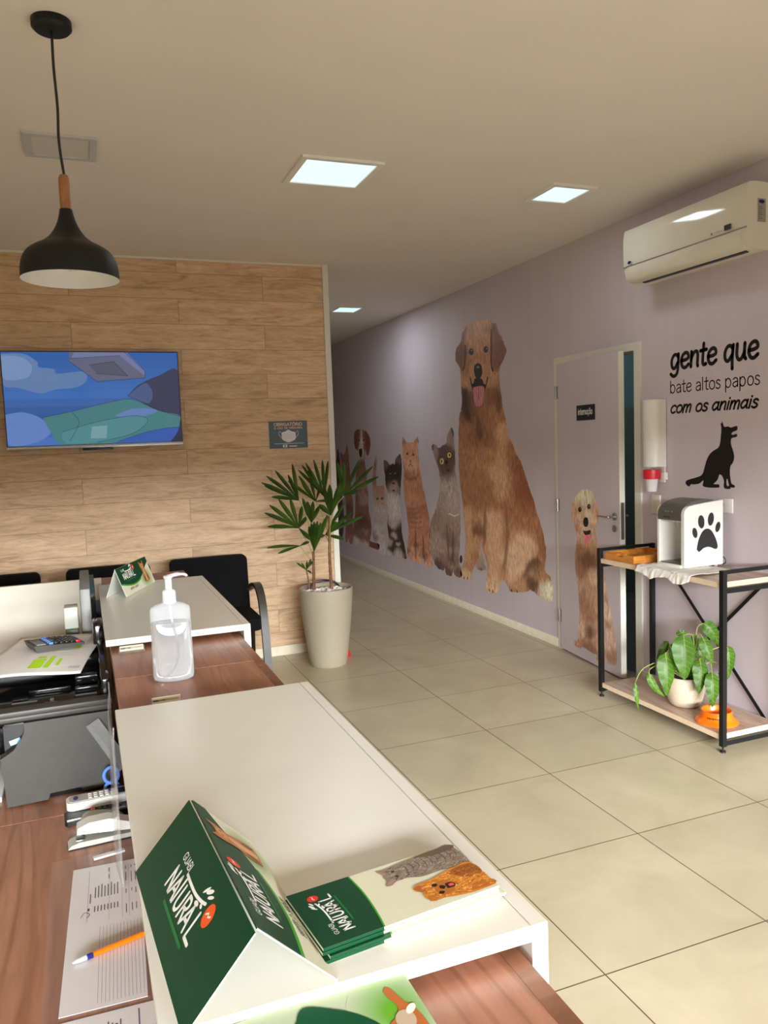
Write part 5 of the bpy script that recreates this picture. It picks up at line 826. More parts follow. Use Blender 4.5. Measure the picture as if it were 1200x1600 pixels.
MB().box(PX0 - .012, PX0 + .15, PY0 + .016, PY1 - .01, PZ - .008, PZ + .012, .004).build('base_plate', M['white'], wp)
MB().box(PX0 + .002, PX0 + .14, PY0 + .03, PY1 - .024, PZ + .012, PZ + .017, .002).build('drip_tray', M['gunmetal'], wp)
MB().lathe([(.010, 1.045), (.013, 1.05), (.013, 1.078)], (PX0 + .06, 3.29, 0), 14, cap0=True).build('spout', M['lightgrey'], wp)
for x in (PX0 + .03, PX1 - .03):
    for y in (PY0 + .02, PY1 - .02): MB().lathe([(.010, ST), (.010, PZ + .002)], (x, y, 0), 12, cap0=True, cap1=True).build('foot', M['white'], wp)
pm = PM().frame((PX0, PY0 - .0006, 0), (1, 0, 0), (0, 0, 1)); PB = rgb(44, 40, 42)
pm.poly([(x, z) for x, z in smoothline([(.082, .93), (.092, .975), (.118, 1.02), (.150, 1.035), (.182, 1.02), (.21, .975), (.222, .935), (.208, .922), (.175, .934), (.152, .938), (.125, .932), (.098, .916), (.082, .93)], 4)][:-1], PB, .0006)
for cx, cz, rx, rz, ro in ((.112, 1.073, .021, .035, .12), (.176, 1.083, .020, .035, -.15), (.070, 1.018, .016, .028, .25), (.223, 1.038, .016, .028, -.3)): pm.poly(ellip(cx, cz, rx, rz, 28, ro), PB, .0006)
pm.build('paw_print', M['vinyl'], wp)
MB().tube(smoothline([(PX1 + .001, 3.22, ST + .05), (PX1 + .018, 3.2, ST + .045), (PX1 + .022, 3.19, ST + .02), (PX1 + .018, 3.21, ST + .004)], 5), .003, 8).build('power_cord', M['black'], wp)

# peace lily in speckled pot
pl = thing('potted_peace_lily', 'leafy green plant with drooping leaves in a speckled beige pot on lower shelf', 'potted plant', (2.925, 3.235, LT))
PCX, PCY = 2.945, 3.255
MB().lathe(smoothline([(.058, LT), (.074, LT + .004), (.088, LT + .03), (.098, LT + .07), (.102, LT + .105), (.099, LT + .14), (.092, LT + .158), (.086, LT + .158), (.082, LT + .14)], 3), (PCX, PCY, 0), 44, cap0=True).build('pot', M['speckle'], pl)
MB().lathe([(.001, LT + .145), (.086, LT + .142)], (PCX, PCY, 0), 28).build('soil', M['soil'], pl)
LILY = [{"b":[2.8285,3.1361,0.5036]
,"t":[2.8043,3.1019,0.2754]
,"m":None,"w":0.1061,"p":[[2.9311,3.2329,0.2424],[2.9414,3.1876,0.3723],[2.9078,3.1577,0.4863],[2.8285,3.1361,0.5036]]},{"b":[2.7568,3.1866,0.4066]
,"t":[2.7338,3.1531,0.1904]
,"m":None,"w":0.0821,"p":[[2.9168,3.2384,0.2429],[2.8568,3.2281,0.3428],[2.8034,3.2102,0.3906],[2.7568,3.1866,0.4066]]},{"b":[2.9199,3.12,0.3664]
,"t":[2.8856,3.095,0.1928]
,"m":[2.903,3.0786,0.2935]
,"w":0.0721,"p":[[2.9407,3.2292,0.242],[2.9316,3.177,0.335],[2.9199,3.12,0.3664]]},{"b":[2.9441,3.0625,0.3121]
,"t":[2.9195,3.0334,0.1353]
,"m":None,"w":0.0679,"p":[[2.9454,3.2273,0.2418],[2.9707,3.1708,0.3519],[2.9773,3.1103,0.3457],[2.9441,3.0625,0.3121]]},{"b":[2.9684,3.1547,0.4732]
,"t":[2.9939,3.1089,0.3233]
,"m":[2.9687,3.1079,0.4136]
,"w":0.0562,"p":[[2.9407,3.2292,0.242],[2.9635,3.2045,0.3756],[2.9697,3.1833,0.478],[2.9684,3.1547,0.4732]]},{"b":[3.0796,3.2658,0.507]
,"t":[3.151,3.2258,0.3772]
,"m":[3.1111,3.2192,0.484]
,"w":0.0675,"p":[[2.9454,3.2273,0.2418],[2.9986,3.2424,0.388],[3.0346,3.2599,0.4899],[3.0796,3.2658,0.507]]},{"b":[3.1223,3.143,0.4082]
,"t":[3.1099,3.13,0.2235]
,"m":[3.1207,3.1051,0.3426]
,"w":0.0661,"p":[[2.9502,3.2254,0.2416],[3.0223,3.1982,0.3588],[3.0937,3.1639,0.3993],[3.1223,3.143,0.4082]]},{"b":[2.908,3.3445,0.4157]
,"t":[2.8587,3.3748,0.3108]
,"m":[2.8697,3.3305,0.3629]
,"w":0.0417,"p":[[2.9216,3.2366,0.2427],[2.9053,3.2972,0.3609],[2.908,3.3445,0.4157]]},{"b":[2.9741,3.2231,0.3122]
,"t":[2.9524,3.1985,0.1938]
,"m":None,"w":0.0538,"p":[[2.9359,3.231,0.2422],[2.958,3.2268,0.2873],[2.9741,3.2231,0.3122]]},{"b":[2.8983,3.267,0.4659]
,"t":[2.9654,3.2414,0.4684]
,"m":[2.9119,3.232,0.4927]
,"w":0.0307,"p":[[2.9263,3.2347,0.2425],[2.9158,3.2511,0.3707],[2.8947,3.2667,0.4482],[2.8983,3.267,0.4659]]},{"b":[3.0663,3.3013,0.3759]
,"t":[3.0988,3.2791,0.2752]
,"m":None,"w":0.0629,"p":[[2.9359,3.231,0.2422],[3.0118,3.2639,0.3283],[3.0663,3.3013,0.3759]]},{"b":[2.9251,3.3158,0.4095]
,"t":[2.9093,3.2733,0.2398]
,"m":None,"w":0.0623,"p":[[2.9263,3.2347,0.2425],[2.9265,3.2775,0.3523],[2.9251,3.3158,0.4095]]},{"b":[3.006,3.2573,0.4598]
,"t":[3.0119,3.2463,0.3695]
,"m":None,"w":0.0361,"p":[[2.9359,3.231,0.2422],[2.9837,3.2405,0.3642],[3.006,3.2573,0.4598]]},{"b":[2.4843,3.0887,0.3126]
,"t":[2.4905,3.0735,0.1796]
,"m":[2.4685,3.0571,0.2562]
,"w":0.0214,"p":[[2.9168,3.2384,0.2429],[2.7617,3.2421,0.3317],[2.6795,3.2107,0.3487],[2.5969,3.1772,0.3413],[2.5299,3.1357,0.3124],[2.4843,3.0887,0.3126]]},{"b":[2.6566,3.1946,0.313]
,"t":[2.7267,3.1555,0.1868]
,"m":[2.6456,3.1603,0.2483]
,"w":0.0346,"p":[[2.9168,3.2384,0.2429],[2.8037,3.2398,0.3264],[2.7006,3.2288,0.3231],[2.6566,3.1946,0.313]]},{"b":[3.1453,3.2083,0.2842]
,"t":[3.1218,3.2093,0.1998]
,"m":None,"w":0.0166,"p":[[2.9502,3.2254,0.2416],[3.069,3.2129,0.3068],[3.1453,3.2083,0.2842]]}]
view = cd
def leafmesh(b, t, m, w, droop=.02, fold=.25, nu=12, nv=6):
    b, t = Vector(b), Vector(t); m = Vector(m) if m else (b + t) / 2 - view * .03 + Vector((0, 0, .01))
    def fn(i, j):
        s = i; p = b * (1 - s) ** 2 + m * 2 * s * (1 - s) + t * s * s; d = ((m - b) * (1 - s) + (t - m) * s).normalized()
        sd = d.cross(view).normalized()
        prof = (math.sin(PI * min(1, s ** .72)) ** .75) * (1 - .25 * s) * 1.12 if 0 < s < 1 else 0.0
        k = (j - .5)
        wob = .004 * math.sin(s * 23 + (3 if j > .5 else 0)) * abs(k) * 2
        return p + sd * (k * w * prof) + view * (abs(k) * w * prof * fold + wob)
    return MB().grid(fn, nu, nv)
# veined leaf: pale mid rib and side veins
for L in LILY:
    lf = leafmesh(L['b'], L['t'], L['m'], L['w'] * 1.12); o = lf.build('leaf', M['leaf'], pl, angle=80)
    P = [Vector(p) for p in L['p']]; P[0] = Vector((PCX, PCY, LT + .14)) + (P[0] - Vector((PCX, PCY, P[0].z))) * .15
    MB().tube(smoothline([tuple(p) for p in P], 5), .0028, 6).build('stalk', M['petiole'], o)
    b, t = Vector(L['b']), Vector(L['t']); m = Vector(L['m']) if L['m'] else (b + t) / 2 - view * .03 + Vector((0, 0, .01))
    cv = lambda s: b * (1 - s) ** 2 + m * 2 * s * (1 - s) + t * s * s
    mb = MB().tube([cv(s) - view * .0012 for s in [k / 10 for k in range(10)]], [.0016 - .0012 * k / 10 for k in range(10)], 5)
    if L['w'] > .03:
        for k in range(1, 8):
            s = k / 9.0; d = ((m - b) * (1 - s) + (t - m) * s).normalized(); sd = d.cross(view).normalized(); s2 = min(.97, s + .10)
            pr = lambda q: (math.sin(PI * min(1, q ** .72)) ** .75) * (1 - .25 * q) * 1.12
            for sg in (-1, 1):
                mb.tube([cv(s + (s2 - s) * f) + sd * (sg * f * .43 * L['w'] * 1.12 * pr(s2)) + view * (f * .43 * L['w'] * 1.12 * pr(s2) * .25 - .0012) for f in (0, .5, 1)], .0006, 4)
    mb.build('veins', M['petiole'], o)

# orange pet bowl
bw = thing('pet_bowl', 'glossy orange plastic pet bowl on the lower rack shelf beside the plant', 'bowl', (2.905, 3.0, LT))
BX, BY = 2.905, 2.99
MB().lathe(smoothline([(.104, LT), (.104, LT + .004), (.098, LT + .010), (.082, LT + .024), (.074, LT + .045), (.074, LT + .058), (.071, LT + .060), (.067, LT + .056), (.060, LT + .03), (.045, LT + .016), (.001, LT + .014)], 3), (BX, BY, 0), 56, cap0=True).build('bowl_body', M['orange'], bw)
pm = PM()
for k in range(7):
    a = math.radians(196 + k * 6.5); rr = .0795
    pm.frame((BX + rr * math.cos(a), BY + rr * math.sin(a), LT + .034), (-math.sin(a), math.cos(a), 0), (-.35 * math.cos(a), -.35 * math.sin(a), 1)); pm.poly([(-.003, -.004), (.003, -.004), (.003, .004), (-.002, .004)] if k % 2 else [(-.0025, -.004), (.0025, -.002), (.0025, .004), (-.0025, .003)], rgb(90, 44, 12), .001)
pm.build('lettering', M['print'], bw)

# ------------------------------------------------------------------ potted palm
PPX, PPY = 1.545, 5.215
pp = thing('potted_palm', 'tall fan-leaved palm in a tapered grey stone planter by the oak wall corner', 'potted plant', (PPX, PPY, 0))
MB().lathe(smoothline([(.118, 0), (.126, .004), (.136, .05), (.154, .18), (.171, .32), (.183, .44), (.188, .52), (.189, .546), (.181, .548), (.176, .52), (.172, .49)], 3), (PPX, PPY, 0), 60, cap0=True).build('planter', M['stone_pot'], pp)
MB().lathe([(.001, .512), (.176, .505)], (PPX, PPY, 0), 36).build('soil', M['soil'], pp)
rnd = random.Random(3); mb = MB()
for k in range(120):
    a = rnd.uniform(0, 2 * PI); r = .158 * math.sqrt(rnd.random()); s = rnd.uniform(.012, .02)
    if a > .5 and a < 2.4 and r > .09: continue
    mb.sphere((PPX + r * math.cos(a), PPY + r * math.sin(a), .515 + rnd.uniform(0, .018)), s, 8, (rnd.uniform(.8, 1.3), rnd.uniform(.8, 1.3), rnd.uniform(.6, .9)))
o = mb.build('pebbles', M['pebble'], pp); o['kind'] = 'stuff'
MB().tube(smoothline([(PPX - .10, PPY + .09, .52), (PPX - .06, PPY + .10, .565), (PPX + .01, PPY + .10, .58), (PPX + .09, PPY + .10, .565), (PPX + .13, PPY + .07, .52)], 6), .008, 8).build('hoop', M['black'], pp)
PALM = {"fronds":[{"c":[1.3838,5.2293,1.1699]
,"t":[[1.1403,5.2759,1.3028],[1.1759,5.3424,1.2764],[1.1573,5.1928,1.3501],[1.2544,5.3347,1.3784],[1.3442,5.3359,1.3457],[1.337,5.176,1.4226],[1.2075,5.2847,1.2012]]
,"w":0.017,"p":[[1.4838,5.2608,0.7787],[1.4688,5.2455,0.9322],[1.4165,5.2473,1.1149],[1.3838,5.2293,1.1699]]},{"c":[1.596,5.3206,1.1783]
,"t":[[1.4588,5.3792,1.4069],[1.4813,5.3594,1.4212],[1.5322,5.3293,1.4419],[1.6266,5.4305,1.4355],[1.6646,5.417,1.4263],[1.4698,5.5291,1.3694]]
,"w":0.016,"p":[[1.6049,5.2354,0.9982],[1.6031,5.2782,1.1008],[1.596,5.3206,1.1783]]},{"c":[1.5707,5.1041,1.0629]
,"t":[[1.6462,4.9794,1.3113],[1.588,5.1542,1.2685],[1.5067,5.1533,1.1373],[1.6043,4.9649,1.2854],[1.5624,5.2003,1.2422]]
,"w":0.024,"p":[[1.5864,5.221,0.7746],[1.5774,5.1642,0.9317],[1.5707,5.1041,1.0629]]},{"c":[1.7143,5.2323,1.1796]
,"t":[[1.8718,5.3216,1.4259],[1.8916,5.104,1.3824],[1.9501,5.1509,1.3069],[1.7157,5.2047,1.4201],[1.683,5.261,1.421],[1.7919,5.1537,1.2164]]
,"w":0.017,"p":[[1.6073,5.233,0.9831],[1.6462,5.24,1.1005],[1.7143,5.2323,1.1796]]},{"c":[1.3813,5.2546,0.9754]
,"t":[[1.1636,5.3303,1.0904],[1.1697,5.1955,1.1525],[1.2311,5.1825,1.1928],[1.3327,5.2683,1.1857],[1.3861,5.1605,1.1335],[1.1894,5.3676,0.9886],[1.4543,5.2986,1.0452],[1.439,5.1735,0.8971]]
,"w":0.019,"p":[[1.4808,5.2576,0.734],[1.4498,5.2478,0.8434],[1.3813,5.2546,0.9754]]},{"c":[1.4544,5.1471,0.821]
,"t":[[1.4508,5.2415,0.9826],[1.4617,5.2139,1.0065],[1.4793,5.2013,1.0175],[1.4695,5.0873,1.0312],[1.4834,5.0521,1.0222],[1.5295,5.0432,1.0717]]
,"w":0.02,"p":[[1.4784,5.2571,0.7191],[1.4661,5.2017,0.765],[1.4544,5.1471,0.821]]},{"c":[1.3914,5.2813,0.8461]
,"t":[[1.1715,5.3414,0.8426],[1.241,5.324,0.7997],[1.4161,5.1207,0.8897]]
,"w":0.014,"p":[[1.4764,5.255,0.6893],[1.4432,5.2645,0.7667],[1.3914,5.2813,0.8461]]},{"c":[1.582,5.2892,0.9079]
,"t":[[1.6554,5.2454,1.0013],[1.7605,5.1959,1.0658],[1.8483,5.2296,1.027],[1.6927,5.2071,0.8771],[1.5836,5.4315,0.8782],[1.7863,5.3288,0.9851],[1.7356,5.2786,1.1341]]
,"w":0.017,"p":[[1.5935,5.2254,0.8491],[1.588,5.257,0.8765],[1.582,5.2892,0.9079]]},{"c":[1.4773,5.2635,1.005]
,"t":[[1.4397,5.2745,1.1229],[1.5426,5.2777,1.1161],[1.4772,5.3489,1.1499],[1.4649,5.1545,1.1618],[1.4368,5.3249,1.1763]]
,"w":0.019,"p":[[1.4838,5.2608,0.7787],[1.4865,5.2599,0.8918],[1.4773,5.2635,1.005]]},{"c":[1.4062,5.1956,0.6854]
,"t":[[1.3508,5.2407,0.7367],[1.3797,5.2211,0.7344],[1.4297,5.254,0.7391],[1.4401,5.178,0.7644],[1.4751,5.2586,0.7382],[1.4211,5.1159,0.6731]]
,"w":0.009,"p":[[1.4383,5.2562,0.5488],[1.424,5.2258,0.623],[1.4062,5.1956,0.6854]]},{"c":[1.5484,5.3787,1.1437]
,"t":[[1.4474,5.4376,1.3304],[1.3779,5.4788,1.2945],[1.4589,5.4025,1.2775],[1.5268,5.4382,1.334],[1.5912,5.3393,1.2955],[1.7131,5.3942,1.1365]]
,"w":0.016,"p":[[1.5914,5.2262,0.8492],[1.5878,5.2953,0.9944],[1.5484,5.3787,1.1437]]}]
,"canes":[[[1.5824,5.1988,0.5281],[1.5838,5.2112,0.6626],[1.5864,5.221,0.7746],[1.5949,5.2299,0.9014],[1.5842,5.1943,1.0479]],[[1.4607,5.2143,0.5382],[1.4654,5.2232,0.6495],[1.4696,5.2287,0.7237],[1.4623,5.1862,0.8121]],[[1.4261,5.2072,0.5505],[1.4187,5.2066,0.6264],[1.4062,5.1956,0.6854]]]}
for L in PALM['canes']:
    pts = smoothline([tuple(p) for p in L], 6); n = len(pts); r0 = .0125 if L[0][2] and len(L) > 3 else .006
    MB().tube(pts, [r0 * (1 + .12 * math.sin(i * 2.3)) * (1 - .35 * i / n) for i in range(n)], 10).build('cane', M['cane'], pp)
for Fd in PALM['fronds']:
    c = Vector(Fd['c']); mb = MB()
    for t in Fd['t']:
        t = Vector(t); ax = t - c; L_ = ax.length; d = ax.normalized(); sd = d.cross(view).normalized(); w = Fd['w'] * 1.5
        sag = Vector((0, 0, -1)) * .05 * L_ * (1 - abs(d.z))
        def fn(i, j, c=c, ax=ax, sd=sd, w=w, sag=sag):
            pr = .22 + .78 * min(1, i / .5) ** 1.2 if i < .5 else 1.0
            if i > .72: pr = max(.22, 1 - ((i - .72) / .28) ** 1.8 * .78)
            k = j - .5
            return c + ax * i + sag * (4 * i * (1 - i) - i * i * .0) * -.6 + sd * (k * w * pr) + view * (abs(k) * w * pr * .55)
        mb.grid(fn, 9, 2)
    o = mb.build('frond', M['palmleaf'], pp, angle=25)
    if Fd['p']: MB().tube(smoothline([tuple(p) for p in Fd['p']], 5), .0028, 6).build('leaf_stalk', M['petiole'], o)
# small red object on the floor behind the planter
rd = MB().lathe(smoothline([(.05, 0), (.05, .01), (.036, .05), (.026, .085), (.006, .092)], 2), (1.705, 5.36, 0), 24, cap0=True, cap1=True).build('floor_marker', M['red'])
tag(rd, 'small red cone-like object on the floor half hidden behind the stone planter', 'marker')

# ------------------------------------------------------------------ visitor chairs
def make_chair(label):
    t = thing('visitor_chair', label, 'chair', (0, 0, 0), 0, 'black visitor chairs along the oak wall')
    t['_w'] = (0, 0, 0)
    sp = rrect(-.245, .245, -.24, .22, .06)
    mb = MB().prism(sp, .40, .475, lambda u, v, w: Vector((u, v, w))); bmesh.ops.bevel(mb.bm, geom=[e for e in mb.bm.edges if abs(e.verts[0].co.z - e.verts[1].co.z) < 1e-6 and len(e.link_faces) == 2 and e.calc_face_angle(0) > .8], offset=.02, segments=3, affect='EDGES')
    mb.build('seat', M['fabric'], t)
    bp_ = rrect(-.255, .255, .43, .822, .035)
    MB().prism(bp_, 0, .055, lambda u, v, w: Vector((u, .20 + w + (v - .43) * .10, v))).build('backrest', M['fabric'], t)
    for s in (-1, 1):
        x = s * .283
        path = smoothline([(x * .9, .235, .585), (x, .17, .62), (x, .08, .632), (x, .01, .612), (x, -.05, .555), (x, -.09, .46), (x, -.125, .30), (x, -.15, .12), (x, -.165, .0)], 5)
        mb = MB(); n = len(path); ring = []
        for i, p in enumerate(path):
            d = (Vector(path[min(i + 1, n - 1)]) - Vector(path[max(i - 1, 0)])).normalized(); nn = Vector((1, 0, 0)).cross(d).normalized()
            ring.append([mb.bm.verts.new(Vector(p) + Vector((a, 0, 0)) + nn * b) for a, b in ((-.024, -.014), (.024, -.014), (.026, .010), (.012, .016), (-.012, .016), (-.026, .010))])
        for A_, B_ in zip(ring, ring[1:]):
            for k in range(6): mb.bm.faces.new((A_[k], A_[(k + 1) % 6], B_[(k + 1) % 6], B_[k]))
        mb.bm.faces.new(ring[0][::-1]); mb.bm.faces.new(ring[-1])
        mb.build('armrest', M['arm'], t)
        MB().tube([(x * .93, .18, .43), (x * .93, .23, .0)], .014, 10).build('rear_leg', M['matte_black'], t)
    MB().box(-.27, .27, -.10, .18, .375, .40, .004).build('seat_frame', M['matte_black'], t)
    MB().bar((0, .22, .36), (0, .268, .6), .06, .012, (0, 1, 0)).build('back_bracket', M['matte_black'], t)
    return t
ch = make_chair('black fabric visitor chair with curved dark armrest, nearest the palm planter')
ch.location = (.757, 5.03, 0)
CH = [(.122, 5.0, 'black fabric visitor chair behind the far tent card, middle of three'), (-.535, 5.0, 'black fabric visitor chair farthest left, only its top showing above the cream panel')]
for x, y, lab in CH: dup(ch, (x, y, 0), 0, lab)

# ------------------------------------------------------------------ reception desks
WT = 1.04            # wooden counter top
DT = .75             # work desk top
def desk(y0, y1, label, cut):
    t = thing('reception_desk', label, 'desk', (0, (y0 + y1) / 2, 0), 0, 'walnut reception desks')
    MB().box(.040, .374, y0, y1, WT - .025, WT, .0015, 1).build('countertop', M['walnut'], t, smooth=False)
    MB().box(.355, .3745, y0, y1, WT, WT + .0004).build('edge_strip', M['walnut_x'], t, smooth=False)
    MB().box(-.66, .052, y0, y1, DT - .025, DT, .0015, 1).build('desktop', M['walnut'], t, smooth=False)
    MB().box(.336, .356, y0 + .004, y1 - .004, 0, WT - .025).build('front_panel', M['walnut_x'], t, smooth=False)
    MB().box(.052, .070, y0 + .02, y1 - .02, DT - .1, WT - .025).build('riser_panel', M['walnut_x'], t, smooth=False)
    for y in (y0, y1 - .02):
        MB().box(-.64, .30, y, y + .02, 0, DT - .025).build('side_panel', M['walnut_x'], t, smooth=False)
        MB().box(.07, .336, y, y + .02, DT - .025, WT - .025).build('counter_side', M['walnut_x'], t, smooth=False)
    return t
SEAM = 1.826
near_desk = desk(.06, SEAM - .001, 'near walnut reception desk under the large green tent card', 0)
far_desk = desk(SEAM + .001, 3.36, 'far walnut reception desk reaching behind the hand sanitiser bottle', 0)
def riser(y0, y1, label):
    t = thing('counter_shelf', label, 'shelf', (.2, (y0 + y1) / 2, WT), 0, 'white counter shelves')
    MB().box(.029, .383, y0, y1, 1.053, 1.070, .0008, 1).build('shelf_top', M['melamine'], t, smooth=False)
    MB().box(.3838, .402, y0, y1, 0.0, 1.070, .0008, 1).build('side_panel', M['melamine'], t, smooth=False)
    MB().box(.06, .10, y0 + .10, y1 - .02, WT, 1.053).build('support_batten', M['melamine'], t, smooth=False)
    return t
riser(.634, 1.512, 'large white counter shelf nearest the camera with tent card and leaflets on it')
riser(2.092, 2.99, 'white counter shelf farther back holding the small green tent card')
rp = MB().box(-2.2, .044, 3.157, 3.173, 0, 1.07, .001, 1).build('back_panel', M['cream'], smooth=False)
tag(rp, 'tall cream panel closing the far side of the work area behind the monitor', 'panel')

# ------------------------------------------------------------------ printed cards and leaflets
GREEN, DGREEN, LIME, CREAM = rgb(2, 62, 34), rgb(4, 64, 36), rgb(64, 158, 40), rgb(214, 212, 188)
def logo(pm, u0, v0, k, h, ell=(230, 88, 30), wt=.17, tagline=True):
    """brand lettering with the branch growing out of the T; k = letter height"""
    Wc = rgb(238, 238, 234); R = lambda pts, w=wt: pm.ribbon([(u0 + x * k, v0 + y * k) for x, y in pts], w * k, Wc, h)
    for g, x, w in (('N', 0, .82), ('A', .82, .78), ('U', 1.98, .8), ('R', 2.86, .74), ('A', 3.5, .82), ('L', 4.5, .9)):
        for st in GL[g][1]: R([(x + px * w / GL[g][0], py * (1.12 if g == 'L' else 1)) for px, py in (smoothline(st, 4) if len(st) > 2 else st)])
    R([(1.72, 0), (1.72, 1.25)])
    R(smoothline([(1.45, 1.27), (2.4, 1.24), (3.3, 1.26), (4.1, 1.38), (4.6, 1.52)], 4), .15)
    for cx, cy, rx, ry, ro in ((3.95, 1.85, .30, .075, .9), (4.3, 1.95, .33, .11, .55), (4.65, 1.86, .28, .08, .5), (3.85, 1.12, .24, .11, .1), (4.35, 1.27, .15, .08, -.2)): pm.poly([(u0 + x * k, v0 + y * k) for x, y in ellip(cx, cy, rx, ry, 16, ro)], Wc, h)
    pm.poly([(u0 + x * k, v0 + y * k) for x, y in ellip(5.38, 1.42, .44, .5, 24, .3)], rgb(*ell), h)
    pm.ribbon([(u0 + x * k, v0 + y * k) for x, y in ((5.15, 1.36), (5.32, 1.50), (5.44, 1.38), (5.6, 1.48))], .09 * k, Wc, h + .0002)
    text(pm, list('GUABI'), u0 - .06 * k, v0 + 1.36 * k, .38 * k, .05 * k, Wc, h, width=1.5 * k)
    if tagline: pm.ribbon([(u0 + 1.05 * k, v0 - .36 * k), (u0 + 4.9 * k, v0 - .36 * k)], .16 * k, rgb(24, 112, 52), h)
def glow(pm, cx, cy, rx, ry, cin, cout, h, clip, n=16):
    for i in range(n):
        t = i / (n - 1); c = tuple(a + (b - a) * t for a, b in zip(cout, cin)); s = 1 - .78 * t
        pm.poly([(min(clip[1], max(clip[0], x)), min(clip[3], max(clip[2], y))) for x, y in ellip(cx, cy, rx * s, ry * s, 24)], c, h + i * .000015)
def cat_print(pm, u, v, s, h, tall=True):
    """small sitting cat seen from the front"""
    P = lambda pts, c, dh=0: pm.poly([(u + x * s * 1.45, v + y * s) for x, y in smoothline(list(pts) + [pts[0]], 4)[:-1]], rgb(*c), h + dh)
    P([(-.16, 0), (-.2, .2), (-.14, .45), (-.15, .62), (-.18, .78), (-.17, .98), (-.08, .88), (.06, .88), (.14, .99), (.15, .78), (.11, .6), (.16, .4), (.2, .18), (.17, 0)], (176, 112, 62))
    P([(-.06, .05), (-.08, .4), (-.03, .58), (.04, .58), (.06, .4), (.05, .05)], (206, 160, 116), .0001)
    P([(-.1, .66), (-.1, .8), (0, .84), (.09, .8), (.09, .66), (0, .62)], (198, 140, 88), .0001)
    for x in (-.055, .045): P([(x - .018, .74), (x, .765), (x + .018, .74), (x, .72)], (60, 44, 24), .0002)
    P([(-.19, .02), (-.1, .1), (-.08, .3), (-.16, .24)], (120, 68, 38), .0001); P([(.19, .02), (.1, .1), (.1, .3), (.17, .22)], (120, 68, 38), .0001)
def tent_card(label, LF0, LF1, RF1, RF0, A0, A1, scale_k):
    """folded card: LF far/near foot of the left face, RF near/far foot of the right face, A far/near fold"""
    LF0, LF1, RF1, RF0, A0, A1 = map(Vector, (LF0, LF1, RF1, RF0, A0, A1)); base = (LF0 + LF1 + RF0 + RF1) / 4
    t = thing('tent_card', label, 'tent card', tuple(base), 0, 'green tent cards')
    out = []
    for nm, f0, f1, a0, left in (('left_leaf', LF0, LF1, A0, True), ('right_leaf', RF1, RF0, A1, False)):
        pm = PM().frame(f0, f1 - f0, a0 - f0); w = (f1 - f0).length; hgt = abs((a0 - f0).dot(pm.V))
        pm.plate(0, w, 0, hgt, .0012, GREEN if left else CREAM, 0, rgb(226, 226, 218), GREEN)
        H0 = .0003; kx = w / .284
        if left: logo(pm, .082 * kx, .033 * hgt / .1, .022 * kx, H0)
        else:
            cl = (0.0, w, 0.0, hgt)
            glow(pm, .222 * kx, .03, .062 * kx, .04, rgb(92, 140, 44), CREAM, H0, cl)
            curve = smoothline([(0, .047), (.05 * kx, .036), (.1 * kx, .030), (.15 * kx, .033), (.2 * kx, .046), (.25 * kx, .068), (w, .080)], 4)
            curve = [(u, v * hgt / .1) for u, v in curve]
            pm.poly([(u, max(0, v - .005)) for u, v in curve[:int(len(curve) * .62)]] + [(u, v) for u, v in reversed(curve[:int(len(curve) * .62)])], LIME, H0 + .0003)
            pm.poly(curve + [(w, hgt), (0, hgt)], GREEN, H0 + .0004)
            logo(pm, .037 * kx, .055 * hgt / .1, .0195 * kx, H0 + .0007, (214, 62, 34))
            cat_print(pm, .222 * kx, .016, .078, H0 + .0009)
            text(pm, list('S') + list('en') + ['t', 'a'] + [' '] + list('o') + [' '] + list('s') + list('a') + list('b') + list('or'), .055 * kx, .0145, .006, .0012, rgb(74, 72, 58), H0 + .0003, width=.075 * kx, slant=.3)
        pm.build(nm, M['print'], t)
    return t
Z7 = 1.0712
tent_card('large green tent card lying close to the camera on the near white shelf', (.027, .903, Z7), (.046, .622, Z7), (.184, .637, Z7), (.165, .91, Z7), (.092, .9, 1.142), (.114, .628, 1.142), 1)
dvv = Vector((.39, .92, 0)).normalized(); per = Vector((-.92, .39, 0)).normalized(); R1 = Vector((.112, 2.679, Z7)); L1_ = R1 + per * .068
tent_card('green tent card standing on the far white shelf, right of the monitor', L1_ + dvv * .292, L1_, R1, R1 + dvv * .292, R1 + per * .034 + dvv * .292 + Vector((0, 0, .094)), R1 + per * .034 + Vector((0, 0, .094)), 1)

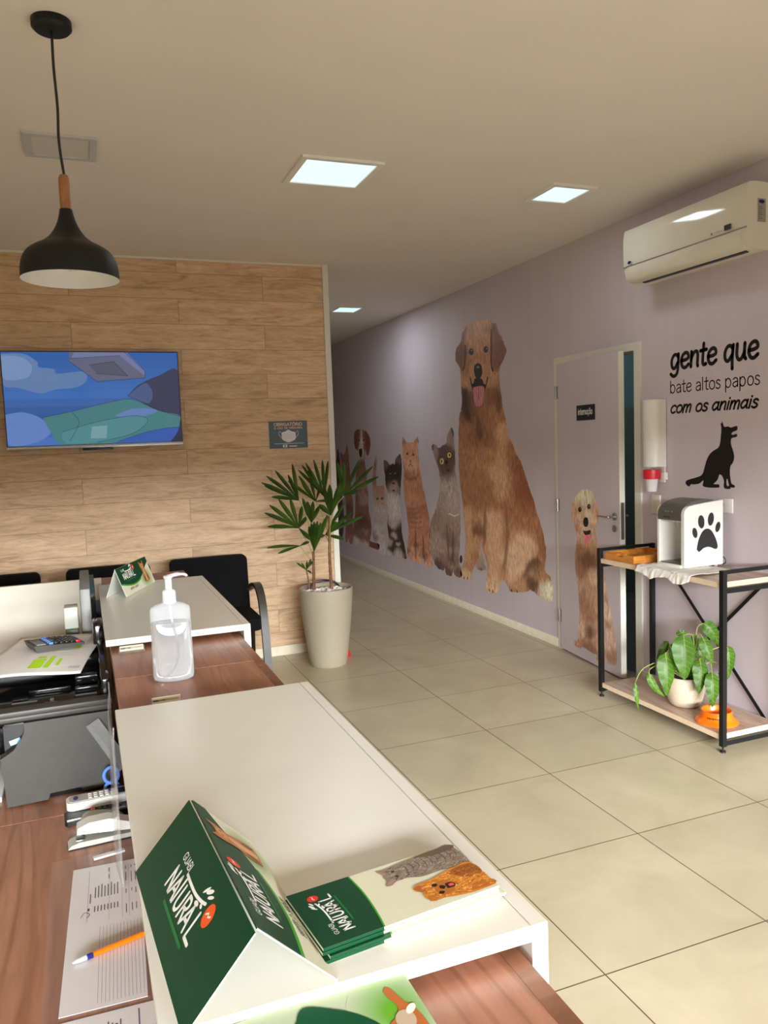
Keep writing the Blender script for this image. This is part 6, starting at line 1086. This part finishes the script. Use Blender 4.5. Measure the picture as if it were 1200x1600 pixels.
def fur(pm, poly, cols, n, ln, h, ang=0.0, seed=1):
    rnd = random.Random(seed); xs = [p[0] for p in poly]; ys = [p[1] for p in poly]; k = 0
    while k < n:
        p = (rnd.uniform(min(xs), max(xs)), rnd.uniform(min(ys), max(ys)))
        if not inside(p, poly): continue
        a = ang + rnd.uniform(-.5, .5); l = ln * rnd.uniform(.6, 1.3); w = l * .13; dx, dy = math.cos(a), math.sin(a); c = rnd.choice(cols); t = rnd.uniform(.85, 1.15)
        pm.poly([(p[0] - dy * w, p[1] + dx * w), (p[0] + dy * w, p[1] - dx * w), (p[0] + dx * l, p[1] + dy * l)], tuple(min(1, q * t) for q in rgb(*c)), h + k * 1e-7); k += 1
LB = Vector((.18, .667, 0)); LU = Vector((.197, .023, 0)).normalized(); LV = Vector((-LU.y, LU.x, 0))
def leaflet(k, label):
    z = Z7 + k * .0030; sh = (-.0035, .0045, -.0015, .0)[k]; sv = (-.006, -.0055, -.0015, 0.0)[k]
    o = LB + LU * sh + LV * sv + Vector((0, 0, z + .0026)); pm = PM().frame(o, LU, LV)
    pm.plate(0, .2, 0, .098, .0024, CREAM, 0, rgb(230, 226, 206))
    pm.plate(0, .064, -.0004, .0, .0024, GREEN, 0.00001, GREEN)
    h = .0002
    curve = smoothline([(.0636, 0), (.0672, .02), (.0702, .045), (.0715, .07), (.0705, .098)], 4)
    pm.poly([(0, 0)] + [(u + .0018, v) for u, v in curve] + [(0, .098)], LIME, h); pm.poly([(0, 0)] + curve + [(0, .098)], DGREEN, h + .0001)
    if k == 3:
        # logo reads across the leaflet
        lp = PM(); lp.frame(o + LU * .0395 + LV * .0135, LV, -LU); lp.N = Vector((0, 0, 1)); logo(lp, 0, 0, .0122, .0005, (222, 46, 34)); b = len(pm.v); pm.v += lp.v; pm.f += [[b + i for i in f] for f in lp.f]; pm.c += lp.c
        P = lambda pts, c, dh: pm.poly(smoothline(list(pts) + [pts[0]], 4)[:-1], rgb(*c), h + dh)
        P([(.1005, .091), (.106, .083), (.103, .076), (.103, .068), (.098, .060), (.104, .058), (.112, .062), (.125, .062), (.14, .056), (.16, .056), (.18, .055), (.1995, .053), (.1995, .097), (.18, .0965), (.15, .094), (.13, .092), (.118, .090), (.108, .089)], (140, 124, 112), .0003)
        fur(pm, [(.106, .083), (.104, .064), (.14, .058), (.198, .055), (.198, .095), (.15, .092), (.118, .088)], [(122, 106, 96), (164, 148, 136), (96, 80, 70), (176, 160, 146), (138, 116, 98)], 500, .0055, h + .00035, 0.2, 4)
        P([(.1005, .090), (.108, .083), (.106, .079), (.103, .083)], (168, 132, 118), .0004); P([(.099, .061), (.106, .066), (.109, .063), (.104, .060)], (168, 132, 118), .0004)
        P([(.150, .094), (.17, .086), (.1995, .088), (.1995, .0965), (.17, .0962)], (104, 84, 66), .0005)
        for j in range(9): P([(.128 + j * .008, .064 + (j % 3) * .004), (.132 + j * .008, .078), (.131 + j * .008, .090), (.1335 + j * .008, .078)], (96, 82, 72), .0004)
        for yy in (.080, .070): P([(.1165, yy - .002), (.119, yy), (.1165, yy + .002), (.1145, yy)], (58, 44, 30), .0006)
        P([(.123, .073), (.126, .075), (.123, .077)], (160, 104, 96), .0006)
        P([(.1995, .004), (.1995, .052), (.18, .054), (.165, .051), (.15, .047), (.135, .045), (.124, .044), (.119, .036), (.125, .029), (.122, .021), (.126, .013), (.132, .010), (.14, .010), (.155, .006), (.175, .003)], (206, 130, 44), .0005)
        fur(pm, [(.128, .014), (.16, .007), (.197, .006), (.197, .050), (.165, .049), (.128, .042), (.122, .034)], [(226, 150, 60), (190, 110, 36), (240, 176, 92), (168, 92, 30), (214, 138, 50)], 600, .006, h + .00055, 0.1, 9)
        P([(.119, .040), (.125, .030), (.131, .033), (.128, .042)], (170, 96, 40), .0006); P([(.124, .012), (.131, .010), (.133, .02), (.125, .02)], (184, 110, 44), .0006)
        P([(.165, .047), (.18, .03), (.1995, .03), (.1995, .05), (.18, .052)], (160, 92, 34), .0006); P([(.17, .006), (.18, .016), (.1995, .014), (.1995, .005)], (180, 104, 36), .0006)
        fur(pm, [(.166, .045), (.18, .032), (.197, .032), (.197, .049), (.18, .05)], [(150, 84, 30), (176, 104, 40), (130, 70, 26)], 90, .005, h + .00065, 0.1, 11)
        P([(.138, .018), (.140, .034), (.152, .038), (.16, .03), (.157, .018), (.147, .013)], (176, 104, 40), .0007)
        for yy in (.034, .019): P([(.1415, yy - .003), (.1455, yy), (.1415, yy + .003), (.1385, yy)], (36, 24, 16), .0008)
        P([(.147, .023), (.151, .027), (.147, .031), (.144, .027)], (26, 18, 16), .0008); P([(.151, .022), (.160, .022), (.162, .029), (.153, .031)], (60, 24, 20), .0008); P([(.155, .024), (.160, .024), (.160, .028), (.155, .028)], (210, 90, 90), .0010)
    tag(pm.build('leaflet', M['print']), label, 'leaflet', 'stack of green and cream leaflets')
for k, lab in enumerate(('lowest leaflet of the small stack, its green corner peeking out underneath', 'second leaflet from the bottom of the small stack on the near shelf', 'leaflet just under the topmost one in the stack', 'topmost green and cream leaflet with a grey cat and orange dog on it')): leaflet(k, lab)

# flyer leaning on the near edge of the white shelf
pm = PM().frame((.088, .515, WT + .0025), (.989, .10, 0), (-.03, .118, .021)); FB = rgb(152, 160, 134); pm.plate(0, .17, 0, .118, .0012, FB, 0, rgb(220, 220, 206))
glow(pm, .143, .072, .042, .046, rgb(84, 138, 34), FB, .0002, (0, .17, 0, .118), 18)
pm.poly(smoothline([(.0, .0), (.142, .0), (.140, .03), (.128, .062), (.112, .083), (.092, .098), (.075, .1075), (.066, .1045), (.058, .094), (.035, .088), (.0, .086)], 3), GREEN, .0008)
pm.poly(smoothline([(.1425, .093), (.1460, .097), (.1500, .094), (.1530, .085), (.1555, .077), (.1600, .070), (.1640, .05), (.16, .02), (.14, .0), (.13, .01), (.126, .04), (.132, .060), (.142, .066), (.1475, .075), (.1440, .085)], 3), rgb(150, 84, 40), .0010)
pm.poly(ellip(.148, .060, .009, .010), rgb(160, 140, 118), .0012); pm.poly(ellip(.157, .068, .006, .0035, 16, .6), rgb(226, 216, 186), .0013)
tag(pm.build('flyer', M['print']), 'green flyer with grass and an orange cat at the very bottom edge, leaning on shelf', 'flyer')

# ------------------------------------------------------------------ hand sanitiser bottle
sb = thing('sanitiser_bottle', 'clear oval pump bottle of hand sanitiser gel on the walnut counter', 'bottle', (.162, 1.765, WT))
BXc, BYc = .163, 1.768; sX, sY = 1.0, .62; rz = math.radians(-8)
MB().lathe([(.038, WT), (.043, WT + .003), (.0445, WT + .012), (.0440, WT + .10), (.0435, WT + .158), (.0415, WT + .164), (.03, WT + .170), (.016, WT + .174), (.0135, WT + .180)], (BXc, BYc, 0), 48, sX, sY, True, False, rz).build('bottle_body', M['bottle'], sb, angle=50)
MB().lathe([(.036, WT + .004), (.0425, WT + .010), (.0422, WT + .05), (.0420, WT + .128), (.0415, WT + .130), (.001, WT + .130)], (BXc, BYc, 0), 48, sX, sY, True, False, rz).build('gel', M['liquid'], sb, angle=50)
MB().lathe([(.0145, WT + .172), (.0145, WT + .198), (.013, WT + .2), (.0075, WT + .203), (.0075, WT + .226), (.010, WT + .228), (.010, WT + .233), (.002, WT + .235)], (BXc, BYc, 0), 24, cap0=True, cap1=True).build('pump_head', M['frost'], sb)
MB().tube(smoothline([(BXc, BYc, WT + .231), (BXc + .02, BYc - .002, WT + .2345), (BXc + .036, BYc - .003, WT + .233), (BXc + .040, BYc - .003, WT + .229)], 4), [.0055] * 5 + [.004] * 8, 10, flat=.8).build('nozzle', M['frost'], sb)
MB().tube(smoothline([(BXc, BYc, WT + .175), (BXc + .003, BYc, WT + .13), (BXc + .010, BYc, WT + .09), (BXc + .011, BYc, WT + .055), (BXc + .004, BYc, WT + .03), (BXc - .012, BYc - .002, WT + .012), (BXc - .02, BYc - .004, WT + .008)], 6), .0027, 8).build('dip_tube', M['frost'], sb)

# card holders on the walnut counter
def holder(x0, x1, y, label, rz):
    t = thing('card_holder', label, 'card holder', ((x0 + x1) / 2, y, WT), 0, 'small clear card holders')
    MB().box(x0, x1, y - .012, y + .012, WT, WT + .004, .001).build('foot_plate', M['clear'], t)
    MB().bar((x0, y + .004, WT + .010), (x1, y + .004, WT + .010), .012, .002, (0, .5, 1)).build('clip', M['clear'], t)
    pm = PM().frame((x0 + .003, y - .004, WT + .005), (1, 0, 0), (0, .75, .66)); pm.plate(0, x1 - x0 - .006, 0, .016, .0005, rgb(226, 218, 200), 0)
    for k, (a, b, c) in enumerate(((.06, .2, (60, 56, 52)), (.25, .33, (150, 140, 120)), (.38, .44, (120, 110, 100)), (.5, .72, (206, 176, 140)), (.76, .9, (196, 180, 160)))): pm.ribbon([((x1 - x0 - .006) * a, .008), ((x1 - x0 - .006) * b, .008)], .004, rgb(*c), .0003)
    pm.build('card', M['print'], t)
holder(.058, .122, 2.062, 'small clear card holder in front of the far white shelf', 0)
holder(.098, .160, 1.590, 'small clear card holder behind the near white shelf, below the sanitiser bottle', 0)

# ------------------------------------------------------------------ work desk items
# printer
pr = thing('printer', 'dark grey and glossy black inkjet printer on the lower walnut desk', 'printer', (-.11, 2.12, DT))
def PB(x0, x1, y0, y1, z0, z1, b=.004): return MB().box(x0, x1, y0, y1, z0, z1, b)
bm_ = MB(); bm_.box(-.205, .026, 1.935, 2.42, DT, .94, .004); bm_.build('body', M['black'], pr)
# front cover with a curved corner cut-out and a finger notch
fr = [(.022, .765), (-.045, .762), (-.05, .772), (-.115, .770), (-.121, .756), (-.206, .754), (-.2135, .868), (-.205, .872), (-.185, .884), (-.168, .905), (-.160, .925), (-.160, .944), (.022, .944)]
MB().prism(fr, 1.912, 1.934, lambda u, v, w: Vector((u, w + (.944 - v) * -.02 * 0, v))).build('front_cover', M['charcoal'], pr, angle=20)
mb = MB(); mb.box(-.40, .030, 1.915, 1.95, .947, .959, .002); mb.box(-.40, .032, 1.908, 1.95, .960, .974, .003); mb.build('front_lip', M['charcoal'], pr)
mb = MB(); mb.box(-.40, .026, 1.95, 2.30, .93, .962, .003); mb.build('deck', M['gloss_black'], pr)
for nm, a in (('side_wall', (.010, .032, 1.95, 2.44, .93, 1.012, .005)), ('rear_housing', (-.40, .03, 2.30, 2.44, .9, .99, .01)), ('paper_support', (.0, .03, 2.36, 2.46, .9, 1.06, .008)),
              ('paper_guide', (-.19, -.155, 2.02, 2.03, .962, .972)), ('paper_guide', (-.155, -.06, 2.06, 2.068, .962, .974, .002)), ('paper_guide', (-.05, .005, 2.02, 2.03, .962, .978, .002)), ('paper_guide', (-.05, .005, 2.10, 2.13, .962, .985, .003))): MB().box(*a).build(nm, M['gloss_black'], pr)
for a in ((-.105, -.097, 1.985, 2.0, .962, .968), (-.19, -.135, 2.005, 2.012, .962, .9645), (-.05, .0, 2.005, 2.012, .962, .9645), (-.118, -.09, 1.972, 1.985, .962, .9635)): MB().box(*a).build('metal_trim', M['silver'], pr, smooth=False)
mb = MB(); mb.box(-.26, -.205, 1.955, 1.985, .86, .93, .01); mb.box(-.205, -.162, 1.9345, 1.938, .875, .935); mb.build('control_arm', M['gloss_black'], pr)
pm = PM().frame((-.192, 1.932, .889), (1, .0, .25), (0, 0, 1)); pm.plate(0, .024, 0, .012, .001, rgb(186, 206, 214), 0); pm.poly([(.012, .0), (.024, .0), (.024, .012)], rgb(70, 150, 190), .0004); pm.build('ink_label', M['print'], pr)
# sheet with highlighter lying on the printer
def sheet(u, v):
    a, b, c, d = Vector((-.30, 2.11, 1.000)), Vector((-.036, 2.10, .998)), Vector((.036, 2.50, 1.006)), Vector((-.20, 2.52, 1.015))
    p = a * (1 - u) * (1 - v) + b * u * (1 - v) + c * u * v + d * (1 - u) * v
    p.z += .006 * math.sin(u * 4.5) * (1 - v) + .004 * math.sin(v * 5)
    return p
o = MB().grid(sheet, 16, 16).build('paper_sheet', M['paper']); sm = o.modifiers.new('thickness', 'SOLIDIFY'); sm.thickness = .0004
pm = PM()
def onsheet(u0, u1, v0, v1, col):
    P = [sheet(u, v) + Vector((0, 0, .0012)) for u, v in ((u0, v0), (u1, v0), (u1, v1), (u0, v1))]; pm.solid(P, [(0, 1, 2, 3)], rgb(*col))
pm.O = None
for a in ((.48, .60, .12, .30), (.62, .67, .12, .36), (.72, .75, .16, .30), (.78, .84, .55, .68), (.5, .58, .32, .36)): onsheet(*a, (186, 232, 40))
for k in range(6): onsheet(.86 + k * .018, .866 + k * .018, .1, .95, (150, 146, 152))
for k in range(7): onsheet(.28, .84, .38 + k * .07, .384 + k * .07, (186, 182, 190))
pm.build('marked_text', M['print'], o)
tag(o, 'white printed sheet with yellow-green highlighter marks lying on top of the printer', 'paper')
# calculator on the sheet
ca = thing('calculator', 'dark desk calculator with a red key lying on the highlighted sheet', 'calculator', (-.10, 2.36, 1.012), math.radians(18)); ca['_w'] = (0, 0, 0)
mb = MB().prism([(-.062, .0), (.065, .0), (.065, .007), (-.070, .019)], -.05, .05, lambda u, v, w: Vector((u, w, v))); mb.build('casing', M['charcoal'], ca, local=True, angle=20)
def key(mb, x, y): z = .0132 - x * .089; mb.box(x - .0055, x + .0055, y - .0055, y + .0055, z - .001, z + .005, .001)
ky = MB(); kb = MB(); kr = MB()
for i in range(6):
    for j in range(5):
        x, y = -.022 + i * .0145, -.036 + j * .018
        key(kr if (i, j) == (5, 0) else kb if i == 0 else ky, x, y)
ky.build('keys', M['black'], ca, local=True); kb.build('memory_keys', M['blue'], ca, local=True); kr.build('red_key', M['red'], ca, local=True)
MB().box(-.060, -.036, -.04, .04, .014, .0195, .001).build('display', M['grey'], ca, local=True)
# monitor, edge on
mo = thing('monitor', 'thin dark grey computer monitor seen edge-on behind the printer', 'monitor', (-.02, 2.81, DT))
MB().box(-.030, .001, 2.60, 3.03, .80, 1.125, .004).build('casing', M['grey'], mo)
MB().box(-.0305, -.0285, 2.61, 3.02, .82, 1.118).build('screen', M['gloss_black'], mo)
MB().prism([(2.62, 1.105), (3.0, 1.11), (3.0, .83), (2.62, .83)], .001, .016, lambda u, v, w: Vector((w, u, v))).build('back_shell', M['gloss_black'], mo)
MB().prism([(2.70, 1.03), (2.92, 1.03), (2.92, .86), (2.70, .86)], .016, .033, lambda u, v, w: Vector((w, u, v))).build('connector_housing', M['black'], mo)
MB().box(-.09, .034, 2.72, 2.90, DT, DT + .012, .003).build('stand_base', M['black'], mo)
MB().box(-.012, .012, 2.78, 2.84, DT + .012, .82, .003).build('stand_neck', M['black'], mo)
cb2 = thing('card_terminal', 'small light grey box with a thin green line beside the monitor', 'device', (-.06, 2.62, DT))
MB().box(-.078, -.040, 2.58, 2.64, DT, 1.005, .003).build('lower_case', M['charcoal'], cb2)
MB().box(-.079, -.039, 2.579, 2.641, 1.008, 1.075, .003).build('upper_case', M['lightgrey'], cb2)
MB().box(-.0785, -.0395, 2.5795, 2.6405, 1.005, 1.008).build('green_line', M['leaf'], cb2, smooth=False)

# air-conditioner remote (white), television remote (black)
def box_local(t, name, x0, x1, y0, y1, z0, z1, mat, b=.003): return MB().box(x0, x1, y0, y1, z0, z1, b).build(name, mat, t, local=True)
ra = thing('remote_control', 'white air-conditioner remote with small blue keys in front of the printer', 'remote control', (-.012, 1.822, DT + .016), math.radians(2)); ra['_w'] = (0, 0, 0)
mb = MB().prism(rrect(-.068, .068, -.022, .022, .016), 0, .018, lambda u, v, w: Vector((u, v, w))); mb.build('casing', M['white'], ra, local=True)
MB().prism(rrect(-.062, .064, -.017, .018, .010), .018, .0188, lambda u, v, w: Vector((u, v, w))).build('face_plate', M['lightgrey'], ra, local=True)
mb = MB()
for i in range(5):
    for j in range(3): mb.box(-.022 + i * .012, -.014 + i * .012, -.013 + j * .010, -.007 + j * .010, .0188, .0208, .0008)
mb.build('keys', M['white'], ra, local=True)
mb = MB(); mb.lathe([(.0065, .0188), (.0065, .0205)], (-.048, .0, 0), 16, .8, 1.25, cap1=True); mb.lathe([(.006, .0188), (.006, .0205)], (.025, .011, 0), 16, 1.3, .8, cap1=True); mb.build('blue_keys', M['navy'], ra, local=True)
MB().box(.042, .062, -.013, .014, .0188, .0194).build('display', M['black'], ra, local=True)
rb = thing('remote_control', 'black television remote with a red key partly under the white remote', 'remote control', (-.018, 1.785, DT), math.radians(3)); rb['_w'] = (0, 0, 0)
mb = MB().prism(rrect(-.066, .066, -.022, .022, .008), .001, .015, lambda u, v, w: Vector((u, v, w))); mb.build('casing', M['black'], rb, local=True)
mb = MB(); mb.box(-.012, -.003, .002, .016, .015, .0175, .001); mb.build('red_key', M['red'], rb, local=True)
mb = MB(); mb.box(-.062, -.005, -.0225, -.018, .010, .0152, .001); mb.box(.03, .06, -.018, -.010, .015, .016, .001); mb.build('silver_line', M['silver'], rb, local=True)
mb = MB()
for i in range(5): mb.box(.003 + i * .011, .010 + i * .011, .0, .012, .015, .0165, .001)
mb.build('keys', M['gloss_black'], rb, local=True)
MB().box(-.05, .05, -.0, .035, -.0, .001).build('underside', M['black'], rb, local=True)
# white stapler
st_ = thing('stapler', 'white and grey desk stapler beside the remotes', 'stapler', (-.024, 1.668, DT), math.radians(3)); st_['_w'] = (0, 0, 0)
mb = MB().prism([(-.052, 0), (.07, 0), (.07, .012), (-.03, .014), (-.046, .010), (-.052, .004)], -.018, .018, lambda u, v, w: Vector((u, w, v))); mb.build('base', M['lightgrey'], st_, local=True)
mb = MB().prism([(-.053, 0), (.071, 0), (.071, .003), (-.053, .003)], -.0185, .0185, lambda u, v, w: Vector((u, w, v))); mb.build('rubber_foot', M['black'], st_, local=True)
MB().box(-.036, -.02, -.013, .013, .014, .0165, .001).build('anvil', M['steel'], st_, local=True)
mb = MB().prism([(-.034, .030), (.07, .018), (.07, .034), (.03, .050), (-.01, .050), (-.032, .042)], -.016, .016, lambda u, v, w: Vector((u, w, v))); mb.build('arm', M['white'], st_, local=True, angle=25)
MB().box(-.018, .06, -.010, .010, .020, .030, .001).build('magazine', M['steel'], st_, local=True)
hp = thing('tape_dispenser', 'pale grey-green rounded plastic item between stapler and black remote', 'desk item', (-.004, 1.73, DT), 0); hp['_w'] = (0, 0, 0)
mb = MB().prism(smoothline([(-.045, 0), (-.046, .020), (-.034, .034), (.0, .032), (.035, .020), (.045, .0)], 4), -.016, .014, lambda u, v, w: Vector((u, w, v))); mb.build('shell', M['palegreen'] if 'palegreen' in M else M['lightgrey'], hp, local=True, angle=25)
# scissors with blue handles
sc2 = thing('scissors', 'scissors with light blue handle loops between the printer and the counter', 'scissors', (.02, 1.885, DT))
for dz in (.018, .052):
    mb = MB(); mb.tube([(.018 + .016 * math.cos(a), 1.876 + .004 * math.sin(a), DT + dz + .017 * math.sin(a)) for a in [k * 2 * PI / 20 for k in range(21)]], .004, 8, cap=False); mb.build('handle_loop', M['blue'], sc2)
MB().bar((.022, 1.88, DT + .035), (.03, 1.89, DT + .16), .010, .003).build('blade', M['steel'], sc2)
# ruler leaning on the printer
rl = thing('ruler', 'clear plastic ruler leaning against the right side of the printer', 'ruler', (.0, 1.86, DT))
RA, RB_ = Vector((-.0148, 1.8975, .926)), Vector((.0485, 1.856, .823))
MB().bar(RA, RB_, .032, .002, (.3, -1, .3)).build('blade', M['clear'], rl)
mb = MB(); dR = (RB_ - RA); sR = dR.cross(Vector((.3, -1, .3))).normalized()
for k in range(24): p = RA + dR * (k + .5) / 24 + sR * -.016; mb.bar(p, p + sR * (.006 if k % 2 else .004), .0009, .0004, (.3, -1, .3))
for e in (-.016, .016, .005): mb.bar(RA + sR * e, RB_ + sR * e, .0008, .0022, (.3, -1, .3))
mb.bar(RA - sR * .016, RA + sR * .016, .0012, .0022, (.3, -1, .3))
mb.build('graduations', M['grey'], rl)
# clear acrylic screen along the riser, seen edge-on
def scr(u, v):
    y = 1.46 + u * .40; z = DT + .002 + v * .275
    return Vector((.0275 - .012 * math.sin(PI * min(1, u * 1.25)) * (1 - v * .6) - .004 * (1 - u), y, z))
o = MB().grid(scr, 18, 8).build('acrylic_screen', M['clear'])
sm = o.modifiers.new('thickness', 'SOLIDIFY'); sm.thickness = .003
tag(o, 'thin clear acrylic sheet standing edge-on along the counter above the work desk', 'acrylic sheet')
# forms under a clear sheet, pen
def form(name, corners, label, part):
    t = PM(); a, b, c, d = [Vector((x, y, DT + .0012)) for x, y in corners]
    t.frame(a, b - a, d - a); w = (b - a).length; h = (d - a).dot(t.V); t.plate(0, w, 0, h, .0008, rgb(244, 242, 245), 0)
    G, D = rgb(150, 148, 152), rgb(92, 92, 98)
    if part == 'main':
        for k in range(14): t.ribbon([(.052 + k * .0055, .01), (.052 + k * .0055, .205)], .0005, G, .0003)
        t.ribbon([(.03, .225), (.03, .40)], .0006, G, .0003)
        for k in range(8): t.ribbon([(.042 + k * .0055, .30), (.042 + k * .0055, .335 + (k % 3) * .004)], .0018, D, .0003); t.ribbon([(.042 + k * .0055, .255), (.042 + k * .0055, .272)], .0018, D, .0003)
        t.ribbon([(.034, .285), (.034, .315)], .0018, D, .0003); t.ribbon([(.032, .262), (.032, .268)], .003, rgb(40, 40, 44), .0003)
        for k, (a0, a1) in enumerate(((.23, .26), (.29, .31), (.33, .37), (.38, .395))):
            for x in (.095, .105, .112, .119): t.ribbon([(x, a0 + (k + x * 100) % 3 * .004), (x, a1)], .0014, D, .0003)
        for x in (.066, .088, .1): t.ribbon([(x, .22), (x, .40)], .0004, G, .0003)
        for y in (.36, .385): t.ribbon([(.065, y), (.065, y + .014)], .0014, D, .0003)
        t.ribbon(smoothline([(.020, .245), (.026, .258), (.034, .250), (.03, .24)], 4), .0012, rgb(60, 60, 66), .0003)
    else:
        for k in range(7): t.ribbon([(.05 + k * .0055, h - .05), (.05 + k * .0055, h - .022 - (k % 3) * .004)], .0018 if k != 5 else .0036, D if k != 5 else rgb(30, 30, 34), .0003)
        t.ribbon([(.108, h - .05), (.108, h - .01)], .002, rgb(90, 90, 140), .0003)
    return tag(t.build('form_sheet', M['print']), label, 'paper', 'printed forms on the lower desk')
form('form', [(-.082, 1.150), (.040, 1.145), (.046, 1.575), (-.077, 1.566)], 'white printed form under clear plastic with an orange pen lying on it', 'main')
form('form', [(-.090, .92), (.040, .915), (.040, 1.137), (-.080, 1.137)], 'white printed form at the bottom left corner, below the sheet with the pen', 'low')
mb = MB(); mb.box(-.105, .049, .90, 1.612, DT + .0022, DT + .0028); tag(mb.build('desk_cover', M['film'], smooth=False), 'clear plastic sheet covering the printed forms on the lower desk', 'plastic sheet')
pn = thing('pen', 'clear ballpoint pen with an orange barrel lying on the printed form', 'pen', (-.01, 1.277, DT + .003))
a, b = Vector((-.060, 1.262, DT + .0075)), Vector((.044, 1.292, DT + .0075)); d = (b - a).normalized()
MB().tube([a + d * .028, b + d * .02], .0042, 10).build('barrel', M['orange'], pn)
MB().tube([a + d * .018, a + d * .027], .0044, 10).build('collar', M['navy'], pn)
MB().tube([a - d * .004, a + d * .002, a + d * .019], [.0012, .0028, .0042], 10).build('cap', M['frost'], pn)
MB().bar((.030, 1.600, DT + .004), (-.028, 1.590, DT + .004), .010, .004).build('paper_strip', M['paper'])
tag(bpy.data.objects['paper_strip'], 'narrow white strip lying on the desk just beyond the printed form', 'paper')
mb = MB(); mb.box(-.33, -.222, 1.96, 2.24, DT, DT + .012, .001); tag(mb.build('paper_pile', M['paper']), 'small pile of white paper at the left edge beside the printer', 'paper')

for o in bpy.data.objects:
    if '_w' in o: del o['_w']
